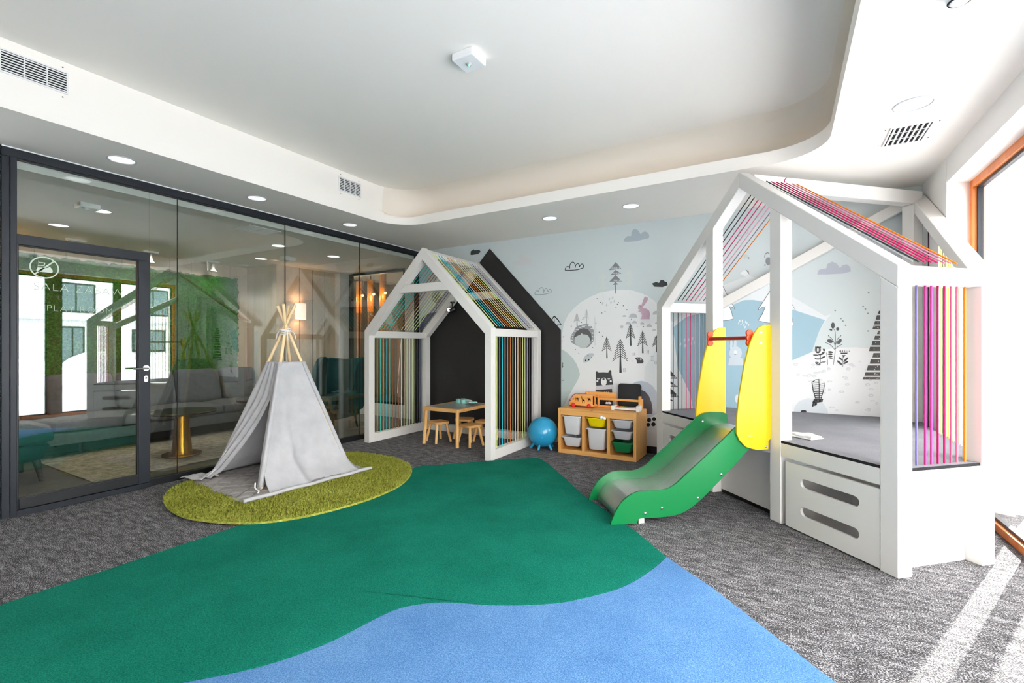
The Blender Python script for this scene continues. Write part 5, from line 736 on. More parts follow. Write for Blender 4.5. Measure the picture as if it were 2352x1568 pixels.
 ('mural_bear', [(38,3,[(-2.124,0.798),(-2.129,0.91),(-2.129,0.98),(-2.116,0.987),(-2.09,0.972),(-2.026,0.977),(-1.963,0.974),(-1.947,1.004),(-1.93,1.009),(-1.92,0.996),(-1.918,0.954),(-1.896,0.822)]),(39,3,[(-2.124,0.796),(-1.896,0.822),(-1.891,0.779),(-2.007,0.76),(-2.134,0.744)]),(38,3,[(-2.134,0.741),(-1.911,0.769),(-1.896,0.455),(-2.139,0.437)]),(18,4,[(-1.982,0.857),(-1.985,0.834),(-1.996,0.815),(-2.012,0.805),(-2.03,0.804),(-2.046,0.813),(-2.057,0.831),(-2.061,0.854),(-2.057,0.877),(-2.046,0.895),(-2.03,0.906),(-2.012,0.907),(-1.996,0.897),(-1.985,0.879)]),(21,5,[(-2.008,0.889),(-2.011,0.883),(-2.019,0.879),(-2.029,0.879),(-2.038,0.882),(-2.041,0.887),(-2.038,0.893),(-2.029,0.897),(-2.019,0.897),(-2.011,0.894)]),(18,4,[(-2.094,0.859),(-2.096,0.851),(-2.104,0.846),(-2.113,0.846),(-2.12,0.85),(-2.123,0.858),(-2.12,0.866),(-2.113,0.871),(-2.104,0.871),(-2.096,0.867)]),(18,4,[(-1.914,0.865),(-1.917,0.857),(-1.924,0.852),(-1.933,0.852),(-1.94,0.856),(-1.943,0.864),(-1.94,0.872),(-1.933,0.877),(-1.924,0.877),(-1.917,0.873)]),(18,4,[(-2.096,0.879),(-2.113,0.888),(-2.111,0.894),(-2.094,0.885)]),(18,4,[(-2.098,0.882),(-2.1,0.897),(-2.094,0.897),(-2.092,0.882)]),(18,4,[(-2.097,0.884),(-2.083,0.896),(-2.079,0.892),(-2.093,0.88)]),(18,4,[(-2.111,0.892),(-2.095,0.885),(-2.095,0.879),(-2.113,0.886)]),(18,4,[(-2.095,0.885),(-2.079,0.896),(-2.075,0.89),(-2.095,0.879)]),(18,4,[(-1.954,0.885),(-1.971,0.893),(-1.969,0.899),(-1.952,0.891)]),(18,4,[(-1.956,0.888),(-1.958,0.903),(-1.952,0.903),(-1.95,0.888)]),(18,4,[(-1.955,0.89),(-1.941,0.901),(-1.937,0.897),(-1.951,0.886)]),(18,4,[(-1.969,0.898),(-1.953,0.891),(-1.953,0.885),(-1.971,0.892)]),(18,4,[(-1.953,0.891),(-1.936,0.901),(-1.934,0.895),(-1.953,0.885)]),(18,4,[(-2,0.71),(-2.003,0.7),(-2.012,0.695),(-2.02,0.699),(-2.023,0.709),(-2.02,0.72),(-2.012,0.725),(-2.003,0.721)]),(18,4,[(-1.976,0.712),(-1.979,0.701),(-1.987,0.696),(-1.996,0.7),(-1.999,0.71),(-1.996,0.721),(-1.987,0.726),(-1.979,0.722)]),(18,4,[(-1.947,0.713),(-1.95,0.702),(-1.958,0.698),(-1.967,0.702),(-1.97,0.712),(-1.967,0.723),(-1.958,0.727),(-1.95,0.723)]),]),
 ('mural_hedgehog', [(40,3,[(-1.617,1.161),(-1.595,1.176),(-1.55,1.177),(-1.514,1.15),(-1.508,1.119),(-1.523,1.101),(-1.59,1.098),(-1.595,1.14)]),(18,4,[(-1.581,1.163),(-1.583,1.16),(-1.588,1.16),(-1.59,1.163),(-1.588,1.166),(-1.583,1.166)]),(18,4,[(-1.563,1.168),(-1.565,1.165),(-1.57,1.164),(-1.572,1.168),(-1.57,1.171),(-1.565,1.171)]),(18,4,[(-1.545,1.163),(-1.548,1.16),(-1.552,1.16),(-1.554,1.163),(-1.552,1.166),(-1.548,1.167)]),(18,4,[(-1.563,1.15),(-1.565,1.147),(-1.57,1.146),(-1.572,1.15),(-1.57,1.153),(-1.565,1.153)]),(18,4,[(-1.545,1.145),(-1.548,1.142),(-1.552,1.142),(-1.554,1.145),(-1.552,1.149),(-1.548,1.149)]),(18,4,[(-1.527,1.15),(-1.53,1.147),(-1.534,1.147),(-1.536,1.15),(-1.534,1.153),(-1.53,1.153)]),]),
 ('mural_sprig', [(41,3,[(-1.405,1.121),(-1.405,1.201),(-1.403,1.201),(-1.403,1.121)]),(41,3,[(-1.407,1.193),(-1.409,1.188),(-1.416,1.184),(-1.421,1.185),(-1.419,1.19),(-1.412,1.194)]),(41,3,[(-1.386,1.185),(-1.391,1.185),(-1.398,1.188),(-1.4,1.193),(-1.395,1.194),(-1.388,1.19)]),(41,3,[(-1.407,1.177),(-1.409,1.172),(-1.416,1.168),(-1.421,1.169),(-1.419,1.174),(-1.412,1.178)]),(41,3,[(-1.386,1.169),(-1.391,1.169),(-1.398,1.172),(-1.4,1.177),(-1.395,1.178),(-1.388,1.174)]),(41,3,[(-1.407,1.161),(-1.409,1.156),(-1.416,1.152),(-1.421,1.153),(-1.419,1.158),(-1.412,1.162)]),(41,3,[(-1.386,1.154),(-1.391,1.153),(-1.398,1.156),(-1.4,1.161),(-1.395,1.162),(-1.388,1.158)]),(41,3,[(-1.407,1.145),(-1.409,1.14),(-1.416,1.136),(-1.421,1.137),(-1.419,1.142),(-1.412,1.146)]),(41,3,[(-1.386,1.138),(-1.391,1.137),(-1.398,1.14),(-1.4,1.145),(-1.395,1.146),(-1.388,1.142)]),(41,3,[(-1.365,1.086),(-1.365,1.14),(-1.363,1.14),(-1.363,1.086)]),(41,3,[(-1.368,1.135),(-1.37,1.131),(-1.377,1.127),(-1.382,1.127),(-1.38,1.132),(-1.373,1.136)]),(41,3,[(-1.347,1.128),(-1.352,1.127),(-1.359,1.131),(-1.361,1.135),(-1.356,1.136),(-1.349,1.133)]),(41,3,[(-1.368,1.125),(-1.37,1.12),(-1.377,1.116),(-1.382,1.117),(-1.38,1.121),(-1.373,1.125)]),(41,3,[(-1.347,1.117),(-1.352,1.117),(-1.359,1.12),(-1.361,1.125),(-1.356,1.126),(-1.349,1.122)]),(41,3,[(-1.368,1.114),(-1.37,1.109),(-1.377,1.106),(-1.382,1.106),(-1.38,1.111),(-1.373,1.115)]),(41,3,[(-1.347,1.107),(-1.352,1.106),(-1.359,1.11),(-1.361,1.114),(-1.356,1.115),(-1.349,1.111)]),(41,3,[(-1.368,1.104),(-1.37,1.099),(-1.377,1.095),(-1.382,1.096),(-1.38,1.1),(-1.373,1.104)]),(41,3,[(-1.347,1.096),(-1.352,1.095),(-1.359,1.099),(-1.361,1.104),(-1.356,1.105),(-1.349,1.101)]),(41,3,[(-1.752,0.978),(-1.752,1.042),(-1.75,1.042),(-1.75,0.978)]),(41,3,[(-1.754,1.036),(-1.756,1.031),(-1.764,1.027),(-1.769,1.028),(-1.767,1.032),(-1.76,1.037)]),(41,3,[(-1.732,1.029),(-1.737,1.028),(-1.745,1.031),(-1.747,1.036),(-1.742,1.037),(-1.734,1.033)]),(41,3,[(-1.754,1.023),(-1.756,1.018),(-1.764,1.014),(-1.769,1.015),(-1.767,1.02),(-1.76,1.024)]),(41,3,[(-1.732,1.016),(-1.737,1.015),(-1.745,1.019),(-1.747,1.023),(-1.742,1.024),(-1.734,1.02)]),(41,3,[(-1.754,1.01),(-1.756,1.005),(-1.764,1.001),(-1.769,1.002),(-1.767,1.007),(-1.76,1.011)]),(41,3,[(-1.732,1.003),(-1.737,1.002),(-1.745,1.006),(-1.747,1.01),(-1.742,1.011),(-1.734,1.008)]),(41,3,[(-1.754,0.997),(-1.756,0.993),(-1.764,0.988),(-1.769,0.989),(-1.767,0.994),(-1.76,0.998)]),(41,3,[(-1.732,0.99),(-1.737,0.989),(-1.745,0.993),(-1.747,0.998),(-1.742,0.999),(-1.734,0.995)]),(41,3,[(-1.457,1.218),(-1.457,1.272),(-1.455,1.272),(-1.455,1.218)]),(41,3,[(-1.46,1.268),(-1.462,1.263),(-1.469,1.259),(-1.474,1.26),(-1.472,1.264),(-1.465,1.268)]),(41,3,[(-1.439,1.26),(-1.444,1.259),(-1.451,1.263),(-1.453,1.268),(-1.448,1.268),(-1.441,1.265)]),(41,3,[(-1.46,1.257),(-1.462,1.252),(-1.469,1.248),(-1.474,1.249),(-1.472,1.254),(-1.465,1.258)]),(41,3,[(-1.439,1.249),(-1.444,1.248),(-1.451,1.252),(-1.453,1.257),(-1.448,1.258),(-1.441,1.254)]),(41,3,[(-1.46,1.246),(-1.462,1.241),(-1.469,1.238),(-1.474,1.238),(-1.472,1.243),(-1.465,1.247)]),(41,3,[(-1.439,1.239),(-1.444,1.238),(-1.451,1.242),(-1.453,1.246),(-1.448,1.247),(-1.441,1.243)]),(41,3,[(-1.46,1.235),(-1.462,1.231),(-1.469,1.227),(-1.474,1.228),(-1.472,1.232),(-1.465,1.236)]),(41,3,[(-1.439,1.228),(-1.444,1.227),(-1.451,1.231),(-1.453,1.236),(-1.448,1.236),(-1.441,1.233)]),(41,3,[(-1.629,1.194),(-1.629,1.235),(-1.627,1.235),(-1.627,1.194)]),(41,3,[(-1.632,1.232),(-1.634,1.228),(-1.641,1.224),(-1.646,1.224),(-1.644,1.229),(-1.637,1.233)]),(41,3,[(-1.61,1.225),(-1.615,1.224),(-1.623,1.228),(-1.625,1.232),(-1.619,1.233),(-1.612,1.229)]),(41,3,[(-1.632,1.224),(-1.634,1.22),(-1.641,1.216),(-1.646,1.216),(-1.644,1.221),(-1.637,1.225)]),(41,3,[(-1.61,1.217),(-1.615,1.216),(-1.623,1.22),(-1.625,1.224),(-1.619,1.225),(-1.612,1.221)]),(41,3,[(-1.632,1.216),(-1.634,1.211),(-1.641,1.207),(-1.646,1.208),(-1.644,1.213),(-1.637,1.217)]),(41,3,[(-1.61,1.209),(-1.615,1.208),(-1.623,1.212),(-1.625,1.216),(-1.619,1.217),(-1.612,1.213)]),(41,3,[(-1.632,1.208),(-1.634,1.203),(-1.641,1.199),(-1.646,1.2),(-1.644,1.205),(-1.637,1.209)]),(41,3,[(-1.61,1.2),(-1.615,1.2),(-1.623,1.203),(-1.625,1.208),(-1.619,1.209),(-1.612,1.205)]),]),
 ('mural_arch', [(42,3,[(-1.723,0.285),(-1.718,0.696),(-1.695,0.797),(-1.649,0.845),(-1.595,0.874),(-1.532,0.885),(-1.461,0.87),(-1.399,0.828),(-1.351,0.76),(-1.33,0.673),(-1.325,0.497)]),(43,4,[(-1.649,0.464),(-1.64,0.655),(-1.613,0.738),(-1.581,0.766),(-1.541,0.773),(-1.487,0.753),(-1.443,0.702),(-1.412,0.624),(-1.399,0.536),(-1.401,0.481)]),]),
 ('mural_dot', [(44,3,[(-1.415,0.409),(-1.418,0.395),(-1.428,0.385),(-1.441,0.38),(-1.455,0.382),(-1.464,0.391),(-1.468,0.404),(-1.464,0.418),(-1.455,0.429),(-1.441,0.433),(-1.428,0.431),(-1.418,0.422)]),(44,3,[(-1.356,0.424),(-1.36,0.412),(-1.369,0.402),(-1.381,0.398),(-1.393,0.4),(-1.402,0.408),(-1.405,0.42),(-1.402,0.433),(-1.393,0.443),(-1.381,0.447),(-1.369,0.444),(-1.36,0.436)]),(44,3,[(-1.427,0.349),(-1.431,0.336),(-1.44,0.326),(-1.452,0.322),(-1.464,0.324),(-1.473,0.332),(-1.476,0.345),(-1.473,0.357),(-1.464,0.367),(-1.452,0.371),(-1.44,0.369),(-1.431,0.361)]),(44,3,[(-1.362,0.36),(-1.366,0.346),(-1.375,0.336),(-1.388,0.331),(-1.402,0.333),(-1.411,0.342),(-1.415,0.355),(-1.411,0.369),(-1.402,0.38),(-1.388,0.384),(-1.375,0.382),(-1.366,0.373)]),]),
 ('mural_plant', [(45,5,[(0.445,1.531),(0.444,1.517),(0.44,1.505),(0.433,1.499),(0.427,1.499),(0.421,1.506),(0.416,1.517),(0.415,1.532),(0.416,1.546),(0.421,1.557),(0.427,1.563),(0.433,1.563),(0.44,1.557),(0.444,1.545)]),(45,5,[(0.483,1.494),(0.482,1.487),(0.478,1.481),(0.473,1.478),(0.467,1.478),(0.462,1.481),(0.458,1.487),(0.456,1.494),(0.458,1.501),(0.462,1.507),(0.467,1.51),(0.473,1.51),(0.478,1.507),(0.482,1.501)]),(45,5,[(0.425,1.483),(0.423,1.479),(0.419,1.478),(0.413,1.478),(0.408,1.48),(0.403,1.484),(0.401,1.488),(0.4,1.492),(0.403,1.496),(0.407,1.497),(0.412,1.497),(0.418,1.495),(0.422,1.491),(0.425,1.487)]),(45,5,[(0.43,1.36),(0.425,1.353),(0.417,1.349),(0.406,1.349),(0.395,1.353),(0.386,1.361),(0.381,1.37),(0.38,1.379),(0.385,1.386),(0.393,1.39),(0.404,1.389),(0.415,1.385),(0.424,1.378),(0.429,1.369)]),(45,5,[(0.501,1.39),(0.504,1.383),(0.504,1.372),(0.5,1.361),(0.493,1.35),(0.484,1.342),(0.476,1.339),(0.469,1.342),(0.466,1.349),(0.466,1.36),(0.47,1.372),(0.477,1.383),(0.486,1.39),(0.494,1.393)]),(45,5,[(0.431,1.501),(0.435,1.498),(0.433,1.494),(0.429,1.497)]),(45,5,[(0.435,1.498),(0.441,1.493),(0.438,1.49),(0.433,1.494)]),(45,5,[(0.441,1.493),(0.447,1.483),(0.443,1.482),(0.438,1.49)]),(45,5,[(0.447,1.483),(0.451,1.462),(0.447,1.462),(0.443,1.482)]),(45,5,[(0.451,1.462),(0.453,1.425),(0.448,1.425),(0.447,1.462)]),(45,5,[(0.453,1.425),(0.453,1.374),(0.448,1.374),(0.448,1.425)]),(45,5,[(0.453,1.374),(0.452,1.323),(0.448,1.323),(0.448,1.374)]),(45,5,[(0.452,1.323),(0.451,1.28),(0.447,1.28),(0.448,1.323)]),(45,5,[(0.451,1.28),(0.45,1.25),(0.445,1.25),(0.447,1.28)]),(45,5,[(0.45,1.25),(0.448,1.226),(0.443,1.227),(0.445,1.25)]),(45,5,[(0.448,1.226),(0.445,1.206),(0.441,1.207),(0.443,1.227)]),(45,5,[(0.445,1.206),(0.443,1.188),(0.439,1.188),(0.441,1.207)]),(45,5,[(0.443,1.188),(0.441,1.169),(0.437,1.17),(0.439,1.188)]),(45,5,[(0.441,1.169),(0.439,1.152),(0.435,1.153),(0.437,1.17)]),(45,5,[(0.439,1.152),(0.437,1.138),(0.433,1.138),(0.435,1.153)]),(45,5,[(0.437,1.138),(0.436,1.128),(0.432,1.128),(0.433,1.138)]),(45,5,[(0.394,1.428),(0.401,1.419),(0.398,1.416),(0.39,1.424)]),(45,5,[(0.401,1.419),(0.412,1.408),(0.408,1.405),(0.398,1.416)]),(45,5,[(0.412,1.408),(0.423,1.395),(0.419,1.392),(0.408,1.405)]),(45,5,[(0.423,1.395),(0.432,1.381),(0.428,1.379),(0.419,1.392)]),(45,5,[(0.432,1.381),(0.438,1.366),(0.434,1.365),(0.428,1.379)]),(45,5,[(0.438,1.366),(0.443,1.35),(0.439,1.349),(0.434,1.365)]),(45,5,[(0.443,1.35),(0.447,1.336),(0.442,1.335),(0.439,1.349)]),(45,5,[(0.447,1.336),(0.449,1.326),(0.445,1.324),(0.442,1.335)]),(45,5,[(0.5,1.423),(0.494,1.417),(0.491,1.421),(0.496,1.427)]),(45,5,[(0.494,1.417),(0.486,1.409),(0.482,1.412),(0.491,1.421)]),(45,5,[(0.486,1.409),(0.477,1.399),(0.473,1.402),(0.482,1.412)]),(45,5,[(0.477,1.399),(0.47,1.388),(0.466,1.39),(0.473,1.402)]),(45,5,[(0.47,1.388),(0.465,1.375),(0.461,1.376),(0.466,1.39)]),(45,5,[(0.465,1.375),(0.461,1.359),(0.456,1.36),(0.461,1.376)]),(45,5,[(0.461,1.359),(0.458,1.344),(0.453,1.345),(0.456,1.36)]),(45,5,[(0.458,1.344),(0.455,1.334),(0.451,1.334),(0.453,1.345)]),(45,5,[(0.37,1.357),(0.379,1.352),(0.376,1.348),(0.368,1.353)]),(45,5,[(0.379,1.352),(0.391,1.345),(0.389,1.341),(0.376,1.348)]),(45,5,[(0.391,1.345),(0.405,1.336),(0.402,1.332),(0.389,1.341)]),(45,5,[(0.405,1.336),(0.417,1.327),(0.413,1.323),(0.402,1.332)]),(45,5,[(0.417,1.327),(0.427,1.315),(0.423,1.312),(0.413,1.323)]),(45,5,[(0.427,1.315),(0.436,1.302),(0.432,1.299),(0.423,1.312)]),(45,5,[(0.436,1.302),(0.443,1.29),(0.44,1.287),(0.432,1.299)]),(45,5,[(0.443,1.29),(0.449,1.281),(0.445,1.279),(0.44,1.287)]),(45,5,[(0.505,1.332),(0.5,1.329),(0.498,1.333),(0.503,1.336)]),(45,5,[(0.5,1.329),(0.492,1.325),(0.49,1.329),(0.498,1.333)]),(45,5,[(0.492,1.325),(0.484,1.32),(0.481,1.323),(0.49,1.329)]),(45,5,[(0.484,1.32),(0.476,1.314),(0.474,1.318),(0.481,1.323)]),(45,5,[(0.476,1.314),(0.47,1.308),(0.466,1.311),(0.474,1.318)]),(45,5,[(0.47,1.308),(0.463,1.3),(0.459,1.303),(0.466,1.311)]),(45,5,[(0.463,1.3),(0.457,1.293),(0.453,1.295),(0.459,1.303)]),(45,5,[(0.457,1.293),(0.453,1.288),(0.449,1.29),(0.453,1.295)]),(45,5,[(0.379,1.252),(0.38,1.24),(0.375,1.24),(0.375,1.252)]),(45,5,[(0.38,1.24),(0.381,1.223),(0.376,1.223),(0.375,1.24)]),(45,5,[(0.381,1.223),(0.382,1.205),(0.378,1.204),(0.376,1.223)]),(45,5,[(0.382,1.205),(0.383,1.187),(0.379,1.187),(0.378,1.204)]),(45,5,[(0.383,1.187),(0.385,1.17),(0.38,1.17),(0.379,1.187)]),(45,5,[(0.385,1.17),(0.386,1.153),(0.382,1.153),(0.38,1.17)]),(45,5,[(0.386,1.153),(0.387,1.138),(0.383,1.137),(0.382,1.153)]),(45,5,[(0.387,1.138),(0.388,1.127),(0.384,1.127),(0.383,1.137)]),(45,5,[(0.325,1.233),(0.323,1.131),(0.319,1.131),(0.321,1.233)]),(45,5,[(0.516,1.207),(0.516,1.107),(0.512,1.107),(0.512,1.207)]),(45,5,[(0.396,1.426),(0.394,1.422),(0.39,1.422),(0.388,1.426),(0.39,1.43),(0.394,1.43)]),(45,5,[(0.501,1.425),(0.5,1.421),(0.496,1.421),(0.494,1.425),(0.496,1.429),(0.5,1.429)]),(45,5,[(0.373,1.355),(0.371,1.351),(0.367,1.351),(0.365,1.355),(0.367,1.359),(0.371,1.359)]),(45,5,[(0.507,1.334),(0.505,1.33),(0.502,1.33),(0.5,1.334),(0.502,1.338),(0.505,1.338)]),]),
 ('mural_flower', [(46,5,[(0.326,1.279),(0.324,1.264),(0.316,1.251),(0.306,1.244),(0.294,1.244),(0.283,1.251),(0.276,1.263),(0.273,1.279),(0.276,1.294),(0.283,1.306),(0.294,1.313),(0.306,1.313),(0.316,1.306),(0.324,1.294)]),(18,6,[(0.285,1.279),(0.284,1.264),(0.282,1.258),(0.28,1.264),(0.28,1.279),(0.282,1.293),(0.284,1.299),(0.285,1.293)]),(18,6,[(0.297,1.279),(0.296,1.264),(0.293,1.258),(0.292,1.264),(0.292,1.279),(0.293,1.293),(0.295,1.299),(0.297,1.293)]),(18,6,[(0.308,1.279),(0.307,1.264),(0.305,1.258),(0.304,1.264),(0.304,1.279),(0.305,1.293),(0.307,1.299),(0.308,1.293)]),(18,6,[(0.32,1.279),(0.319,1.264),(0.317,1.259),(0.315,1.265),(0.315,1.279),(0.316,1.293),(0.318,1.299),(0.32,1.293)]),(46,5,[(0.275,1.299),(0.28,1.321),(0.286,1.299)]),(46,5,[(0.286,1.299),(0.291,1.321),(0.297,1.299)]),(46,5,[(0.297,1.299),(0.302,1.321),(0.308,1.299)]),(46,5,[(0.308,1.299),(0.313,1.321),(0.318,1.299)]),(46,5,[(0.318,1.299),(0.324,1.321),(0.329,1.299)]),(46,5,[(0.304,1.224),(0.301,1.221),(0.295,1.219),(0.285,1.218),(0.275,1.219),(0.266,1.22),(0.259,1.223),(0.257,1.226),(0.259,1.229),(0.266,1.231),(0.275,1.231),(0.286,1.231),(0.295,1.229),(0.301,1.227)]),(46,5,[(0.321,1.183),(0.318,1.18),(0.311,1.178),(0.301,1.177),(0.29,1.178),(0.28,1.181),(0.273,1.185),(0.271,1.189),(0.274,1.192),(0.281,1.194),(0.291,1.195),(0.302,1.193),(0.312,1.191),(0.318,1.187)]),(46,5,[(0.323,1.127),(0.319,1.122),(0.311,1.121),(0.301,1.123),(0.291,1.128),(0.282,1.135),(0.277,1.142),(0.277,1.149),(0.281,1.153),(0.289,1.154),(0.299,1.152),(0.309,1.147),(0.317,1.14),(0.322,1.133)]),(46,5,[(0.35,1.238),(0.344,1.233),(0.337,1.23),(0.332,1.231),(0.329,1.235),(0.33,1.241),(0.333,1.248),(0.339,1.255),(0.346,1.26),(0.352,1.263),(0.357,1.262),(0.36,1.258),(0.36,1.252),(0.356,1.245)]),(46,5,[(0.362,1.283),(0.364,1.277),(0.363,1.271),(0.36,1.267),(0.357,1.265),(0.352,1.266),(0.348,1.269),(0.345,1.275),(0.344,1.281),(0.345,1.287),(0.347,1.291),(0.351,1.293),(0.355,1.292),(0.359,1.289)]),(46,5,[(0.353,1.239),(0.351,1.235),(0.344,1.231),(0.334,1.227),(0.322,1.224),(0.312,1.223),(0.304,1.224),(0.301,1.226),(0.303,1.23),(0.31,1.234),(0.32,1.238),(0.331,1.241),(0.342,1.242),(0.35,1.242)]),(46,5,[(0.367,1.212),(0.366,1.208),(0.361,1.202),(0.352,1.196),(0.342,1.19),(0.333,1.187),(0.325,1.187),(0.322,1.189),(0.323,1.193),(0.328,1.199),(0.337,1.205),(0.347,1.211),(0.357,1.214),(0.364,1.214)]),(46,5,[(0.37,1.161),(0.368,1.156),(0.362,1.151),(0.353,1.146),(0.343,1.142),(0.333,1.14),(0.326,1.14),(0.323,1.142),(0.324,1.147),(0.33,1.152),(0.339,1.157),(0.349,1.161),(0.359,1.163),(0.366,1.163)]),(46,5,[(0.432,1.254),(0.43,1.25),(0.423,1.247),(0.414,1.246),(0.404,1.247),(0.395,1.25),(0.389,1.254),(0.387,1.259),(0.39,1.263),(0.396,1.266),(0.405,1.267),(0.415,1.266),(0.424,1.263),(0.43,1.258)]),(46,5,[(0.427,1.234),(0.425,1.23),(0.419,1.227),(0.41,1.226),(0.401,1.227),(0.392,1.229),(0.386,1.232),(0.385,1.236),(0.387,1.24),(0.393,1.243),(0.401,1.244),(0.411,1.244),(0.419,1.242),(0.425,1.238)]),(46,5,[(0.428,1.213),(0.426,1.21),(0.421,1.206),(0.414,1.204),(0.405,1.203),(0.398,1.203),(0.392,1.205),(0.39,1.208),(0.392,1.211),(0.397,1.215),(0.404,1.217),(0.412,1.218),(0.42,1.218),(0.426,1.216)]),(46,5,[(0.43,1.192),(0.429,1.19),(0.424,1.189),(0.418,1.188),(0.412,1.188),(0.405,1.189),(0.401,1.19),(0.4,1.192),(0.401,1.194),(0.405,1.196),(0.412,1.197),(0.418,1.197),(0.424,1.196),(0.429,1.194)]),(47,6,[(0.311,1.184),(0.307,1.183),(0.296,1.183),(0.285,1.185),(0.28,1.188),(0.285,1.189),(0.296,1.189),(0.307,1.187)]),(47,6,[(0.361,1.157),(0.357,1.154),(0.347,1.149),(0.336,1.146),(0.331,1.146),(0.335,1.149),(0.346,1.154),(0.356,1.157)]),(47,6,[(0.314,1.131),(0.309,1.13),(0.299,1.134),(0.289,1.14),(0.285,1.145),(0.291,1.145),(0.301,1.141),(0.311,1.135)]),]),
 ('mural_flower', [(46,5,[(0.477,1.26),(0.482,1.284),(0.486,1.26)]),(46,5,[(0.492,1.26),(0.497,1.284),(0.501,1.26)]),(46,5,[(0.507,1.26),(0.512,1.284),(0.516,1.26)]),(46,5,[(0.521,1.26),(0.527,1.285),(0.531,1.26)]),(46,5,[(0.536,1.26),(0.541,1.285),(0.546,1.26)]),(46,5,[(0.551,1.26),(0.556,1.285),(0.561,1.26)]),(46,5,[(0.566,1.26),(0.571,1.285),(0.575,1.26)]),(46,5,[(0.491,1.252),(0.556,1.253),(0.546,1.238),(0.499,1.238)]),(46,5,[(0.505,1.227),(0.538,1.228),(0.521,1.203),(0.518,1.203)]),(46,5,[(0.513,1.172),(0.509,1.171),(0.503,1.173),(0.495,1.179),(0.487,1.187),(0.481,1.195),(0.478,1.202),(0.478,1.206),(0.482,1.207),(0.488,1.205),(0.496,1.199),(0.503,1.191),(0.509,1.183),(0.513,1.176)]),(46,5,[(0.558,1.205),(0.559,1.2),(0.555,1.191),(0.549,1.179),(0.54,1.168),(0.531,1.16),(0.523,1.155),(0.519,1.155),(0.518,1.161),(0.522,1.17),(0.528,1.182),(0.537,1.193),(0.546,1.201),(0.554,1.206)]),(46,5,[(0.509,1.125),(0.505,1.123),(0.496,1.127),(0.486,1.134),(0.476,1.145),(0.468,1.156),(0.463,1.165),(0.464,1.171),(0.468,1.172),(0.477,1.169),(0.487,1.161),(0.497,1.151),(0.505,1.14),(0.51,1.131)]),(46,5,[(0.559,1.166),(0.559,1.161),(0.554,1.154),(0.547,1.147),(0.537,1.141),(0.528,1.136),(0.521,1.135),(0.518,1.137),(0.518,1.142),(0.523,1.149),(0.53,1.156),(0.54,1.162),(0.549,1.167),(0.556,1.168)]),]),
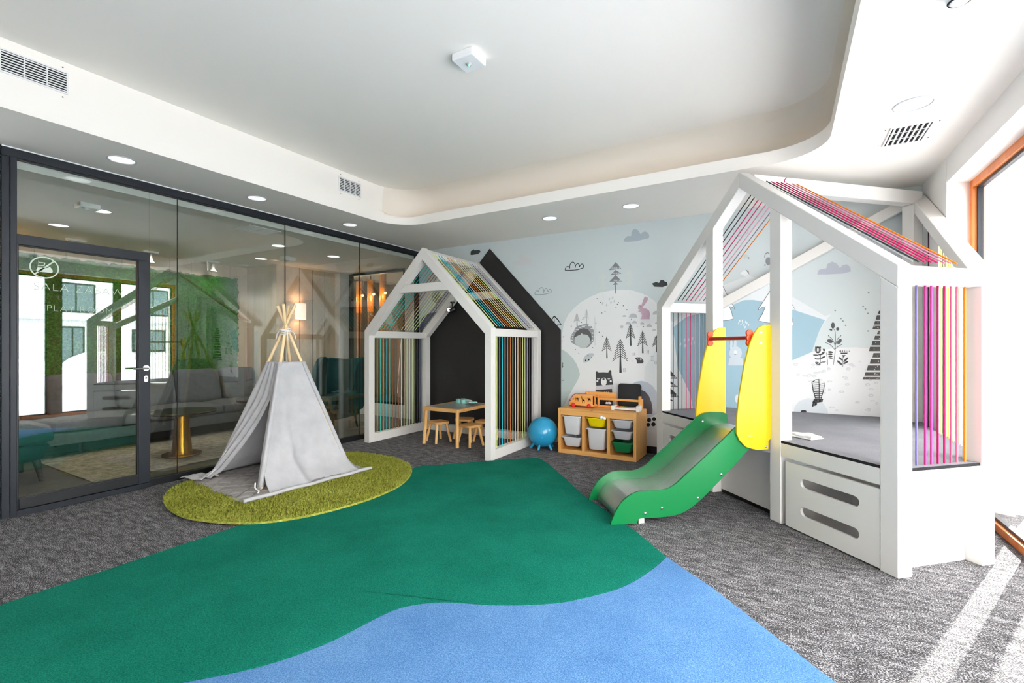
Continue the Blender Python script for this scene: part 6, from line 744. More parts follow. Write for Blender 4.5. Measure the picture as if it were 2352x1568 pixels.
 ('mural_bird', [(46,7,[(0.247,0.94),(0.274,0.967),(0.278,0.961),(0.251,0.936)]),(46,7,[(0.274,0.967),(0.312,0.975),(0.306,0.971),(0.278,0.961)]),(46,7,[(0.312,0.975),(0.314,0.908),(0.308,0.908),(0.306,0.971)]),(46,7,[(0.314,0.908),(0.314,0.773),(0.308,0.775),(0.308,0.908)]),(46,7,[(0.314,0.773),(0.277,0.77),(0.283,0.774),(0.308,0.775)]),(46,7,[(0.277,0.77),(0.258,0.849),(0.264,0.851),(0.283,0.774)]),(46,7,[(0.258,0.849),(0.246,0.938),(0.252,0.938),(0.264,0.851)]),(46,7,[(0.311,0.92),(0.364,0.94),(0.36,0.936),(0.313,0.914)]),(46,7,[(0.364,0.94),(0.353,0.863),(0.347,0.865),(0.36,0.936)]),(46,7,[(0.353,0.863),(0.33,0.769),(0.324,0.771),(0.347,0.865)]),(46,7,[(0.33,0.769),(0.309,0.769),(0.315,0.769),(0.324,0.771)]),(46,7,[(0.309,0.769),(0.309,0.917),(0.315,0.917),(0.315,0.769)]),(46,7,[(0.251,0.947),(0.311,0.945),(0.311,0.937),(0.251,0.939)]),(46,7,[(0.251,0.926),(0.311,0.925),(0.311,0.917),(0.251,0.918)]),(46,7,[(0.251,0.906),(0.311,0.905),(0.311,0.897),(0.251,0.898)]),(46,7,[(0.312,0.907),(0.352,0.909),(0.352,0.903),(0.312,0.901)]),(46,7,[(0.251,0.885),(0.311,0.884),(0.311,0.876),(0.251,0.877)]),(46,7,[(0.312,0.887),(0.348,0.889),(0.348,0.883),(0.312,0.881)]),(46,7,[(0.251,0.865),(0.311,0.864),(0.311,0.856),(0.251,0.857)]),(46,7,[(0.312,0.867),(0.345,0.868),(0.345,0.862),(0.312,0.861)]),(46,7,[(0.258,0.844),(0.311,0.843),(0.311,0.835),(0.258,0.836)]),(46,7,[(0.312,0.846),(0.341,0.848),(0.341,0.842),(0.312,0.84)]),(46,7,[(0.264,0.824),(0.311,0.823),(0.311,0.815),(0.264,0.816)]),(46,7,[(0.312,0.826),(0.337,0.827),(0.337,0.821),(0.312,0.82)]),(46,7,[(0.27,0.804),(0.311,0.803),(0.311,0.795),(0.27,0.796)]),(46,7,[(0.312,0.805),(0.333,0.807),(0.333,0.801),(0.312,0.799)]),(46,7,[(0.276,0.784),(0.311,0.782),(0.311,0.774),(0.276,0.776)]),(46,7,[(0.312,0.785),(0.329,0.786),(0.329,0.78),(0.312,0.779)]),(46,7,[(0.278,0.763),(0.262,0.722),(0.252,0.726),(0.268,0.767)]),(46,7,[(0.288,0.764),(0.275,0.725),(0.265,0.729),(0.278,0.768)]),(46,7,[(0.299,0.765),(0.288,0.728),(0.278,0.73),(0.289,0.767)]),(46,7,[(0.31,0.766),(0.302,0.731),(0.292,0.733),(0.3,0.768)]),(46,7,[(0.321,0.766),(0.315,0.734),(0.305,0.736),(0.311,0.768)]),(46,7,[(0.332,0.767),(0.328,0.736),(0.318,0.738),(0.322,0.769)]),(46,7,[(0.343,0.769),(0.341,0.74),(0.331,0.74),(0.333,0.769)]),(46,7,[(0.265,0.723),(0.257,0.681),(0.249,0.683),(0.257,0.725)]),(46,7,[(0.274,0.724),(0.268,0.687),(0.26,0.689),(0.266,0.726)]),(46,7,[(0.284,0.724),(0.279,0.693),(0.271,0.695),(0.276,0.726)]),(46,7,[(0.293,0.725),(0.29,0.7),(0.282,0.702),(0.285,0.727)]),(46,7,[(0.273,0.768),(0.346,0.765),(0.346,0.759),(0.273,0.762)]),(46,7,[(0.26,0.727),(0.341,0.746),(0.343,0.74),(0.262,0.721)]),]),
 ('mural_striped_tree', [(48,5,[(0.824,1.716),(0.94,1.711),(0.948,1.676),(0.816,1.681)]),(49,6,[(0.849,1.696),(0.847,1.693),(0.844,1.693),(0.842,1.697),(0.844,1.699),(0.847,1.699)]),(49,6,[(0.906,1.698),(0.905,1.695),(0.901,1.695),(0.899,1.698),(0.901,1.701),(0.905,1.701)]),(49,6,[(0.845,1.704),(0.843,1.701),(0.839,1.702),(0.838,1.705),(0.839,1.708),(0.843,1.707)]),(48,5,[(0.806,1.668),(0.958,1.663),(0.966,1.632),(0.797,1.638)]),(49,6,[(0.868,1.649),(0.867,1.646),(0.863,1.646),(0.862,1.649),(0.863,1.652),(0.867,1.652)]),(49,6,[(0.923,1.651),(0.921,1.648),(0.918,1.648),(0.916,1.651),(0.918,1.654),(0.921,1.654)]),(49,6,[(0.926,1.647),(0.924,1.644),(0.92,1.644),(0.919,1.647),(0.92,1.65),(0.924,1.65)]),(49,6,[(0.876,1.653),(0.875,1.65),(0.871,1.65),(0.869,1.653),(0.871,1.656),(0.875,1.656)]),(48,5,[(0.79,1.625),(0.973,1.619),(0.981,1.576),(0.781,1.581)]),(49,6,[(0.885,1.594),(0.883,1.591),(0.88,1.591),(0.878,1.594),(0.88,1.597),(0.883,1.597)]),(49,6,[(0.872,1.595),(0.871,1.592),(0.867,1.592),(0.865,1.595),(0.867,1.598),(0.871,1.598)]),(49,6,[(0.879,1.608),(0.877,1.605),(0.874,1.605),(0.872,1.608),(0.874,1.611),(0.877,1.611)]),(49,6,[(0.891,1.594),(0.89,1.591),(0.886,1.591),(0.885,1.594),(0.886,1.597),(0.89,1.597)]),(48,5,[(0.775,1.568),(0.987,1.563),(0.995,1.528),(0.767,1.533)]),(49,6,[(0.802,1.551),(0.8,1.548),(0.797,1.548),(0.795,1.552),(0.797,1.555),(0.8,1.554)]),(49,6,[(0.871,1.54),(0.869,1.537),(0.866,1.537),(0.864,1.54),(0.866,1.543),(0.869,1.543)]),(49,6,[(0.969,1.548),(0.967,1.545),(0.964,1.545),(0.962,1.549),(0.964,1.551),(0.967,1.551)]),(49,6,[(0.961,1.54),(0.96,1.537),(0.956,1.537),(0.955,1.54),(0.956,1.543),(0.96,1.543)]),(49,6,[(0.839,1.55),(0.838,1.547),(0.834,1.547),(0.832,1.55),(0.834,1.553),(0.838,1.553)]),(48,5,[(0.764,1.52),(0.998,1.515),(1.006,1.485),(0.755,1.489)]),(49,6,[(0.803,1.498),(0.802,1.495),(0.798,1.495),(0.796,1.498),(0.798,1.501),(0.802,1.501)]),(49,6,[(0.92,1.495),(0.919,1.492),(0.915,1.492),(0.914,1.495),(0.915,1.498),(0.919,1.498)]),(49,6,[(0.948,1.498),(0.946,1.495),(0.943,1.495),(0.941,1.498),(0.943,1.501),(0.946,1.501)]),(49,6,[(0.936,1.5),(0.934,1.497),(0.931,1.497),(0.929,1.5),(0.931,1.503),(0.934,1.503)]),(49,6,[(0.799,1.502),(0.797,1.499),(0.794,1.499),(0.792,1.502),(0.794,1.505),(0.797,1.505)]),(49,6,[(0.777,1.51),(0.776,1.507),(0.772,1.507),(0.77,1.51),(0.772,1.513),(0.776,1.513)]),(48,5,[(0.799,1.471),(0.965,1.468),(0.973,1.433),(0.79,1.436)]),(49,6,[(0.926,1.461),(0.924,1.458),(0.921,1.458),(0.919,1.461),(0.921,1.464),(0.924,1.464)]),(49,6,[(0.825,1.461),(0.823,1.458),(0.82,1.458),(0.818,1.461),(0.82,1.464),(0.823,1.464)]),(49,6,[(0.941,1.458),(0.94,1.455),(0.936,1.455),(0.934,1.458),(0.936,1.461),(0.94,1.461)]),(49,6,[(0.815,1.446),(0.813,1.443),(0.809,1.443),(0.808,1.446),(0.809,1.449),(0.813,1.449)]),(48,5,[(0.775,1.422),(0.987,1.42),(0.995,1.381),(0.767,1.383)]),(49,6,[(0.812,1.394),(0.81,1.391),(0.807,1.391),(0.805,1.394),(0.807,1.397),(0.81,1.397)]),(49,6,[(0.919,1.393),(0.917,1.39),(0.914,1.39),(0.912,1.393),(0.914,1.396),(0.917,1.396)]),(49,6,[(0.972,1.399),(0.97,1.396),(0.967,1.396),(0.965,1.399),(0.967,1.402),(0.97,1.402)]),(49,6,[(0.943,1.413),(0.941,1.41),(0.938,1.41),(0.936,1.413),(0.938,1.416),(0.941,1.416)]),(49,6,[(0.937,1.401),(0.935,1.398),(0.932,1.398),(0.93,1.401),(0.932,1.404),(0.935,1.404)]),(48,5,[(0.756,1.37),(1.006,1.369),(1.014,1.327),(0.747,1.327)]),(49,6,[(0.935,1.359),(0.933,1.356),(0.93,1.356),(0.928,1.359),(0.93,1.362),(0.933,1.362)]),(49,6,[(0.943,1.336),(0.941,1.333),(0.938,1.333),(0.936,1.336),(0.938,1.339),(0.941,1.339)]),(49,6,[(0.783,1.353),(0.781,1.35),(0.778,1.35),(0.776,1.353),(0.778,1.356),(0.781,1.356)]),(49,6,[(0.9,1.339),(0.899,1.336),(0.895,1.336),(0.893,1.339),(0.895,1.342),(0.899,1.342)]),(49,6,[(0.826,1.357),(0.824,1.354),(0.82,1.354),(0.819,1.357),(0.82,1.36),(0.824,1.36)]),(49,6,[(0.827,1.345),(0.826,1.342),(0.822,1.342),(0.82,1.345),(0.822,1.348),(0.826,1.348)]),(48,5,[(0.735,1.312),(1.025,1.313),(1.033,1.27),(0.727,1.268)]),(49,6,[(0.954,1.294),(0.952,1.291),(0.949,1.291),(0.947,1.294),(0.949,1.297),(0.952,1.297)]),(49,6,[(0.849,1.294),(0.848,1.29),(0.844,1.29),(0.843,1.293),(0.844,1.297),(0.848,1.297)]),(49,6,[(0.845,1.293),(0.843,1.29),(0.84,1.29),(0.838,1.293),(0.84,1.296),(0.843,1.296)]),(49,6,[(0.771,1.29),(0.769,1.287),(0.766,1.287),(0.764,1.29),(0.766,1.293),(0.769,1.293)]),(49,6,[(1.012,1.294),(1.01,1.291),(1.007,1.291),(1.005,1.294),(1.007,1.297),(1.01,1.297)]),(49,6,[(0.952,1.301),(0.95,1.298),(0.947,1.298),(0.945,1.301),(0.947,1.304),(0.95,1.304)]),(49,6,[(0.937,1.283),(0.935,1.28),(0.932,1.28),(0.93,1.283),(0.932,1.286),(0.935,1.286)]),(48,5,[(0.763,1.25),(0.999,1.252),(1.007,1.209),(0.754,1.206)]),(49,6,[(0.923,1.229),(0.921,1.226),(0.918,1.226),(0.916,1.229),(0.918,1.232),(0.921,1.232)]),(49,6,[(0.882,1.225),(0.88,1.222),(0.877,1.222),(0.875,1.225),(0.877,1.228),(0.88,1.228)]),(49,6,[(0.971,1.241),(0.969,1.238),(0.966,1.238),(0.964,1.241),(0.966,1.244),(0.969,1.244)]),(49,6,[(0.797,1.221),(0.795,1.218),(0.792,1.218),(0.79,1.221),(0.792,1.224),(0.795,1.224)]),(49,6,[(0.975,1.23),(0.973,1.227),(0.97,1.227),(0.968,1.23),(0.97,1.233),(0.973,1.233)]),(49,6,[(0.873,1.223),(0.871,1.22),(0.868,1.22),(0.866,1.223),(0.868,1.226),(0.871,1.226)]),(48,5,[(0.742,1.188),(1.019,1.192),(1.027,1.15),(0.733,1.144)]),(49,6,[(0.804,1.174),(0.802,1.171),(0.798,1.171),(0.797,1.174),(0.798,1.177),(0.802,1.177)]),(49,6,[(0.807,1.165),(0.805,1.162),(0.802,1.161),(0.8,1.164),(0.802,1.168),(0.805,1.168)]),(49,6,[(0.837,1.176),(0.836,1.173),(0.832,1.173),(0.83,1.176),(0.832,1.179),(0.836,1.179)]),(49,6,[(0.935,1.156),(0.933,1.153),(0.93,1.153),(0.928,1.156),(0.93,1.159),(0.933,1.159)]),(49,6,[(0.832,1.161),(0.831,1.158),(0.827,1.158),(0.825,1.161),(0.827,1.164),(0.831,1.164)]),(49,6,[(0.863,1.158),(0.861,1.155),(0.858,1.155),(0.856,1.158),(0.858,1.161),(0.861,1.161)]),(49,6,[(0.907,1.176),(0.906,1.173),(0.902,1.173),(0.9,1.176),(0.902,1.179),(0.906,1.179)]),(48,5,[(0.719,1.126),(1.04,1.133),(1.048,1.086),(0.71,1.077)]),(49,6,[(0.799,1.12),(0.798,1.117),(0.794,1.116),(0.792,1.119),(0.794,1.123),(0.798,1.123)]),(49,6,[(0.879,1.109),(0.878,1.106),(0.874,1.106),(0.872,1.109),(0.874,1.112),(0.878,1.112)]),(49,6,[(0.785,1.108),(0.784,1.105),(0.78,1.104),(0.778,1.108),(0.78,1.111),(0.784,1.111)]),(49,6,[(0.831,1.095),(0.83,1.092),(0.826,1.091),(0.824,1.094),(0.826,1.098),(0.83,1.098)]),(49,6,[(0.776,1.086),(0.775,1.083),(0.771,1.083),(0.769,1.086),(0.771,1.089),(0.775,1.089)]),(49,6,[(0.879,1.102),(0.878,1.099),(0.874,1.099),(0.872,1.102),(0.874,1.105),(0.878,1.105)]),(49,6,[(0.876,1.094),(0.874,1.091),(0.871,1.091),(0.869,1.094),(0.871,1.097),(0.874,1.097)]),(49,6,[(0.982,1.106),(0.98,1.103),(0.977,1.103),(0.975,1.106),(0.977,1.109),(0.98,1.109)]),(48,5,[(0.699,1.058),(1.059,1.069),(1.067,1.035),(0.69,1.023)]),(49,6,[(0.879,1.042),(0.877,1.039),(0.874,1.039),(0.872,1.041),(0.874,1.045),(0.877,1.045)]),(49,6,[(1.005,1.052),(1.004,1.049),(1,1.049),(0.999,1.052),(1,1.055),(1.004,1.055)]),(49,6,[(0.964,1.039),(0.963,1.036),(0.959,1.036),(0.958,1.039),(0.959,1.042),(0.963,1.042)]),(49,6,[(0.874,1.052),(0.873,1.049),(0.869,1.049),(0.867,1.052),(0.869,1.055),(0.873,1.055)]),(49,6,[(0.794,1.039),(0.792,1.036),(0.789,1.036),(0.787,1.039),(0.789,1.042),(0.792,1.042)]),(49,6,[(0.945,1.039),(0.943,1.036),(0.94,1.036),(0.938,1.039),(0.94,1.042),(0.943,1.042)]),(49,6,[(1.004,1.056),(1.003,1.053),(0.999,1.052),(0.998,1.055),(0.999,1.058),(1.003,1.058)]),(49,6,[(0.778,1.048),(0.777,1.045),(0.773,1.045),(0.771,1.048),(0.773,1.051),(0.777,1.051)]),(49,6,[(0.778,1.039),(0.776,1.036),(0.772,1.036),(0.771,1.039),(0.772,1.042),(0.776,1.042)]),(48,5,[(0.684,1.009),(1.072,1.022),(1.08,1.001),(0.675,0.986)]),(49,6,[(1.016,1.007),(1.014,1.004),(1.011,1.004),(1.009,1.006),(1.011,1.01),(1.014,1.01)]),(49,6,[(0.794,0.999),(0.792,0.996),(0.789,0.996),(0.787,0.999),(0.789,1.002),(0.792,1.002)]),(49,6,[(0.816,1.003),(0.814,1),(0.811,1),(0.809,1.003),(0.811,1.006),(0.814,1.006)]),(49,6,[(0.969,1.011),(0.968,1.008),(0.964,1.008),(0.963,1.011),(0.964,1.014),(0.968,1.014)]),(49,6,[(0.732,0.997),(0.731,0.994),(0.727,0.994),(0.725,0.997),(0.727,1),(0.731,1)]),(49,6,[(0.808,1.003),(0.806,1),(0.803,1),(0.801,1.003),(0.803,1.006),(0.806,1.006)]),(49,6,[(0.915,1.005),(0.913,1.002),(0.91,1.002),(0.908,1.005),(0.91,1.008),(0.913,1.008)]),(49,6,[(0.7,1),(0.698,0.997),(0.694,0.996),(0.692,1),(0.694,1.003),(0.698,1.003)]),(49,6,[(0.862,1.004),(0.86,1.001),(0.857,1.001),(0.855,1.004),(0.857,1.007),(0.86,1.007)]),(48,5,[(0.873,0.994),(0.891,0.994),(0.893,0.881),(0.871,0.88)]),]),
 ('mural_white_fir', [(50,5,[(-0.076,2.029),(-0.164,1.87),(-0.255,1.717),(-0.216,1.74),(-0.18,1.752),(-0.212,1.667),(-0.251,1.6),(-0.194,1.579),(-0.139,1.57),(-0.013,1.567),(0.081,1.541),(0.065,1.639),(0.032,1.737),(0.102,1.699),(0.02,1.86)]),(51,6,[(-0.074,2.028),(-0.162,1.869),(-0.166,1.871),(-0.078,2.03)]),(51,6,[(-0.162,1.869),(-0.253,1.716),(-0.257,1.718),(-0.166,1.871)]),(51,6,[(-0.253,1.716),(-0.217,1.742),(-0.215,1.738),(-0.257,1.718)]),(51,6,[(-0.217,1.742),(-0.178,1.752),(-0.182,1.752),(-0.215,1.738)]),(51,6,[(-0.178,1.752),(-0.21,1.666),(-0.214,1.668),(-0.182,1.752)]),(51,6,[(-0.21,1.666),(-0.249,1.6),(-0.253,1.6),(-0.214,1.668)]),(51,6,[(-0.249,1.6),(-0.193,1.581),(-0.195,1.577),(-0.253,1.6)]),(51,6,[(-0.193,1.581),(-0.139,1.572),(-0.139,1.568),(-0.195,1.577)]),(51,6,[(-0.139,1.572),(-0.013,1.569),(-0.013,1.565),(-0.139,1.568)]),(51,6,[(-0.013,1.569),(0.08,1.542),(0.082,1.54),(-0.013,1.565)]),(51,6,[(0.08,1.542),(0.063,1.639),(0.067,1.639),(0.082,1.54)]),(51,6,[(0.063,1.639),(0.03,1.738),(0.034,1.736),(0.067,1.639)]),(51,6,[(0.03,1.738),(0.1,1.699),(0.104,1.699),(0.034,1.736)]),(51,6,[(0.1,1.699),(0.018,1.859),(0.022,1.861),(0.104,1.699)]),(51,6,[(0.018,1.859),(-0.078,2.028),(-0.074,2.03),(0.022,1.861)]),]),
 ('mural_white_fir', [(50,5,[(-0.647,2.089),(-0.554,1.88),(-0.481,1.731),(-0.509,1.755),(-0.541,1.767),(-0.518,1.707),(-0.501,1.626),(-0.554,1.61),(-0.61,1.607),(-0.704,1.612),(-0.79,1.634),(-0.771,1.716),(-0.751,1.775),(-0.785,1.767),(-0.819,1.744),(-0.742,1.89)]),(51,6,[(-0.645,2.09),(-0.552,1.881),(-0.556,1.879),(-0.649,2.088)]),(51,6,[(-0.552,1.881),(-0.479,1.732),(-0.483,1.73),(-0.556,1.879)]),(51,6,[(-0.479,1.732),(-0.51,1.753),(-0.508,1.757),(-0.483,1.73)]),(51,6,[(-0.51,1.753),(-0.539,1.767),(-0.543,1.767),(-0.508,1.757)]),(51,6,[(-0.539,1.767),(-0.516,1.708),(-0.52,1.706),(-0.543,1.767)]),(51,6,[(-0.516,1.708),(-0.499,1.625),(-0.503,1.627),(-0.52,1.706)]),(51,6,[(-0.499,1.625),(-0.554,1.608),(-0.554,1.612),(-0.503,1.627)]),(51,6,[(-0.554,1.608),(-0.61,1.605),(-0.61,1.609),(-0.554,1.612)]),(51,6,[(-0.61,1.605),(-0.704,1.61),(-0.704,1.614),(-0.61,1.609)]),(51,6,[(-0.704,1.61),(-0.792,1.633),(-0.788,1.635),(-0.704,1.614)]),(51,6,[(-0.792,1.633),(-0.773,1.717),(-0.769,1.715),(-0.788,1.635)]),(51,6,[(-0.773,1.717),(-0.753,1.774),(-0.749,1.776),(-0.769,1.715)]),(51,6,[(-0.753,1.774),(-0.784,1.765),(-0.786,1.769),(-0.749,1.776)]),(51,6,[(-0.784,1.765),(-0.821,1.745),(-0.817,1.743),(-0.786,1.769)]),(51,6,[(-0.821,1.745),(-0.744,1.891),(-0.74,1.889),(-0.817,1.743)]),(51,6,[(-0.744,1.891),(-0.649,2.09),(-0.645,2.088),(-0.74,1.889)]),]),
 ('mural_rabbit', [(52,5,[(-0.412,1.24),(-0.418,1.207),(-0.436,1.181),(-0.462,1.165),(-0.491,1.165),(-0.518,1.179),(-0.536,1.206),(-0.543,1.239),(-0.536,1.272),(-0.518,1.299),(-0.491,1.314),(-0.462,1.314),(-0.436,1.299),(-0.418,1.273)]),(52,5,[(-0.508,1.334),(-0.51,1.308),(-0.515,1.287),(-0.522,1.276),(-0.528,1.276),(-0.534,1.288),(-0.537,1.309),(-0.537,1.336),(-0.534,1.362),(-0.529,1.383),(-0.523,1.394),(-0.516,1.393),(-0.511,1.381),(-0.508,1.36)]),(52,5,[(-0.467,1.339),(-0.469,1.315),(-0.474,1.296),(-0.481,1.286),(-0.487,1.286),(-0.492,1.297),(-0.496,1.317),(-0.496,1.341),(-0.493,1.365),(-0.488,1.383),(-0.482,1.394),(-0.476,1.393),(-0.47,1.382),(-0.467,1.363)]),(52,5,[(-0.541,1.184),(-0.409,1.185),(-0.396,1.101),(-0.554,1.097)]),(53,6,[(-0.463,1.245),(-0.465,1.232),(-0.469,1.223),(-0.476,1.217),(-0.483,1.217),(-0.49,1.222),(-0.494,1.232),(-0.496,1.244),(-0.494,1.257),(-0.49,1.266),(-0.483,1.272),(-0.476,1.272),(-0.469,1.267),(-0.465,1.257)]),(54,7,[(-0.49,1.231),(-0.488,1.229),(-0.491,1.225),(-0.494,1.227)]),(54,7,[(-0.488,1.229),(-0.485,1.226),(-0.488,1.222),(-0.491,1.225)]),(54,7,[(-0.485,1.226),(-0.482,1.224),(-0.484,1.22),(-0.488,1.222)]),(54,7,[(-0.482,1.224),(-0.48,1.223),(-0.48,1.219),(-0.484,1.22)]),(54,7,[(-0.48,1.223),(-0.478,1.224),(-0.475,1.22),(-0.48,1.219)]),(54,7,[(-0.478,1.224),(-0.475,1.227),(-0.472,1.223),(-0.475,1.22)]),(54,7,[(-0.475,1.227),(-0.472,1.23),(-0.468,1.226),(-0.472,1.223)]),(54,7,[(-0.472,1.23),(-0.47,1.232),(-0.466,1.228),(-0.468,1.226)]),]),
 ('mural_drop', [(55,4,[(-0.439,1.573),(-0.443,1.563),(-0.448,1.56),(-0.451,1.565),(-0.451,1.576),(-0.448,1.586),(-0.442,1.589),(-0.439,1.584)]),(55,4,[(-0.428,1.598),(-0.432,1.588),(-0.437,1.585),(-0.441,1.59),(-0.441,1.601),(-0.437,1.611),(-0.432,1.614),(-0.428,1.609)]),(55,4,[(-0.417,1.558),(-0.42,1.548),(-0.425,1.545),(-0.429,1.55),(-0.429,1.561),(-0.425,1.571),(-0.42,1.574),(-0.416,1.568)]),(55,4,[(-0.399,1.582),(-0.402,1.572),(-0.407,1.569),(-0.411,1.575),(-0.411,1.585),(-0.407,1.595),(-0.402,1.598),(-0.399,1.593)]),(55,4,[(-0.385,1.552),(-0.389,1.542),(-0.394,1.539),(-0.398,1.544),(-0.397,1.555),(-0.394,1.565),(-0.389,1.568),(-0.385,1.563)]),(55,4,[(-0.375,1.527),(-0.378,1.517),(-0.383,1.514),(-0.387,1.519),(-0.387,1.53),(-0.383,1.54),(-0.378,1.543),(-0.374,1.538)]),(55,4,[(-0.369,1.586),(-0.373,1.577),(-0.378,1.573),(-0.381,1.579),(-0.381,1.59),(-0.378,1.599),(-0.373,1.603),(-0.369,1.597)]),(55,4,[(-0.357,1.571),(-0.36,1.561),(-0.365,1.558),(-0.369,1.564),(-0.369,1.574),(-0.365,1.584),(-0.36,1.587),(-0.357,1.582)]),(55,4,[(-0.341,1.551),(-0.344,1.541),(-0.35,1.538),(-0.353,1.543),(-0.353,1.554),(-0.349,1.564),(-0.344,1.567),(-0.341,1.562)]),(55,4,[(-0.401,1.602),(-0.405,1.592),(-0.41,1.589),(-0.414,1.595),(-0.414,1.605),(-0.41,1.615),(-0.405,1.618),(-0.401,1.613)]),(56,4,[(-1.061,1.336),(-1.067,1.322),(-1.075,1.317),(-1.081,1.325),(-1.081,1.34),(-1.075,1.355),(-1.067,1.359),(-1.061,1.352)]),(56,4,[(-1.01,1.318),(-1.016,1.304),(-1.024,1.3),(-1.03,1.307),(-1.03,1.323),(-1.024,1.337),(-1.016,1.341),(-1.01,1.334)]),(56,4,[(-0.971,1.389),(-0.976,1.375),(-0.984,1.371),(-0.99,1.378),(-0.99,1.394),(-0.985,1.408),(-0.976,1.412),(-0.971,1.405)]),(56,4,[(-0.926,1.401),(-0.932,1.387),(-0.94,1.382),(-0.946,1.39),(-0.946,1.405),(-0.94,1.419),(-0.932,1.424),(-0.926,1.416)]),(56,4,[(-0.904,1.354),(-0.909,1.34),(-0.918,1.335),(-0.923,1.343),(-0.923,1.358),(-0.918,1.372),(-0.91,1.377),(-0.904,1.369)]),(56,4,[(-0.943,1.342),(-0.948,1.328),(-0.956,1.323),(-0.962,1.331),(-0.962,1.346),(-0.957,1.36),(-0.948,1.365),(-0.943,1.357)]),(56,4,[(-1.016,1.387),(-1.021,1.373),(-1.03,1.368),(-1.035,1.376),(-1.035,1.392),(-1.03,1.406),(-1.021,1.41),(-1.016,1.403)]),]),
 ('mural_drop', [(57,4,[(-0.435,0.726),(-0.438,0.704),(-0.444,0.686),(-0.453,0.676),(-0.464,0.675),(-0.473,0.684),(-0.48,0.701),(-0.482,0.723),(-0.48,0.745),(-0.473,0.763),(-0.464,0.773),(-0.453,0.773),(-0.444,0.764),(-0.438,0.747)]),]),
 ('mural_tier_tree', [(58,4,[(-1.262,1.12),(-1.251,1.102),(-1.105,0.926),(-1.262,0.92)]),(58,4,[(-1.262,0.959),(-1.251,0.945),(-1.099,0.83),(-1.262,0.823)]),(58,4,[(-1.262,0.886),(-1.251,0.872),(-1.079,0.706),(-1.262,0.695)]),(58,4,[(-1.262,0.738),(-1.251,0.726),(-1.148,0.657),(-1.262,0.65)]),(58,4,[(-1.26,0.653),(-1.241,0.654),(-1.18,0.549),(-1.26,0.544)]),(18,5,[(-1.186,0.958),(-1.181,0.958),(-1.183,0.929),(-1.187,0.929)]),(18,5,[(-1.175,0.958),(-1.17,0.958),(-1.171,0.929),(-1.176,0.929)]),(18,5,[(-1.163,0.958),(-1.158,0.959),(-1.159,0.93),(-1.164,0.929)]),(18,5,[(-1.151,0.959),(-1.147,0.959),(-1.148,0.93),(-1.152,0.93)]),(18,5,[(-1.14,0.959),(-1.135,0.959),(-1.136,0.93),(-1.141,0.93)]),(18,5,[(-1.128,0.96),(-1.124,0.96),(-1.125,0.931),(-1.129,0.931)]),(18,5,[(-1.186,0.861),(-1.181,0.861),(-1.183,0.832),(-1.187,0.832)]),(18,5,[(-1.174,0.862),(-1.169,0.862),(-1.17,0.833),(-1.175,0.833)]),(18,5,[(-1.162,0.862),(-1.157,0.862),(-1.158,0.834),(-1.163,0.833)]),(18,5,[(-1.149,0.863),(-1.145,0.863),(-1.146,0.834),(-1.15,0.834)]),(18,5,[(-1.137,0.863),(-1.132,0.863),(-1.134,0.835),(-1.138,0.834)]),(18,5,[(-1.125,0.864),(-1.12,0.864),(-1.121,0.835),(-1.126,0.835)]),(18,5,[(-1.186,0.737),(-1.181,0.737),(-1.183,0.708),(-1.187,0.708)]),(18,5,[(-1.17,0.738),(-1.165,0.738),(-1.166,0.709),(-1.171,0.709)]),(18,5,[(-1.154,0.739),(-1.149,0.739),(-1.15,0.71),(-1.155,0.71)]),(18,5,[(-1.137,0.74),(-1.133,0.74),(-1.134,0.711),(-1.139,0.711)]),(18,5,[(-1.121,0.741),(-1.117,0.741),(-1.118,0.712),(-1.122,0.712)]),(18,5,[(-1.105,0.741),(-1.101,0.742),(-1.102,0.713),(-1.106,0.713)]),]),
 ('mural_bird', [(59,4,[(-0.398,2.331),(-0.372,2.347),(-0.345,2.326),(-0.338,2.296),(-0.365,2.302),(-0.385,2.293)]),(48,5,[(-0.355,2.309),(-0.338,2.303),(-0.342,2.289)]),(60,4,[(-0.126,2.243),(-0.129,2.225),(-0.136,2.21),(-0.147,2.203),(-0.159,2.204),(-0.17,2.213),(-0.177,2.229),(-0.18,2.248),(-0.177,2.267),(-0.17,2.282),(-0.159,2.289),(-0.147,2.288),(-0.136,2.278),(-0.129,2.262)]),(61,5,[(-0.191,2.289),(-0.19,2.296),(-0.184,2.296),(-0.185,2.289)]),(61,5,[(-0.19,2.296),(-0.189,2.307),(-0.183,2.306),(-0.184,2.296)]),(61,5,[(-0.189,2.307),(-0.187,2.317),(-0.182,2.316),(-0.183,2.306)]),(61,5,[(-0.187,2.317),(-0.185,2.326),(-0.179,2.324),(-0.182,2.316)]),(61,5,[(-0.185,2.326),(-0.18,2.332),(-0.176,2.328),(-0.179,2.324)]),(61,5,[(-0.18,2.332),(-0.175,2.337),(-0.172,2.332),(-0.176,2.328)]),(61,5,[(-0.175,2.337),(-0.169,2.34),(-0.167,2.334),(-0.172,2.332)]),(61,5,[(-0.169,2.34),(-0.163,2.341),(-0.163,2.335),(-0.167,2.334)]),(61,5,[(-0.163,2.341),(-0.157,2.34),(-0.159,2.334),(-0.163,2.335)]),(61,5,[(-0.157,2.34),(-0.151,2.337),(-0.154,2.332),(-0.159,2.334)]),(61,5,[(-0.151,2.337),(-0.146,2.334),(-0.149,2.329),(-0.154,2.332)]),(61,5,[(-0.146,2.334),(-0.142,2.332),(-0.146,2.326),(-0.149,2.329)]),(48,5,[(-0.196,2.202),(-0.182,2.217),(-0.179,2.201)]),(62,4,[(-0.429,2.132),(-0.392,2.167),(-0.345,2.155),(-0.338,2.11),(-0.385,2.099)]),(63,5,[(-0.378,2.173),(-0.345,2.155),(-0.338,2.11)]),]),
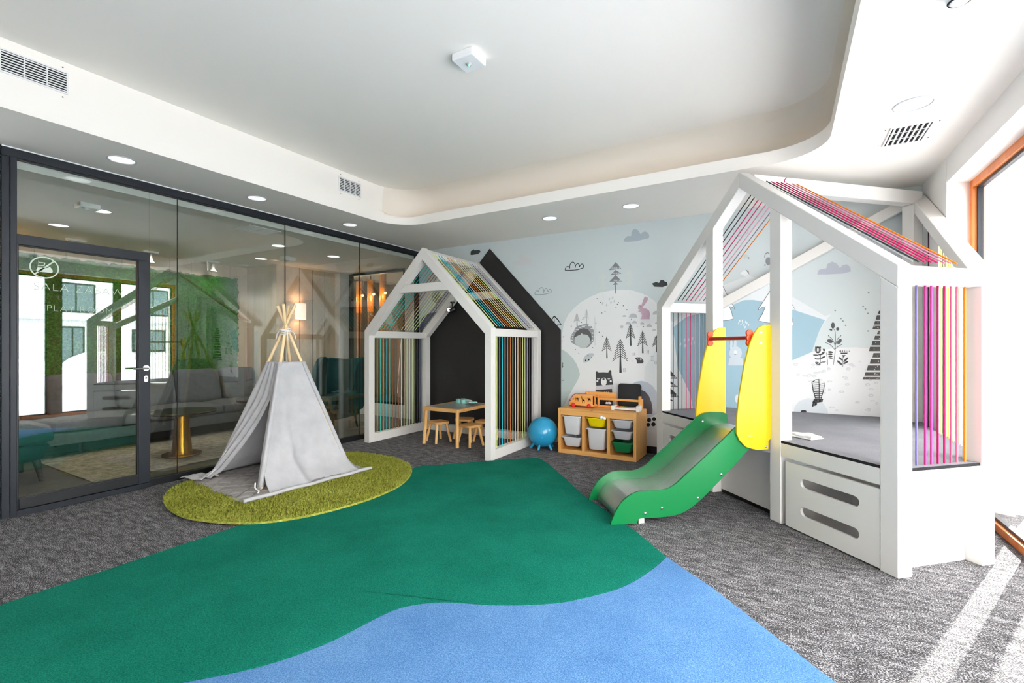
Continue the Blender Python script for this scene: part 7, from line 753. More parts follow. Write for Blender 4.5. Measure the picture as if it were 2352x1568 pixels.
 ('mural_cloud_outline', [(64,3,[(-0.6,2.556),(-0.599,2.567),(-0.593,2.567),(-0.594,2.556)]),(64,3,[(-0.599,2.567),(-0.597,2.584),(-0.591,2.583),(-0.593,2.567)]),(64,3,[(-0.597,2.584),(-0.595,2.601),(-0.589,2.6),(-0.591,2.583)]),(64,3,[(-0.595,2.601),(-0.593,2.617),(-0.587,2.615),(-0.589,2.6)]),(64,3,[(-0.593,2.617),(-0.59,2.629),(-0.585,2.628),(-0.587,2.615)]),(64,3,[(-0.59,2.629),(-0.588,2.642),(-0.582,2.64),(-0.585,2.628)]),(64,3,[(-0.588,2.642),(-0.584,2.653),(-0.578,2.65),(-0.582,2.64)]),(64,3,[(-0.584,2.653),(-0.578,2.662),(-0.574,2.658),(-0.578,2.65)]),(64,3,[(-0.578,2.662),(-0.571,2.669),(-0.567,2.664),(-0.574,2.658)]),(64,3,[(-0.571,2.669),(-0.561,2.675),(-0.559,2.669),(-0.567,2.664)]),(64,3,[(-0.561,2.675),(-0.551,2.678),(-0.55,2.672),(-0.559,2.669)]),(64,3,[(-0.551,2.678),(-0.54,2.677),(-0.542,2.671),(-0.55,2.672)]),(64,3,[(-0.54,2.677),(-0.529,2.671),(-0.533,2.666),(-0.542,2.671)]),(64,3,[(-0.529,2.671),(-0.518,2.66),(-0.522,2.656),(-0.533,2.666)]),(64,3,[(-0.518,2.66),(-0.508,2.649),(-0.513,2.645),(-0.522,2.656)]),(64,3,[(-0.508,2.649),(-0.5,2.637),(-0.506,2.635),(-0.513,2.645)]),(64,3,[(-0.5,2.637),(-0.496,2.626),(-0.502,2.625),(-0.506,2.635)]),(64,3,[(-0.496,2.626),(-0.495,2.614),(-0.501,2.614),(-0.502,2.625)]),(64,3,[(-0.495,2.614),(-0.494,2.604),(-0.5,2.604),(-0.501,2.614)]),(64,3,[(-0.494,2.604),(-0.494,2.597),(-0.5,2.597),(-0.5,2.604)]),(64,3,[(-0.503,2.606),(-0.501,2.613),(-0.495,2.611),(-0.497,2.604)]),(64,3,[(-0.501,2.613),(-0.498,2.624),(-0.492,2.622),(-0.495,2.611)]),(64,3,[(-0.498,2.624),(-0.494,2.635),(-0.489,2.632),(-0.492,2.622)]),(64,3,[(-0.494,2.635),(-0.488,2.643),(-0.484,2.639),(-0.489,2.632)]),(64,3,[(-0.488,2.643),(-0.48,2.648),(-0.478,2.642),(-0.484,2.639)]),(64,3,[(-0.48,2.648),(-0.47,2.65),(-0.469,2.644),(-0.478,2.642)]),(64,3,[(-0.47,2.65),(-0.46,2.65),(-0.461,2.644),(-0.469,2.644)]),(64,3,[(-0.46,2.65),(-0.45,2.646),(-0.454,2.642),(-0.461,2.644)]),(64,3,[(-0.45,2.646),(-0.442,2.638),(-0.447,2.634),(-0.454,2.642)]),(64,3,[(-0.442,2.638),(-0.434,2.625),(-0.439,2.622),(-0.447,2.634)]),(64,3,[(-0.434,2.625),(-0.427,2.613),(-0.432,2.61),(-0.439,2.622)]),(64,3,[(-0.427,2.613),(-0.422,2.604),(-0.428,2.602),(-0.432,2.61)]),(64,3,[(-0.428,2.598),(-0.423,2.605),(-0.418,2.602),(-0.422,2.594)]),(64,3,[(-0.423,2.605),(-0.416,2.615),(-0.411,2.612),(-0.418,2.602)]),(64,3,[(-0.416,2.615),(-0.408,2.626),(-0.404,2.622),(-0.411,2.612)]),(64,3,[(-0.408,2.626),(-0.399,2.633),(-0.397,2.627),(-0.404,2.622)]),(64,3,[(-0.399,2.633),(-0.389,2.634),(-0.39,2.628),(-0.397,2.627)]),(64,3,[(-0.389,2.634),(-0.379,2.631),(-0.382,2.626),(-0.39,2.628)]),(64,3,[(-0.379,2.631),(-0.37,2.626),(-0.373,2.621),(-0.382,2.626)]),(64,3,[(-0.37,2.626),(-0.363,2.62),(-0.367,2.616),(-0.373,2.621)]),(64,3,[(-0.363,2.62),(-0.357,2.611),(-0.362,2.609),(-0.367,2.616)]),(64,3,[(-0.357,2.611),(-0.352,2.601),(-0.358,2.599),(-0.362,2.609)]),(64,3,[(-0.352,2.601),(-0.35,2.589),(-0.356,2.589),(-0.358,2.599)]),(64,3,[(-0.35,2.589),(-0.352,2.578),(-0.358,2.582),(-0.356,2.589)]),(64,3,[(-0.352,2.578),(-0.361,2.57),(-0.364,2.575),(-0.358,2.582)]),(64,3,[(-0.361,2.57),(-0.373,2.563),(-0.375,2.569),(-0.364,2.575)]),(64,3,[(-0.373,2.563),(-0.388,2.557),(-0.389,2.563),(-0.375,2.569)]),(64,3,[(-0.388,2.557),(-0.404,2.553),(-0.406,2.559),(-0.389,2.563)]),(64,3,[(-0.404,2.553),(-0.424,2.55),(-0.424,2.556),(-0.406,2.559)]),(64,3,[(-0.424,2.55),(-0.446,2.549),(-0.446,2.555),(-0.424,2.556)]),(64,3,[(-0.446,2.549),(-0.469,2.549),(-0.469,2.555),(-0.446,2.555)]),(64,3,[(-0.469,2.549),(-0.493,2.549),(-0.493,2.555),(-0.469,2.555)]),(64,3,[(-0.493,2.549),(-0.52,2.55),(-0.52,2.556),(-0.493,2.555)]),(64,3,[(-0.52,2.55),(-0.551,2.551),(-0.55,2.557),(-0.52,2.556)]),(64,3,[(-0.551,2.551),(-0.578,2.552),(-0.578,2.558),(-0.55,2.557)]),(64,3,[(-0.578,2.552),(-0.597,2.553),(-0.597,2.559),(-0.578,2.558)]),]),
 ('mural_hill', [(65,2,[(-5.279,1.458),(-5.163,1.675),(-5.092,1.771),(-4.98,1.832),(-4.801,1.858),(-4.52,1.764),(-4.39,1.45)]),]),
 ('mural_tree', [(66,3,[(-4.702,2.092),(-4.711,2.049),(-4.736,2.015),(-4.773,1.997),(-4.814,1.999),(-4.852,2.021),(-4.878,2.057),(-4.887,2.102),(-4.878,2.145),(-4.852,2.179),(-4.814,2.197),(-4.773,2.194),(-4.736,2.172),(-4.711,2.136)]),(67,4,[(-4.807,1.847),(-4.804,2.145),(-4.792,2.145),(-4.795,1.847)]),(67,4,[(-4.802,2.085),(-4.754,2.104),(-4.752,2.096),(-4.8,2.077)]),(67,4,[(-4.804,2.068),(-4.845,2.102),(-4.839,2.108),(-4.798,2.074)]),]),
]

def hexmat(h):
    t = NT('mural_ink_' + h.strip('#'))
    t.col(h); t.set(Roughness=.22)
    return t.m
MINK = [hexmat(h) for h in MURAL_COLORS]
GI = 0
for name, polys in MURAL:
    bm = B()
    used = []
    for idx, (c, layer, pts) in enumerate(polys):
        GI += 1
        y = YB - .0004 - layer * .0005 - GI * 2e-6
        if c not in used: used.append(c)
        v = [bm.verts.new((max(XL + .002, min(1.135, p[0])), y, max(.0, min(CZ - .001, p[1])))) for p in pts]
        for t in tessellate_polygon([[Vector((p[0], p[1], 0)) for p in pts]]):
            try:
                f = bm.faces.new([v[i] for i in t]); f.material_index = used.index(c)
            except ValueError: pass
    for f in bm.faces:
        f.normal_update()
        if f.normal.y > 0: f.normal_flip()
    me = bpy.data.meshes.new(name); bm.to_mesh(me); bm.free()
    for c in used: me.materials.append(MINK[c])
    o = bpy.data.objects.new(name, me); COL.objects.link(o); o.parent = WALLB

# ------------------------------------------------------------------ fittings in the ceiling
def downlight(x, y, z, r, label, lit, group):
    t = thing('ceiling_downlight', label, 'ceiling light', (x, y, z), 0, group)
    obj('trim_ring', lathe(B(), [(r * .88, .004), (r * .88, -.002), (r * .93, -.006), (r, -.004), (r, .004)], n=32), M['bin_grey'], t, smooth=50)  # grey puts the shading round the recessed lens into the ring's colour
    obj('lens', lathe(B(), [(0, .0), (r * .5, -.001), (r * .88, -.0015), (r * .88, .004), (0, .004)], n=32), M['lamp_lens'] if lit else M['lamp_off_glow'], t, smooth=50)
    if lit:
        L = bpy.data.lights.new('downlight_glow', 'SPOT')
        L.energy = lit * LAMP; L.spot_size = math.radians(140); L.spot_blend = .9; L.shadow_soft_size = r
        L.color = (1, .93, .84)
        lo = bpy.data.objects.new('downlight_glow', L); lo.location = (x, y, z - .012); COL.objects.link(lo)
    return t
G1 = 'downlights in the playroom ceiling edge'
for x, y, r, lb in ((-4.715, 1.693, .098, 'round white downlight nearest the camera above the glass partition'), (-4.735, 2.844, .095, 'middle round downlight of the row above the glass partition'), (-4.755, 4.066, .095, 'far round downlight above the glass partition near the string house'),
                    (-2.438, 5.073, .095, 'round downlight in the far ceiling edge above the black gable'), (-1.457, 5.077, .095, 'round downlight in the far ceiling edge above the grey cloud'), (.705, 3.832, .105, 'round white downlight beside the square air grille by the window')):
    downlight(x, y, CZ, r, lb, 0, G1)

def grille(name, label, w, h, M4, nslat, nbar, group):
    """wall or ceiling air grille built in its own plane (X wide, Y tall, +Z out of the surface)"""
    t = thing(name, label, 'vent', (0, 0, 0), 0, group)
    t.matrix_basis = M4
    WM[t.name] = M4
    bd = .022
    bm = B()
    for x0, x1, y0, y1 in ((-w / 2, w / 2, -h / 2, -h / 2 + bd * .5), (-w / 2, w / 2, h / 2 - bd * .5, h / 2), (-w / 2, -w / 2 + bd * .5, -h / 2 + bd * .5, h / 2 - bd * .5), (w / 2 - bd * .5, w / 2, -h / 2 + bd * .5, h / 2 - bd * .5)):
        box(bm, x0, x1, y0, y1, 0, .008)
    obj('frame', bm, M['vent'], t)
    obj('backing', box(B(), -w / 2 + .01, w / 2 - .01, -h / 2 + .01, h / 2 - .01, .0005, .002), M['dark_slot'], t)
    for k in range(nslat):
        y = -h / 2 + bd * .5 + (h - bd) * (k + .5) / nslat
        obj('slat', box(B(), -w / 2 + .01, w / 2 - .01, y - (h - bd) / nslat * .20, y + (h - bd) / nslat * .20, .003, .009), M['vent'], t)
    for k in range(nbar):
        x = -w / 2 + w * (k + 1) / (nbar + 1)
        obj('crossbar', box(B(), x - .004, x + .004, -h / 2 + .01, h / 2 - .01, .002, .0065), M['vent'], t)
    for sx in (-1, 1):
        for sy in (-1, 1):
            obj('screw', disc(B(), (sx * (w / 2 - .03), sy * (h / 2 + .026)), .0045, 0, .002, 8), M['black'], t)
    return t
RX = Matrix(((0, 0, 1, 0), (1, 0, 0, 0), (0, 1, 0, 0), (0, 0, 0, 1)))
grille('wall_vent', 'long white slatted air grille in the ceiling fascia, at the left edge', .66, .155, Matrix.Translation((TX0, .92, 3.155)) @ RX, 8, 5, 'air grilles')
grille('wall_vent', 'short white slatted air grille in the fascia above the tepee', .32, .165, Matrix.Translation((TX0, 3.70, 3.150)) @ RX, 8, 3, 'air grilles')
RD = Matrix(((1, 0, 0, 0), (0, -1, 0, 0), (0, 0, -1, 0), (0, 0, 0, 1)))
cv = grille('ceiling_vent', 'square white ceiling air grille beside the round downlight by the window', .36, .24, Matrix.Translation((.765, 4.35, CZ)) @ Matrix.Rotation(PI / 2, 4, 'Z') @ RD, 7, 2, 'air grilles')

t = thing('emergency_lamp', 'small white square emergency lamp with a green light on the raised ceiling', 'emergency lamp', (-1.86, 2.60, TZ), math.radians(0))
bm = B()
prism(bm, [(-.085, -.085), (.085, -.085), (.085, .085), (-.085, .085)], 'Z', -.05, 0)
obj('housing', bm, M['white_plastic'], t, bevel=.008)
obj('lens', lathe(B(), [(0, -.066), (.014, -.063), (.02, -.05), (.02, -.049), (0, -.049)], n=14), M['clear_tube'], t, smooth=50)
obj('indicator', lathe(B(), [(0, -.0705), (.006, -.069), (.008, -.062), (0, -.0615)], (0.004, -.004, 0), n=10), M['led_green'], t)
t = thing('smoke_detector', 'round white smoke detector on the ceiling at the top right edge', 'smoke detector', (.655, 2.72, CZ))
obj('body', lathe(B(), [(0, -.045), (.03, -.045), (.045, -.03), (.05, -.005), (.05, 0), (0, 0)], n=20), M['white_plastic'], t, smooth=50)
obj('grill_ring', lathe(B(), [(.036, -.041), (.040, -.041), (.0425, -.036), (.038, -.036)], n=20), M['dark_slot'], t)

# ================================================================== STRING HOUSE (small, with the black gable behind)
AW, AD, AE, AP, TXA, TYA = 2.06, 1.265, 1.525, 2.555, .09, .10
hA = thing('string_playhouse', 'white open-frame playhouse strung with green, teal and brown cords', 'playhouse', (-4.955, 4.48, 0))
sl = (AP - AE) / (AW / 2)                # roof slope
vth = .155                               # vertical thickness of the rafters
def gable_frame(y0, y1, tie):
    xm = AW / 2
    for s in (0, 1):
        mx = (lambda x: x) if s == 0 else (lambda x: AW - x)
        bm = prism(B(), [(mx(0), 0), (mx(TXA), 0), (mx(TXA), AE + sl * TXA - vth), (mx(0), AE - vth)], 'Y', y0, y1)
        obj('post', bm, M['lacquer'], hA, bevel=.004)
        bm = prism(B(), [(mx(0), AE - vth), (mx(0), AE), (xm, AP), (xm, AP - vth)], 'Y', y0, y1)
        obj('rafter', bm, M['lacquer'], hA, bevel=.004)
    zt0, zt1 = 2.0, 2.105
    x0 = (zt0 - AE + vth) / sl; x1 = (zt1 - AE + vth) / sl
    bm = prism(B(), [(x0, zt0), (AW - x0, zt0), (AW - x1, zt1), (x1, zt1)], 'Y', y0 + .006, y1 - .006)
    obj('collar_tie', bm, M['lacquer'], hA, bevel=.003)
gable_frame(0, TYA, True)
gable_frame(AD - TYA, AD, True)
for s in (0, 1):
    x0, x1 = (0, TXA) if s == 0 else (AW - TXA, AW)
    obj('eave_beam', box(B(), x0 + .002, x1 - .002, TYA, AD - TYA, AE - .095, AE - .002), M['lacquer'], hA, bevel=.004)
    obj('floor_beam', box(B(), x0 + .002, x1 - .002, TYA, AD - TYA, 0, .115), M['lacquer'], hA, bevel=.004)
obj('rear_floor_beam', box(B(), TXA, AW - TXA, AD - .07, AD - .01, 0, .10), M['lacquer'], hA, bevel=.004)
obj('ridge_beam', prism(B(), [(AW / 2 - .05, AP - .115), (AW / 2 + .05, AP - .115), (AW / 2 + .05, AP - .06), (AW / 2, AP - .012), (AW / 2 - .05, AP - .06)], 'Y', TYA, AD - TYA), M['lacquer'], hA, bevel=.003)
def cord(parent, a, b, h, r=.0044, world=False):
    return obj('cord', tube(B(), [a, b], r, 6), cordmat(h), parent, world, smooth=60)
YG, TE, TE2, BR, OB, BE, LGN, NV, LV, GY, PKB = '#e3ee9c', '#2fc4b4', '#25c0d2', '#9a6238', '#cf7c3c', '#f2d9aa', '#dcecb4', '#4a4f78', '#a4a7c8', '#b4b7be', '#f0d0c0'
LEFTC = [YG, YG, TE, TE, TE2, TE, BR, BR, BR, BE, BE, LGN, LGN, LGN, YG, NV, NV, GY]
RIGHTC = [YG, YG, TE2, TE2, PKB, OB, OB, LGN, BE, BE, '#e0a95a', YG, YG, LV, NV, LV, GY]
for side, cl in ((0, LEFTC), (1, RIGHTC)):
    xs = TXA / 2 if side == 0 else AW - TXA / 2
    n = len(cl)
    for k, h in enumerate(cl):
        y = TYA + .03 + (AD - 2 * TYA - .06) * k / (n - 1)
        cord(hA, (xs, y, .113), (xs, y, AE - .093), h)
        xr = AW / 2 + (-.04 if side == 0 else .04)
        z_at = lambda x: AE + sl * (x if side == 0 else AW - x) - .016
        cord(hA, (xs, y, z_at(xs)), (xr, y, z_at(xr)), h)
cord(hA, (TXA / 2, TYA + .03 + (AD - 2 * TYA - .06) * 9 / 17, AE - .09), (TXA / 2, TYA + .03 + (AD - 2 * TYA - .06) * 7.6 / 17, .62), '#dcdad6', .0035)

# black gable painted board on the wall behind
bd = prism(B(), [(-4.926, .10), (-2.624, .10), (-2.624, 1.534), (-3.775, 2.757), (-4.926, 1.534)], 'Y', YB - .018, YB - .006)
tag(obj('chalkboard', bd, M['blackboard'], bevel=.002), 'large black gable-shaped chalkboard on the wall behind the string playhouse', 'chalkboard')

# spot lamp under the rear rafter
sp = thing('spot_lamp', 'black twin-head spotlight clipped under the apex inside the string playhouse', 'spotlight', (-4.335, 5.63, 1.885))
obj('base', lathe(B(), [(0, .098), (.035, .098), (.035, .08), (.012, .07), (.010, .0), (0, .0)], n=16), M['black'], sp, smooth=50)
for s, rx, rz in ((-1, 62, 35), (1, 75, -60)):
    bm = lathe(B(), [(0, 0), (.030, .0), (.036, .02), (.036, .085), (.031, .085), (.029, .07), (0, .07)], n=18)
    bm.transform(Matrix.Translation((s * .055, -.01, -.01)) @ Matrix.Rotation(math.radians(rz), 4, 'Z') @ Matrix.Rotation(math.radians(rx + 40), 4, 'X'))
    hd = obj('lamp_head', bm, M['black'], sp, smooth=50)
    bm = lathe(B(), [(0, .074), (.028, .074), (.028, .078), (0, .080)], n=18)
    bm.transform(Matrix.Translation((s * .055, -.01, -.01)) @ Matrix.Rotation(math.radians(rz), 4, 'Z') @ Matrix.Rotation(math.radians(rx + 40), 4, 'X'))
    obj('lamp_face', bm, M['lamp_lens'], hd)
obj('crossarm', tube(B(), [(-.055, -.01, 0), (.055, -.01, 0)], .010, 10), M['black'], sp, smooth=50)

# ================================================================== PLAY TOWER in the corner (big white house)
BANG = math.radians(134)
BU = Vector((math.cos(BANG), math.sin(BANG), 0)); BN = Vector((math.sin(BANG), -math.cos(BANG), 0))
BO = Vector((.558, 3.392, 0))
def Bw(s, d, z=0.0):
    return BO + BU * s + BN * d + Vector((0, 0, z))
W_, T_, E_, P_ = 2.55, .105, 1.787, 2.770
sB = (P_ - E_) / (W_ / 2)
vB = .133
o0 = Bw(W_, 0)
tw = thing('play_tower', 'large white house-shaped play tower with platform and pink and orange cords', 'play structure', tuple(o0), math.radians(-46))
LQ = M['lacquer']
roof = lambda X: E_ + sB * min(X, W_ - X)
for s in (0, 1):
    mx = (lambda x: x) if s == 0 else (lambda x: W_ - x)
    obj('post', prism(B(), [(mx(0), 0), (mx(T_), 0), (mx(T_), roof(T_) - vB), (mx(0), E_ - vB)], 'Y', 0, T_), LQ, tw, bevel=.005)
    obj('post', prism(B(), [(mx(.84), 0), (mx(.945), 0), (mx(.945), roof(.945) - vB), (mx(.84), roof(.84) - vB)], 'Y', 0, T_), LQ, tw, bevel=.005)
    obj('rafter', prism(B(), [(mx(0), E_ - vB), (mx(0), E_), (W_ / 2, P_), (W_ / 2, P_ - vB)], 'Y', 0, T_), LQ, tw, bevel=.005)
    x0, x1 = (0, T_) if s == 0 else (W_ - T_, W_)
    obj('eave_beam', box(B(), x0 + .002, x1 - .002, T_, .65, E_ - .105, E_ - .001), LQ, tw, bevel=.005)
    obj('post', box(B(), x0, x1, .65, .755, 0, E_), LQ, tw, bevel=.005)
    obj('platform_beam', box(B(), x0 + .002, x1 - .002, T_, .65, .502, .602), LQ, tw, bevel=.005)
    xi = T_ - .018 if s == 0 else W_ - T_ - .004
    obj('side_panel', box(B(), xi, xi + .022, T_, .66, 0, .502), M['panelw'], tw, bevel=.003)
for a, b in ((T_, .84), (.945, W_ - .945), (W_ - .84, W_ - T_)):
    obj('platform_beam', box(B(), a, b, .002, T_ - .002, .502, .602), LQ, tw, bevel=.004)
obj('under_panel', box(B(), .945, W_ - .945, .085, .10, .03, .502), M['panelw'], tw, bevel=.002)
obj('under_plinth', box(B(), .945, W_ - .945, .088, .10, 0, .03), M['blackbase'], tw)
obj('ridge_beam', box(B(), W_ / 2 - T_ / 2, W_ / 2 + T_ / 2, T_, 1.93, P_ - .145, P_ - .025), LQ, tw, bevel=.005)
obj('corner_post', box(B(), W_ / 2 - T_ / 2, W_ / 2 + T_ / 2, 1.825, 1.93, .62, P_ - .145), LQ, tw, bevel=.005)
# wall rafters that follow the two walls down from the ridge
bm = prism(B(), [(-.635, 1.725), (-.635, 1.84), (1.045, 2.764), (1.045, 2.649)], 'Y', 5.702, 5.808)
obj('wall_rafter', bm, LQ, tw, True, bevel=.005)
bm = prism(B(), [(3.965, 1.63), (3.965, 1.745), (5.70, 2.731), (5.70, 2.616)], 'X', 1.028, 1.134)
obj('wall_rafter', bm, LQ, tw, True, bevel=.005)
# platform: felt-covered pentagon between the facade and both walls
c = [Bw(0.012, .004), Bw(W_ - .012, .004), Bw(W_ - .012, .745), Vector((-.60, 5.80, 0)), Vector((1.092, 5.80, 0)), Vector((1.092, 3.935, 0)), Bw(.012, .742)]
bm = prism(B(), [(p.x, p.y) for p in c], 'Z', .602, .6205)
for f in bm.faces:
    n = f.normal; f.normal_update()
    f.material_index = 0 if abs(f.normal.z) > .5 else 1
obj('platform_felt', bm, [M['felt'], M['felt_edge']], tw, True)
# drawers under the platform with two slot grips each
def drawer(x0, x1, sx0, sx1):
    z0, z1 = .010, .478
    def slot(za, zb):
        r = (zb - za) / 2; zc = (za + zb) / 2
        pts = []
        for k in range(9):
            a = PI / 2 + PI * k / 8; pts.append((sx0 + r + r * math.cos(a), zc + r * math.sin(a)))
        for k in range(9):
            a = -PI / 2 + PI * k / 8; pts.append((sx1 - r + r * math.cos(a), zc + r * math.sin(a)))
        return pts
    d = obj('drawer', prism(B(), [(x0, z0), (x1, z0), (x1, z1), (x0, z1)], 'Y', .004, .026, holes=[slot(.322, .390), slot(.124, .192)]), LQ, tw)
    bm = B()
    box(bm, x0 + .012, x0 + .03, .026, .60, .02, .44); box(bm, x1 - .03, x1 - .012, .026, .60, .02, .44)
    box(bm, x0 + .03, x1 - .03, .026, .60, .02, .036); box(bm, x0 + .03, x1 - .03, .58, .60, .036, .44)
    obj('drawer_box', bm, M['panelw'], d)
drawer(W_ - .798, W_ - .108, W_ - .668, W_ - .234)
drawer(.108, .798, .234, .668)
# cords
DKC, MG, MG2, PC, PC2, ORC, PUR = '#36373d', '#b8245f', '#c22f86', '#c97b95', '#d79bb4', '#e8820f', '#6b6496'
for k, (d_, h) in enumerate(zip((.208, .275, .322, .374, .426, .478, .527, .592), (PUR, MG2, '#d33f9b', MG, MG, '#e0649f', '#d96a8a', ORC))):
    cord(tw, (W_ - T_ / 2, d_, .618), (W_ - T_ / 2, d_, E_ - .104), h, .0055)
zr = lambda X: roof(X) - .012
for k, (d_, h) in enumerate(zip((.175, .225, .275, .325, .372, .426, .480, .528), ('#8f8f95', DKC, MG, MG, MG, PC, PC, ORC))):
    cord(tw, (W_ - T_ / 2, d_, zr(W_ - T_ / 2) + .006), (W_ / 2 + T_ / 2 - .004, d_, zr(W_ / 2 + T_ / 2) - .02), h, .0046)
for k, (d_, h) in enumerate(zip((.171, .230, .279, .333, .387, .443, .497, .548, .60), (DKC, DKC, DKC, MG, MG, PC, PC2, '#9a7f95', ORC))):
    cord(tw, (T_ / 2, d_, .618), (T_ / 2, d_, E_ - .104), h, .0045)
    cord(tw, (T_ / 2, d_, zr(T_ / 2) + .006), (W_ / 2 - T_ / 2 + .004, d_, zr(W_ / 2 - T_ / 2) - .02), h, .0045)
yl = ['#4a3040', '#f2eeb0', '#e6ee9a', '#cfd98a', '#e8a02a', '#e99a3a', '#f0d870', '#f3e38a', '#efdc6e', '#f2b48a', '#f4f2e6', '#f4f2ea']
for k, h in enumerate(yl):
    y = 5.30 if k == 0 else 4.985 - (k - 1) * .0620
    zt = 1.63 + (y - 3.965) * (2.616 - 1.63) / (5.70 - 3.965)
    cord(tw, (1.075, y, .618), (1.075, y, zt), h, .0048, True)
# loose knot end on one roof cord
obj('cord_knot', tube(B(), [(W_ / 2 + .09, .372, zr(W_ / 2 + .09) - .004), (W_ / 2 + .085, .372, zr(W_ / 2 + .09) + .018), (W_ / 2 + .105, .375, zr(W_ / 2 + .09) + .03)], .004, 6), cordmat(MG), tw)

# folded cloth on the platform
fc = thing('folded_cloth', 'small folded printed cloth lying on the play tower felt floor', 'cloth', tuple(Bw(.885, .27, .6215)), math.radians(-40))
bm = soft(B(), -.10, .10, -.07, .07, 0, .014, .006, .004, 5)
for v in bm.verts: v.co.z += .004 * math.sin(v.co.x * 60) * (v.co.z > .006)
obj('lower_fold', bm, M['paper'], fc, smooth=60)
bm = soft(B(), -.085, .095, -.06, .055, .013, .028, .006, .006, 5)
for v in bm.verts: v.co.z += .005 * math.sin(v.co.x * 45 + v.co.y * 30) * (v.co.z > .02)
obj('upper_fold', bm, M['paper'], fc, smooth=60)

# ================================================================== SLIDE
P1 = Vector((-.12698, 4.05813, 0))
sd_ = thing('slide', 'green and yellow toddler slide with steel chute leaning on the play tower', 'slide', tuple(P1), math.radians(-142.394))
low = [(1.224, .0145), (1.202, .0138), (1.047, .0138), (1.026, .017), (1.019, .034), (.996, .049), (.879, .049), (.737, .059), (.643, .088), (.548, .151), (.452, .232), (.283, .39), (.13, .539), (.03, .60), (-.033, .615)]
top = [(-.033, .705), (-.023, .722), (.007, .735), (.07, .739), (.133, .739), (.195, .729), (.253, .695), (.32, .635), (.524, .458), (.643, .360), (.715, .298), (.774, .265), (.83, .252), (.90, .252), (.97, .252), (1.03, .244), (1.087, .218), (1.145, .171), (1.184, .112), (1.213, .053)]
outl = top[:] + low
def side_panel(y0, y1):
    return obj('side_panel', prism(B(), spline(outl, 3, True), 'Y', y0, y1), M['slide_green'], sd_, bevel=.004)
side_panel(-.018, 0)
side_panel(-.568, -.550)
bed = spline([(-.05, .635), (.02, .638), (.09, .628), (.16, .592), (.30, .478), (.50, .312), (.62, .225), (.72, .185), (.82, .178), (.92, .182), (1.0, .178), (1.06, .158), (1.11, .118), (1.14, .065), (1.145, .02)], 4)
bm = B()
for sgn in (0, 1):
    pass
L1 = [bm.verts.new((x, -.551, z)) for x, z in bed]; R1 = [bm.verts.new((x, -.017, z)) for x, z in bed]
L2 = [bm.verts.new((x - .004, -.551, z - .006)) for x, z in bed]; R2 = [bm.verts.new((x - .004, -.017, z - .006)) for x, z in bed]
for i in range(len(bed) - 1):
    bm.faces.new([L1[i], R1[i], R1[i + 1], L1[i + 1]]); bm.faces.new([L2[i + 1], R2[i + 1], R2[i], L2[i]])
    bm.faces.new([L1[i + 1], L2[i + 1], L2[i], L1[i]]); bm.faces.new([R1[i], R2[i], R2[i + 1], R1[i + 1]])
bm.faces.new([L1[0], L2[0], R2[0], R1[0]]); bm.faces.new([L1[-1], R1[-1], R2[-1], L2[-1]])
obj('chute', bm, M['steel'], sd_, smooth=50)
for y, z in ((-.075, .001), (-.53, .0138)):
    obj('foot_block', box(B(), .955, 1.0, y, y + .045, z, .058), M['panelw'], sd_, bevel=.003)
obj('cross_rail', box(B(), .955, .99, -.485, -.075, .030, .055), M['panelw'], sd_, bevel=.003)
yel_r = [(.25, .665), (.247, .77), (.226, .95), (.185, 1.18), (.142, 1.338), (.105, 1.418), (.07, 1.463), (.03, 1.483), (-.03, 1.487), (-.033, 1.40), (-.033, .70), (-.033, .615), (-.014, .600), (-.012, .535), (.086, .532), (.172, .557), (.225, .61)]
def guard(y0, y1):
    g = obj('guard_panel', prism(B(), yel_r, 'Y', y0, y1), M['slide_yellow'], sd_, bevel=.006, seg=3)
    return g
gr_ = guard(0.0005, .0225)
gl_ = guard(-.591, -.5685)
def bolt(par, x, y, z, r, mat, s):
    bm = lathe(B(), [(0, .007), (r * .6, .006), (r, .002), (r, 0), (0, 0)], n=12)
    bm.transform(Matrix.Translation((x, y, z)) @ Matrix.Rotation(-PI / 2 * s, 4, 'X'))
    obj('bolt', bm, mat, par, smooth=60)
for x, z in ((.962, .086), (.833, .118), (.548, .183), (.36, .353)):
    bolt(sd_, x, 0, z, .011, M['chrome'], 1)
bolt(gr_, .136, .0225, .634, .022, M['slide_yellow'], 1)
bolt(gr_, .012, .0225, .558, .010, M['chrome'], 1)
bolt(gr_, .052, .0225, 1.426, .010, M['vent'], 1); bolt(gr_, .052, .0225, 1.343, .010, M['vent'], 1)
bolt(sd_, .20, -.550, .66, .010, M['chrome'], 1)
obj('grab_bar', tube(B(), [(.125, -.566, 1.384), (.125, -.002, 1.384)], .0155, 14), M['slide_red'], sd_, smooth=60)
for y0, y1 in ((-.566, -.548), (-.020, -.002)):
    bm = B()
    for dz in (-.038, 0, .038):
        lathe(bm, [(0, 0), (.026, 0), (.026, y1 - y0), (0, y1 - y0)], (0, 0, 0), 16)
        for v in bm.verts[-34:] if False else []: pass
        bm.verts.ensure_lookup_table()
        n_ = 34
        for v in bm.verts[-n_:]:
            x, yy, z = v.co
            v.co = Vector((.125 + x, y0 + z, 1.384 + dz + yy))
    obj('bar_bracket', bm, M['orange_plastic'], sd_)
obj('hook_plate', box(B(), -.045, -.028, -.5, -.05, .58, .635), M['steel'], sd_)

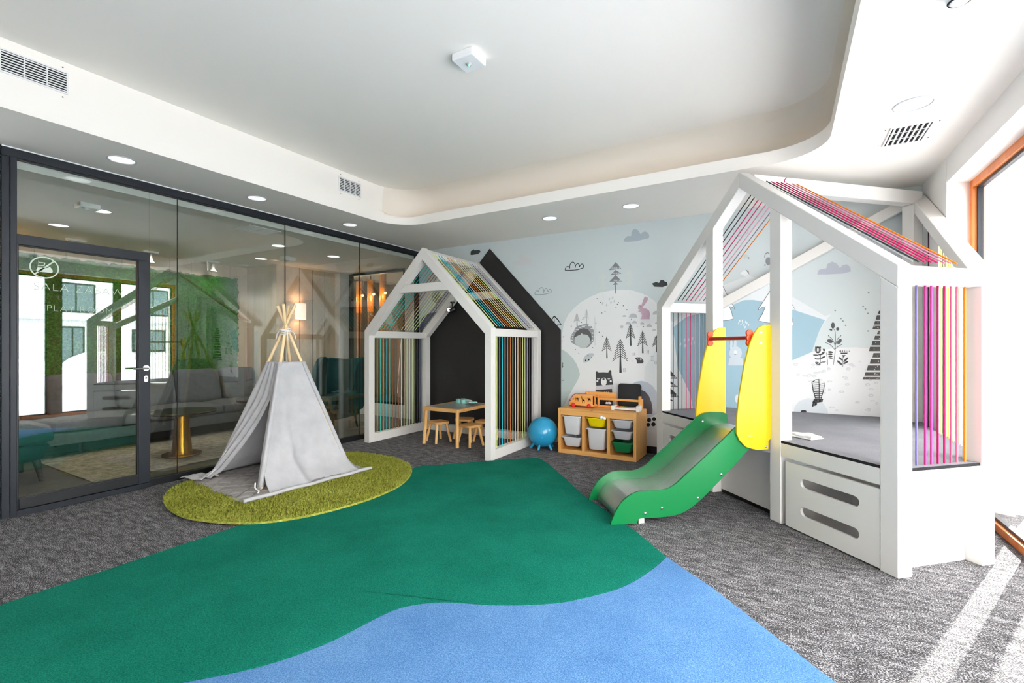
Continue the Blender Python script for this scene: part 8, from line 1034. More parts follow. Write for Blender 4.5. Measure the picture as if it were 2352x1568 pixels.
# ================================================================== CARPETS LAID ON THE FLOOR
def slab(pts, h, mat, name, label, cat):
    bm = prism(B(), pts, 'Z', .0005, h)
    o = obj(name, bm, mat, bevel=.006, seg=3)
    return tag(o, label, cat)
BLUE_EDGE = spline([(-.638, 2.996), (-.659, 2.856), (-.684, 2.748), (-.735, 2.569), (-.809, 2.419), (-.97, 2.208), (-1.111, 2.093), (-1.242, 2.011), (-1.342, 1.962), (-1.467, 1.908), (-1.544, 1.863), (-1.61, 1.805), (-1.664, 1.737), (-1.695, 1.65), (-1.713, 1.556), (-1.754, 1.347), (-1.856, 1.133), (-2.02, .934), (-2.25, .70), (-2.6, .35), (-3.0, -.2)], 4)
green = [(-3.44, -.2), (-3.438, .732), (-3.437, 1.234), (-3.440, 1.97), (-3.440, 2.6), (-3.442, 3.2), (-3.44, 3.86), (-3.40, 3.93), (-3.311, 3.995), (-2.922, 4.446), (-2.705, 4.666), (-2.54, 4.82), (-2.49, 4.845), (-2.44, 4.835), (-2.40, 4.80), (-2.271, 4.68), (-1.876, 4.255), (-1.541, 3.871), (-.884, 3.27)]
slab(green + BLUE_EDGE, .013, M['green_pile'], 'green_carpet', 'large emerald green carpet with a wavy edge in the middle of the floor', 'carpet')
blue = BLUE_EDGE[::-1]
blue = [(-3.0, -.2)] + blue[1:] + [(-.33, 2.731), (-.073, 2.464), (.173, 2.214), (.9, 1.45), (1.0, 1.2), (1.0, -.2)]
blue = [(x + (.0012 if i <= len(BLUE_EDGE) - 1 else 0), y) for i, (x, y) in enumerate(blue)]
slab(blue, .013, M['blue_pile'], 'blue_carpet', 'light blue carpet like water, joining the green carpet in the foreground', 'carpet')

# shaggy olive rug under the tepee
rugp = spline([(-4.402, 1.867), (-4.155, 1.813), (-3.898, 1.802), (-3.644, 1.86), (-3.452, 1.943), (-3.283, 2.071), (-3.155, 2.268), (-3.075, 2.524), (-3.038, 2.857), (-3.093, 3.23), (-3.282, 3.583), (-3.505, 3.792), (-3.785, 3.917), (-4.058, 3.95), (-4.346, 3.93), (-4.62, 3.82), (-4.86, 3.55), (-4.97, 3.1), (-4.98, 2.6), (-4.86, 2.2), (-4.65, 1.98)], 4, True)
rug = thing('shag_rug', 'olive green shaggy rug, a rounded blob under the grey tepee', 'rug', (-4.0, 2.85, .0135))
obj('backing', prism(B(), rugp, 'Z', .0135, .030), M['olive_pile'], rug, True, bevel=.004)
def inside(x, y, P):
    c = False; j = len(P) - 1
    for i in range(len(P)):
        if (P[i][1] > y) != (P[j][1] > y) and x < (P[j][0] - P[i][0]) * (y - P[i][1]) / (P[j][1] - P[i][1]) + P[i][0]:
            c = not c
        j = i
    return c
rnd = random.Random(5)
vv, ff = [], []
n = 0
while n < 52000:
    x = rnd.uniform(-5.0, -3.02); y = rnd.uniform(1.78, 3.97)
    if not inside(x, y, rugp): continue
    if inside(x, y, [(-3.81, 2.19), (-3.71, 3.43), (-4.85, 3.54), (-4.94, 2.30)]):
        n += 1; continue
    n += 1
    a = rnd.uniform(0, 2 * PI); w = rnd.uniform(.0022, .004); h = rnd.uniform(.012, .024); lx = rnd.gauss(0, .009); ly = rnd.gauss(0, .009)
    k = len(vv)
    ca, sa = math.cos(a) * w, math.sin(a) * w
    vv += [(x + 4.0 - ca, y - 2.85 - sa, .012), (x + 4.0 + ca, y - 2.85 + sa, .012), (x + 4.0 + lx + ca * .6, y - 2.85 + ly + sa * .6, .016 + h), (x + 4.0 + lx - ca * .6, y - 2.85 + ly - sa * .6, .016 + h)]
    ff.append((k, k + 1, k + 2, k + 3))
me = bpy.data.meshes.new('pile'); me.from_pydata(vv, [], ff); me.materials.append(M['olive_pile'])
po = bpy.data.objects.new('pile', me); COL.objects.link(po); po.parent = rug; po['kind'] = 'stuff'

# ================================================================== TEPEE
tp = thing('play_tepee', 'grey canvas children\'s tepee on four wooden poles, its door flap tied open', 'tepee', (-4.37, 2.89, .045))
XP = Vector((-4.283, 2.86, 1.47))
feet = {'A': Vector((-4.0, 2.44, .045)), 'B': Vector((-3.94, 3.33, .045)), 'C': Vector((-4.80, 2.46, .045)), 'D': Vector((-4.74, 3.36, .045))}
offs = {'A': Vector((.018, -.012, 0)), 'B': Vector((.018, .020, 0)), 'C': Vector((-.022, -.010, 0)), 'D': Vector((-.016, .022, 0))}
tipz = {'A': 1.72, 'B': 1.715, 'C': 1.735, 'D': 1.73}
pole_line = {}
for k in 'ABCD':
    f = feet[k]; x = XP + offs[k]
    t = (tipz[k] - f.z) / (x.z - f.z)
    tip = f.lerp(x, t)
    bm = tube(B(), [f, tip], [.0165, .0150], 12)
    obj('pole', bm, M['pole_wood'], tp, True, smooth=50)
    pole_line[k] = lambda z, f=f, x=x: f.lerp(x, (z - f.z) / (x.z - f.z))
# cord lashing
bm = B()
for q in range(7):
    pts = []
    for i in range(13):
        a = 2 * PI * i / 12
        pts.append((XP.x + .052 * math.cos(a), XP.y + .052 * math.sin(a), XP.z - .028 + q * .0085 + .012 * math.sin(a * 1 + q)))
    tube(bm, pts, .0045, 6)
for dx, dy, dz in ((-.09, -.03, -.10), (-.06, -.06, -.085), (.10, .05, -.085), (.075, -.02, -.10)):
    tube(bm, spline([(XP.x + dx * .4, XP.y + dy * .4, XP.z), (XP.x + dx * .8, XP.y + dy * .8, XP.z - .02), (XP.x + dx, XP.y + dy, XP.z + dz)], 4), .0045, 6)
obj('lashing', bm, M['cord_white'], tp, True, smooth=60)
ZT = 1.165
tops = {k: pole_line[k](ZT) for k in 'ABCD'}
ctr = Vector((-4.37, 2.89, 0))
def outw(p, a):
    d = Vector((p.x - ctr.x, p.y - ctr.y, 0)); d.normalize(); return p + d * a
nrnd = random.Random(11)
def sheet(name, fn, nu, nv, mat=None, thick=.004):
    """cloth panel from a function of (u, v)"""
    bm = B()
    g = [[bm.verts.new(fn(i / nu, j / nv)) for j in range(nv + 1)] for i in range(nu + 1)]
    for i in range(nu):
        for j in range(nv):
            bm.faces.new([g[i][j], g[i + 1][j], g[i + 1][j + 1], g[i][j + 1]])
    o = obj(name, bm, mat or M['canvas'], tp, True, smooth=75)
    md = o.modifiers.new('cloth', 'SOLIDIFY'); md.thickness = thick; md.offset = 0
    return o
def face_pt(k0, k1, u, v, sag=.05, flare=0.0, fold=None):
    t0, t1 = outw(tops[k0], .018), outw(tops[k1], .018)
    b0, b1 = outw(feet[k0], .022), outw(feet[k1], .022)
    p = t0.lerp(t1, u).lerp(b0.lerp(b1, u), v)
    mid = (feet[k0] + feet[k1]) / 2 - ctr; mid.z = 0; mid.normalize()
    s = 4 * u * (1 - u)
    p = p - mid * (sag * s * (v * (1 - v) * 3.0))
    if flare:
        fl = max(0, (v - .80) / .20)
        p = p + mid * (flare * fl * fl)
        p.z = max(p.z, .052)
    if fold:
        p = p + mid * fold(u, v)
    return p
# right-hand wall (towards the window): soft diagonal creases, flared hem
def crease(u, v):
    e = math.sin(u * PI)
    a = .048 * math.exp(-((u - .30 - .14 * (v - .6)) / .055) ** 2) * max(0, v - .35) * 2.0
    b = .034 * math.exp(-((u - .52 + .35 * (v - .8)) / .06) ** 2) * max(0, v - .55) * 2.0
    c_ = .013 * math.sin(9 * u + 5 * v) * v
    d = .035 * math.exp(-((u - .42) / .10) ** 2) * math.exp(-((v - .80) / .05) ** 2)
    return (a - b + c_ - d) * e
sheet('canvas_wall', lambda u, v: face_pt('A', 'B', u, v, .045, .15, crease), 44, 44)
sheet('canvas_wall', lambda u, v: face_pt('B', 'D', u, v, .05, .08, lambda a, b: .012 * math.sin(12 * a) * b), 20, 24)
sheet('canvas_wall', lambda u, v: face_pt('D', 'C', u, v, .05, .08, lambda a, b: .012 * math.sin(11 * a + 2) * b), 20, 24)
# door side: left flap gathered to the front-left pole, narrow right flap
def lflap(u, v):
    w = .76 if v < .30 else .76 - .66 * ((v - .30) / .70) ** .85
    uu = u * w
    g = 1.0 if v < .30 else 1.0 - .0 * v
    fold = lambda a, b: (.010 + .030 * max(0, b - .25)) * math.sin(u * 22 + 3.0 * b) * math.sin(u * PI) + .05 * max(0, b - .35) * math.sin(u * PI)
    p = face_pt('C', 'A', uu, v, .05, .0, fold)
    if v > .93:
        p = p + Vector((-.05, -.10, 0)) * ((v - .93) / .07) * (1 - .4 * u)
        p.z = max(p.z, .055)
    return p
sheet('door_flap', lflap, 46, 46)
def rflap(u, v):
    w0 = .76 if v < .30 else .76 + .17 * ((v - .30) / .70) ** .7
    uu = w0 + (1 - w0) * u
    return face_pt('C', 'A', uu, v, .05, .0, lambda a, b: .008 * math.sin(u * 9 + b * 4) * b)
sheet('door_flap', rflap, 14, 40)
# rolled inner lining seen in the doorway and trimmed pole sleeves
for k in 'AB':
    sheet('pole_sleeve', lambda u, v, k=k: outw(tops[k], .018).lerp(outw(feet[k], .022), v * .97) + Vector((math.cos(2 * PI * u) * .021, math.sin(2 * PI * u) * .021, 0)), 10, 16, thick=.002)
# tie cords
bm = tube(B(), spline([(-4.65, 2.49, .31), (-4.69, 2.45, .20), (-4.725, 2.41, .12), (-4.77, 2.37, .065)], 5), .0045, 6)
obj('tie_cord', bm, M['cord_white'], tp, True, smooth=60)
bm = tube(B(), spline([(-3.995, 2.385, .125), (-3.98, 2.375, .085), (-3.94, 2.37, .075), (-3.90, 2.36, .075), (-3.885, 2.34, .062)], 5), .006, 6)
obj('tie_cord', bm, M['cord_white'], tp, True, smooth=60)
bm = tube(B(), spline([(-4.10, 2.66, .52), (-4.115, 2.645, .48), (-4.095, 2.64, .43), (-4.12, 2.63, .40)], 5), .012, 8)
obj('tassel', bm, M['cord_white'], tp, True, smooth=60)
# quilted floor mat of the tepee
mt = thing('quilted_mat', 'grey quilted floor mat sticking out from under the tepee', 'mat', (-4.33, 2.86, .03))
mA, mB, mC, mD = Vector((-3.80, 2.17, 0)), Vector((-3.70, 3.44, 0)), Vector((-4.95, 2.29, 0)), Vector((-4.86, 3.55, 0))
bm = B(); N = 96
def matz(u, v):
    q = min(1, abs(math.sin((u + v) * 7 * PI)) * 2.2) ** .6 * min(1, abs(math.sin((u - v) * 7 * PI)) * 2.2) ** .6
    e = min(u, 1 - u, v, 1 - v)
    return .038 + .020 * q * min(1, e * 14 + .3) + .004 * math.sin(u * 9) * math.sin(v * 13)
g = []
for i in range(N + 1):
    r = []
    for j in range(N + 1):
        u, v = i / N, j / N
        p = mC.lerp(mA, u).lerp(mD.lerp(mB, u), v)
        wob = .012 * math.sin(u * 19 + 1) * (1 - min(1, v * 8)) 
        r.append(bm.verts.new((p.x, p.y + wob, matz(u, v))))
    g.append(r)
for i in range(N):
    for j in range(N):
        bm.faces.new([g[i][j], g[i + 1][j], g[i + 1][j + 1], g[i][j + 1]])
bd_ = [g[i][0] for i in range(N + 1)] + [g[N][j] for j in range(1, N + 1)] + [g[i][N] for i in range(N - 1, -1, -1)] + [g[0][j] for j in range(N - 1, 0, -1)]
lo_ = [bm.verts.new((v.co.x, v.co.y, .031)) for v in bd_]
for i in range(len(bd_)):
    j = (i + 1) % len(bd_)
    bm.faces.new([bd_[i], lo_[i], lo_[j], bd_[j]])
obj('quilting', bm, M['quilt'], mt, True, smooth=50)
# canvas hem roll on the right-hand edge of the mat
pts = []
for i in range(25):
    t = i / 24
    p = mA.lerp(mB, t); pts.append((p.x + .004 * math.sin(t * 17), p.y, .058 + .003 * math.sin(t * 23)))
obj('rolled_hem', tube(B(), pts, .016, 10), M['canvas'], mt, True, smooth=60)
for a, b in ((0, .06), (.10, .035), (-.03, .05)):
    pass
# slack canvas lying over the front-left corner of the mat
bm = B()
g = []
for i in range(19):
    r = []
    for j in range(9):
        u, v = i / 18, j / 8
        x = -4.985 + .30 * u; y = 2.235 + .16 * v + .05 * u
        z = .062 + .020 * abs(math.sin(v * 7 + u * 3)) * (.4 + u) + .01 * math.sin(u * 8)
        r.append(bm.verts.new((x, y, z)))
    g.append(r)
for i in range(18):
    for j in range(8):
        bm.faces.new([g[i][j], g[i + 1][j], g[i + 1][j + 1], g[i][j + 1]])
so = obj('canvas_tail', bm, M['canvas'], tp, True, smooth=75)
md = so.modifiers.new('cloth', 'SOLIDIFY'); md.thickness = .006

# ================================================================== CHILDREN'S TABLE AND STOOLS
tb = thing('kids_table', 'low solid wood children\'s table with grey inset top inside the string playhouse', 'table', (-3.93, 5.22, 0))
TW, TD, TH = .61, .80, .495
bm = rbox(B(), -TW / 2, TW / 2, -TD / 2, TD / 2, TH - .042, TH - .004, .025)
obj('tabletop', bm, M['rubberwood'], tb, bevel=.004)
bm = prism(B(), [(-TW / 2 + .0, -TD / 2 + .02), (TW / 2 - .0, -TD / 2 + .02), (TW / 2 - .0, TD / 2 - .02), (-TW / 2, TD / 2 - .02)], 'Z', TH - .004, TH, holes=[[(-TW / 2 + .055, -TD / 2 + .07), (TW / 2 - .055, -TD / 2 + .07), (TW / 2 - .055, TD / 2 - .07), (-TW / 2 + .055, TD / 2 - .07)]])
obj('rim', bm, M['rubberwood'], tb)
M['table_inset'] = plain('grey_table_inset', '#9aa1a3', .28)
obj('inset_panel', box(B(), -TW / 2 + .055, TW / 2 - .055, -TD / 2 + .07, TD / 2 - .07, TH - .004, TH - .001), M['table_inset'], tb)
for sx in (-1, 1):
    for sy in (-1, 1):
        obj('leg', tube(B(), [(sx * (TW / 2 - .025), sy * (TD / 2 - .022), 0), (sx * (TW / 2 - .045), sy * (TD / 2 - .05), TH - .04)], [.023, .025], 14), M['rubberwood_v'], tb, smooth=50)

st = thing('kids_stool', 'small solid wood stool leftmost at the kids table, beside its left leg', 'stool', (-4.13, 5.05, 0), math.radians(-18), 'stools around the kids table')
bm = B()
rbox(bm, -.125, .125, -.115, .115, .25, .28, .05, 6)
for v in bm.verts:
    if v.co.z > .27: v.co.z -= .0
obj('seat', bm, M['rubberwood'], st, bevel=.007, seg=3)
for sx in (-1, 1):
    for sy in (-1, 1):
        obj('leg', tube(B(), [(sx * .125, sy * .118, 0), (sx * .080, sy * .075, .252)], [.0165, .0185], 12), M['rubberwood_v'], st, smooth=50)
dup(st, (-3.60, 5.06, 0), math.radians(-14), 'small solid wood stool at the front right corner of the kids table')
dup(st, (-3.965, 5.43, 0), math.radians(20), 'small solid wood stool furthest back under the middle of the kids table')
dup(st, (-3.60, 5.42, 0), math.radians(8), 'small solid wood stool at the far right, partly behind the white house post')

# ukulele lying on the table
uk = thing('ukulele', 'mint green toy ukulele lying on the kids table', 'ukulele', (-3.985, 5.42, TH), math.radians(-112))
# body outline (x across, y along neck)
outl_u = spline([(0, -.105), (.055, -.098), (.078, -.06), (.066, -.015), (.050, .012), (.056, .045), (.046, .078), (.015, .09), (-.015, .09), (-.046, .078), (-.056, .045), (-.050, .012), (-.066, -.015), (-.078, -.06), (-.055, -.098)], 3, True)
ub = obj('body', prism(B(), outl_u, 'Z', .001, .058), M['teal_uke'], uk, bevel=.004)
obj('sound_hole', disc(B(), (0, .01), .024, .0565, .0588, 18), M['black'], ub)
obj('bridge', box(B(), -.03, .03, -.055, -.042, .058, .066), M['black'], ub)
obj('neck', box(B(), -.017, .017, .085, .215, .040, .056), M['teal_uke'], uk, bevel=.003)
obj('fretboard', box(B(), -.017, .017, .03, .215, .056, .061), M['white_plastic'], uk)
hs = obj('headstock', prism(B(), [(-.020, .21), (.020, .21), (.032, .235), (.030, .305), (-.030, .305), (-.032, .235)], 'Z', .030, .048), M['teal_uke'], uk, bevel=.003)
for sx in (-1, 1):
    for y in (.245, .285):
        obj('tuning_peg', tube(B(), [(sx * .028, y, .039), (sx * .055, y, .039)], .007, 8), M['white_plastic'], hs, smooth=50)
for k in range(4):
    obj('string', tube(B(), [(-.009 + k * .006, -.048, .066), (-.009 + k * .006, .24, .062)], .0008, 4), M['white_plastic'], uk)

# ================================================================== HOPPER BALL
hb = thing('footed_ball', 'shiny blue inflatable ball with stubby feet beside the string playhouse', 'ball', (-2.668, 5.346, .0))
bm = B()
bmesh.ops.create_uvsphere(bm, u_segments=40, v_segments=28, radius=.192)
bm.transform(Matrix.Translation((0, 0, .217)))
obj('ball_body', bm, M['ball'], hb, smooth=80)
for a in (-150, -86, -20, 60, 130):
    ar = math.radians(a)
    d = Vector((math.cos(ar) * .62, math.sin(ar) * .62, -.80)); d.normalize()
    c0 = Vector((0, 0, .217))
    p0, p1 = c0 + d * .178, c0 + d * .262
    p1.z = max(p1.z, .012)
    if a == -150: d2 = None
    obj('foot', tube(B(), [p0, p0.lerp(p1, .5), p0.lerp(p1, .9), p1], [.020, .0165, .0165, .011], 12), M['ball'], hb, smooth=80)
bm = lathe(B(), [(0, .006), (.010, .004), (.014, 0), (0, 0)], n=12)
d = Vector((.35, -.9, -.2)).normalized()
bm.transform(Matrix.Translation(Vector((0, 0, .217)) + d * .1915) @ d.to_track_quat('Z', 'Y').to_matrix().to_4x4())
obj('valve', bm, M['ball'], hb)

# ================================================================== PINE STORAGE UNIT WITH BINS
ux0, uy0, UW, UD, UH = -2.424, 5.275, .972, .455, .552
un = thing('toy_storage_unit', 'knotty pine toy storage unit with plastic bins against the mural wall', 'storage unit', (ux0, uy0, 0))
obj('side_panel', box(B(), 0, .034, 0, UD, 0, UH), M['pine_v'], un, bevel=.003)
obj('side_panel', box(B(), UW - .034, UW, 0, UD, 0, UH), M['pine_v'], un, bevel=.003)
obj('top_panel', box(B(), .034, UW - .034, 0, UD, UH - .022, UH - .001), M['pine'], un, bevel=.002)
obj('top_rail', box(B(), .034, UW - .034, .002, .022, UH - .082, UH - .022), M['pine'], un, bevel=.002)
obj('bottom_rail', box(B(), .034, UW - .034, .002, .022, 0, .052), M['pine'], un, bevel=.002)
obj('bottom_panel', box(B(), .034, UW - .034, .022, UD - .01, .034, .050), M['pine'], un)
obj('back_panel', box(B(), .034, UW - .034, UD - .010, UD - .002, .050, UH - .022), M['pine'], un)
cols = []
xa = .034
cw = (UW - .068 - 2 * .036) / 3
for i in range(3):
    x0 = .034 + i * (cw + .036)
    cols.append((x0, x0 + cw))
    if i < 2:
        obj('divider', box(B(), x0 + cw, x0 + cw + .036, .004, UD - .010, .050, UH - .082), M['pine_v'], un, bevel=.002)
    for s in (0, 1):
        for z in (.452, .325, .195):
            xx = x0 + .0005 if s == 0 else x0 + cw - .0085
            obj('runner', box(B(), xx, xx + .008, .02, UD - .02, z - .012, z), M['pine'], un)
def bin_(name, col, ztop, h, mat, label, tilt=0.0):
    x0, x1 = cols[col]
    cx = ux0 + (x0 + x1) / 2; w = (x1 - x0)
    t = thing(name, label, 'storage bin', (cx, uy0 - .012, ztop - h), 0, 'plastic bins in the pine unit')
    wt, wb_ = w / 2 - .013, w / 2 - .045
    d0, d1 = .006, .40
    bm = B()
    # tapered open tub
    def ringp(hw, y0, y1, z, r=.03, n=4):
        pts = []
        for cx_, cy_, a0 in ((hw - r, y1 - r, 0), (-hw + r, y1 - r, 90), (-hw + r, y0 + r, 180), (hw - r, y0 + r, 270)):
            for k in range(n + 1):
                a = math.radians(a0 + 90 * k / n)
                pts.append((cx_ + r * math.cos(a), cy_ + r * math.sin(a), z))
        return pts
    rs = [ringp(wb_ - .01, d0 + .035, d1 - .03, 0), ringp(wb_, d0 + .028, d1 - .025, .012), ringp(wt - .016, d0 + .012, d1 - .01, h - .018), ringp(wt - .016, d0 + .012, d1 - .01, h - .012), ringp(wt - .020, d0 + .016, d1 - .014, h - .012), ringp(wb_ - .004, d0 + .032, d1 - .029, .016)]
    R = [[bm.verts.new(p) for p in r] for r in rs]
    for a, b in zip(R, R[1:]):
        for k in range(len(a)):
            bm.faces.new([a[k], a[(k + 1) % len(a)], b[(k + 1) % len(a)], b[k]])
    bm.faces.new(R[0]); bm.faces.new(R[-1])
    obj('tub', bm, mat, t, smooth=50)
    bm = B()
    ro = [ringp(wt - .016, d0 + .012, d1 - .01, h - .012), ringp(wt, d0 - .008, d1, h - .012), ringp(wt, d0 - .008, d1, h), ringp(wt - .012, d0 + .006, d1 - .01, h), ringp(wt - .016, d0 + .012, d1 - .01, h - .012)]
    R = [[bm.verts.new(p) for p in r] for r in ro]
    for a, b in zip(R, R[1:]):
        for k in range(len(a)):
            bm.faces.new([a[k], a[(k + 1) % len(a)], b[(k + 1) % len(a)], b[k]])
    obj('rim', bm, mat, t, smooth=50)
    return t
bin_('storage_bin', 0, .463, .228, M['bin_clear'], 'deep white bin in the upper left bay of the pine unit')
bin_('storage_bin', 0, .205, .115, M['bin_clear'], 'shallow white bin at the lower left of the pine unit')
bin_('storage_bin', 1, .463, .108, M['bin_yellow'], 'shallow yellow bin in the top middle bay')
bin_('storage_bin', 1, .336, .255, M['bin_clear'], 'deep white bin under the yellow bin')
bin_('storage_bin', 2, .463, .100, M['bin_grey'], 'topmost grey bin in the right bay of the pine unit')
bin_('storage_bin', 2, .336, .100, M['bin_grey'], 'grey bin in the middle of the right bay, above the green bin')
bin_('storage_bin', 2, .206, .118, M['bin_green'], 'dark green bin at the bottom of the right bay')
# soft toy piece peeping out of the yellow bin
tq = thing('toy_paws', 'white toy paws peeping over the rim of the yellow bin', 'toy', (-1.86, 5.262, .463))
for dx, s in ((0, .022), (.036, .019), (.016, .016)):
    bm = B(); bmesh.ops.create_uvsphere(bm, u_segments=12, v_segments=8, radius=s)
    bm.transform(Matrix.Translation((dx, -.004 + s * .4, .012 - .006 * (dx > .02))))
    obj('paw', bm, M['white_plastic'], tq, smooth=80)

# ---- toys on top
ZU = UH
bus = thing('toy_bus', 'orange wooden toy bus with animal cut-outs and red wheels on the pine unit', 'toy bus', (-2.185, 5.505, ZU), math.radians(-3))
bus_out = [(-.165, .022), (.165, .022), (.165, .040), (.15, .042), (.15, .158), (-.075, .158), (-.108, .128), (-.135, .085), (-.165, .060)]
def animal(kind, ox, oz, s):
    A = {'elephant': [(-.9, .0), (-.9, .5), (-.75, 1.0), (-.6, 1.1), (-.55, .9), (-.3, .95), (.5, .95), (.85, .7), (.95, .2), (.85, .15), (.75, .5), (.7, -.6), (.4, -.6), (.35, .1), (-.2, .1), (-.25, -.6), (-.5, -.6), (-.55, .3), (-.75, .1)],
         'giraffe': [(-1.0, 1.5), (-.8, 1.75), (-.55, 1.7), (-.3, .9), (.0, .5), (.6, .4), (.8, .1), (.75, -.9), (.5, -.9), (.45, -.2), (-.1, -.15), (-.15, -.9), (-.4, -.9), (-.45, .2), (-.7, 1.35)],
         'camel': [(-1.1, .9), (-.9, 1.1), (-.7, 1.0), (-.6, .5), (-.4, .6), (-.25, 1.1), (-.05, 1.1), (.1, .75), (.25, 1.1), (.45, 1.1), (.65, .6), (.8, .2), (.7, -.8), (.5, -.8), (.4, .0), (-.2, .0), (-.3, -.8), (-.5, -.8), (-.6, .1), (-.85, .7)]}[kind]
    return [(ox + x * s, oz + z * s) for x, z in A]
holes = [animal('elephant', -.062, .088, .030), animal('giraffe', .022, .085, .032), animal('camel', .104, .095, .029)]
obj('side_board', prism(B(), bus_out, 'Y', -.052, -.038, holes=holes), M['toy_wood'], bus)
obj('side_board', prism(B(), bus_out, 'Y', .038, .052, holes=holes), M['toy_wood'], bus)
obj('roof_board', box(B(), -.08, .15, -.0378, .0378, .146, .156), M['toy_wood'], bus)
obj('floor_board', box(B(), -.16, .163, -.0378, .0378, .024, .038), M['toy_wood'], bus)
obj('inner_block', box(B(), -.074, .148, -.010, .0, .04, .145), M['dark_wood'], bus)
obj('eye', lathe(B(), [(0, 0), (.008, 0), (.008, .003), (0, .003)], n=12), M['black'], bus).matrix_basis = Matrix.Translation((-.108, -.052, .098)) @ Matrix.Rotation(PI / 2, 4, 'X')
bm = B()
tube(bm, [(-.175, -.045, .06), (-.12, -.045, .145), (-.08, -.045, .168), (.07, -.045, .176)], .0045, 6)
obj('red_cord', bm, M['red_toy'], bus)
for x in (-.105, .105):
    for y in (-.062, .062):
        bm = lathe(B(), [(0, -.008), (.022, -.008), (.026, -.004), (.026, .004), (.022, .008), (.008, .008), (.006, .012), (0, .013)], n=20)
        bm.transform(Matrix.Translation((x, y, .0262)) @ Matrix.Rotation(PI / 2 * (1 if y < 0 else -1), 4, 'X'))
        w = obj('wheel', bm, M['red_toy'], bus, smooth=50)
        bm = lathe(B(), [(0, .0135), (.0045, .0135), (.0045, .0125), (0, .0125)], n=8)
        bm.transform(Matrix.Translation((x, y, .0262)) @ Matrix.Rotation(PI / 2 * (1 if y < 0 else -1), 4, 'X'))
        obj('hub', bm, M['vent'], w)
# paper roll holder / rail frame
ph = thing('paper_roll_frame', 'long light wood tabletop rail frame behind the toy bus', 'wooden frame', (-1.86, 5.66, ZU))
obj('back_post', box(B(), .02, .04, .045, .062, 0, .178), M['toy_wood'], ph, bevel=.002)
obj('end_board', box(B(), -.352, -.332, -.02, .06, 0, .178), M['toy_wood'], ph, bevel=.002)
obj('end_post', box(B(), .348, .376, -.075, -.035, 0, .160), M['toy_wood'], ph, bevel=.002)
obj('end_board', box(B(), .352, .372, -.035, .06, 0, .120), M['toy_wood'], ph, bevel=.002)
obj('back_board', box(B(), -.332, .02, .045, .06, .105, .178), M['toy_wood'], ph, bevel=.002)
obj('front_rail', box(B(), -.145, .348, -.068, -.05, .092, .118), M['toy_wood'], ph, bevel=.002)
obj('lower_rail', box(B(), -.332, .348, -.066, -.05, .0, .026), M['toy_wood'], ph, bevel=.002)
obj('middle_post', box(B(), -.165, -.145, -.075, -.04, 0, .150), M['toy_wood'], ph, bevel=.002)
# black chalk slate standing behind
bm = rbox(B(), -.145, .145, -.145, .145, -.008, .008, .035, 5)
bm.transform(Matrix.Translation((-1.668, 5.757, ZU + .150)) @ Matrix.Rotation(math.radians(86), 4, 'X'))
tag(obj('slate_board', bm, M['black'], bevel=.003), 'black rounded slate board standing behind the wooden rail frame', 'slate board')
# xylophone
xy = thing('toy_xylophone', 'small white framed toy xylophone with coloured bars at the right of the pine unit top', 'xylophone', (-1.625, 5.475, ZU), math.radians(-2))
for sx in (-1, 1):
    obj('end_block', box(B(), sx * .150 - .020, sx * .150 + .020, -.05, .05, 0, .065 if sx > 0 else .050), M['white_plastic'], xy, bevel=.003)
for y in (-.035, .035):
    obj('rail', box(B(), -.13, .13, y - .006, y + .006, .010, .034), M['white_plastic'], xy)
for k, h in enumerate(('#d94c3a', '#e88a2a', '#ecd02c', '#9ccf3c', '#46b7a0', '#4a90d0', '#8e6ac0', '#d88ac0')):
    obj('tone_bar', box(B(), -.122 + k * .031, -.098 + k * .031, -.048 + k * .0015, .048 - k * .0015, .034, .041), plain('tone_bar_' + h[1:], h, .4), xy, bevel=.001)
# flat black box and small bowl
bx = thing('black_case', 'flat black case lying at the left end of the pine unit top', 'case', (-2.335, 5.64, ZU), math.radians(4))
obj('case_body', box(B(), -.075, .075, -.06, .06, 0, .045), plain('dark_grey_case', '#3a3c40', .5), bx, bevel=.004)
obj('case_lid', box(B(), -.077, .077, -.062, .062, .046, .062), M['black'], bx, bevel=.004)
obj('latch', box(B(), -.015, .015, -.066, -.0605, .03, .05), M['vent'], bx)
bw = thing('small_bowl', 'small dark bowl of white balls inside the wooden rail frame', 'bowl', (-1.905, 5.655, ZU))
obj('bowl_body', lathe(B(), [(0, .001), (.025, .001), (.040, .018), (.048, .042), (.044, .042), (.036, .02), (0, .008)], n=20), M['black'], bw, smooth=50)
for i, (dx, dy) in enumerate(((-.02, -.006), (.02, -.008), (0, .02))):
    bm = B(); bmesh.ops.create_uvsphere(bm, u_segments=12, v_segments=8, radius=.0185)
    bm.transform(Matrix.Translation((-1.905 + dx, 5.655 + dy, ZU + .046)))
    tag(obj('play_ball', bm, M['white_plastic'], smooth=80), 'small white ball in the dark bowl, ' + ('left one of three', 'right one of three', 'rear one of three')[i], 'ball', 'white balls in the dark bowl')

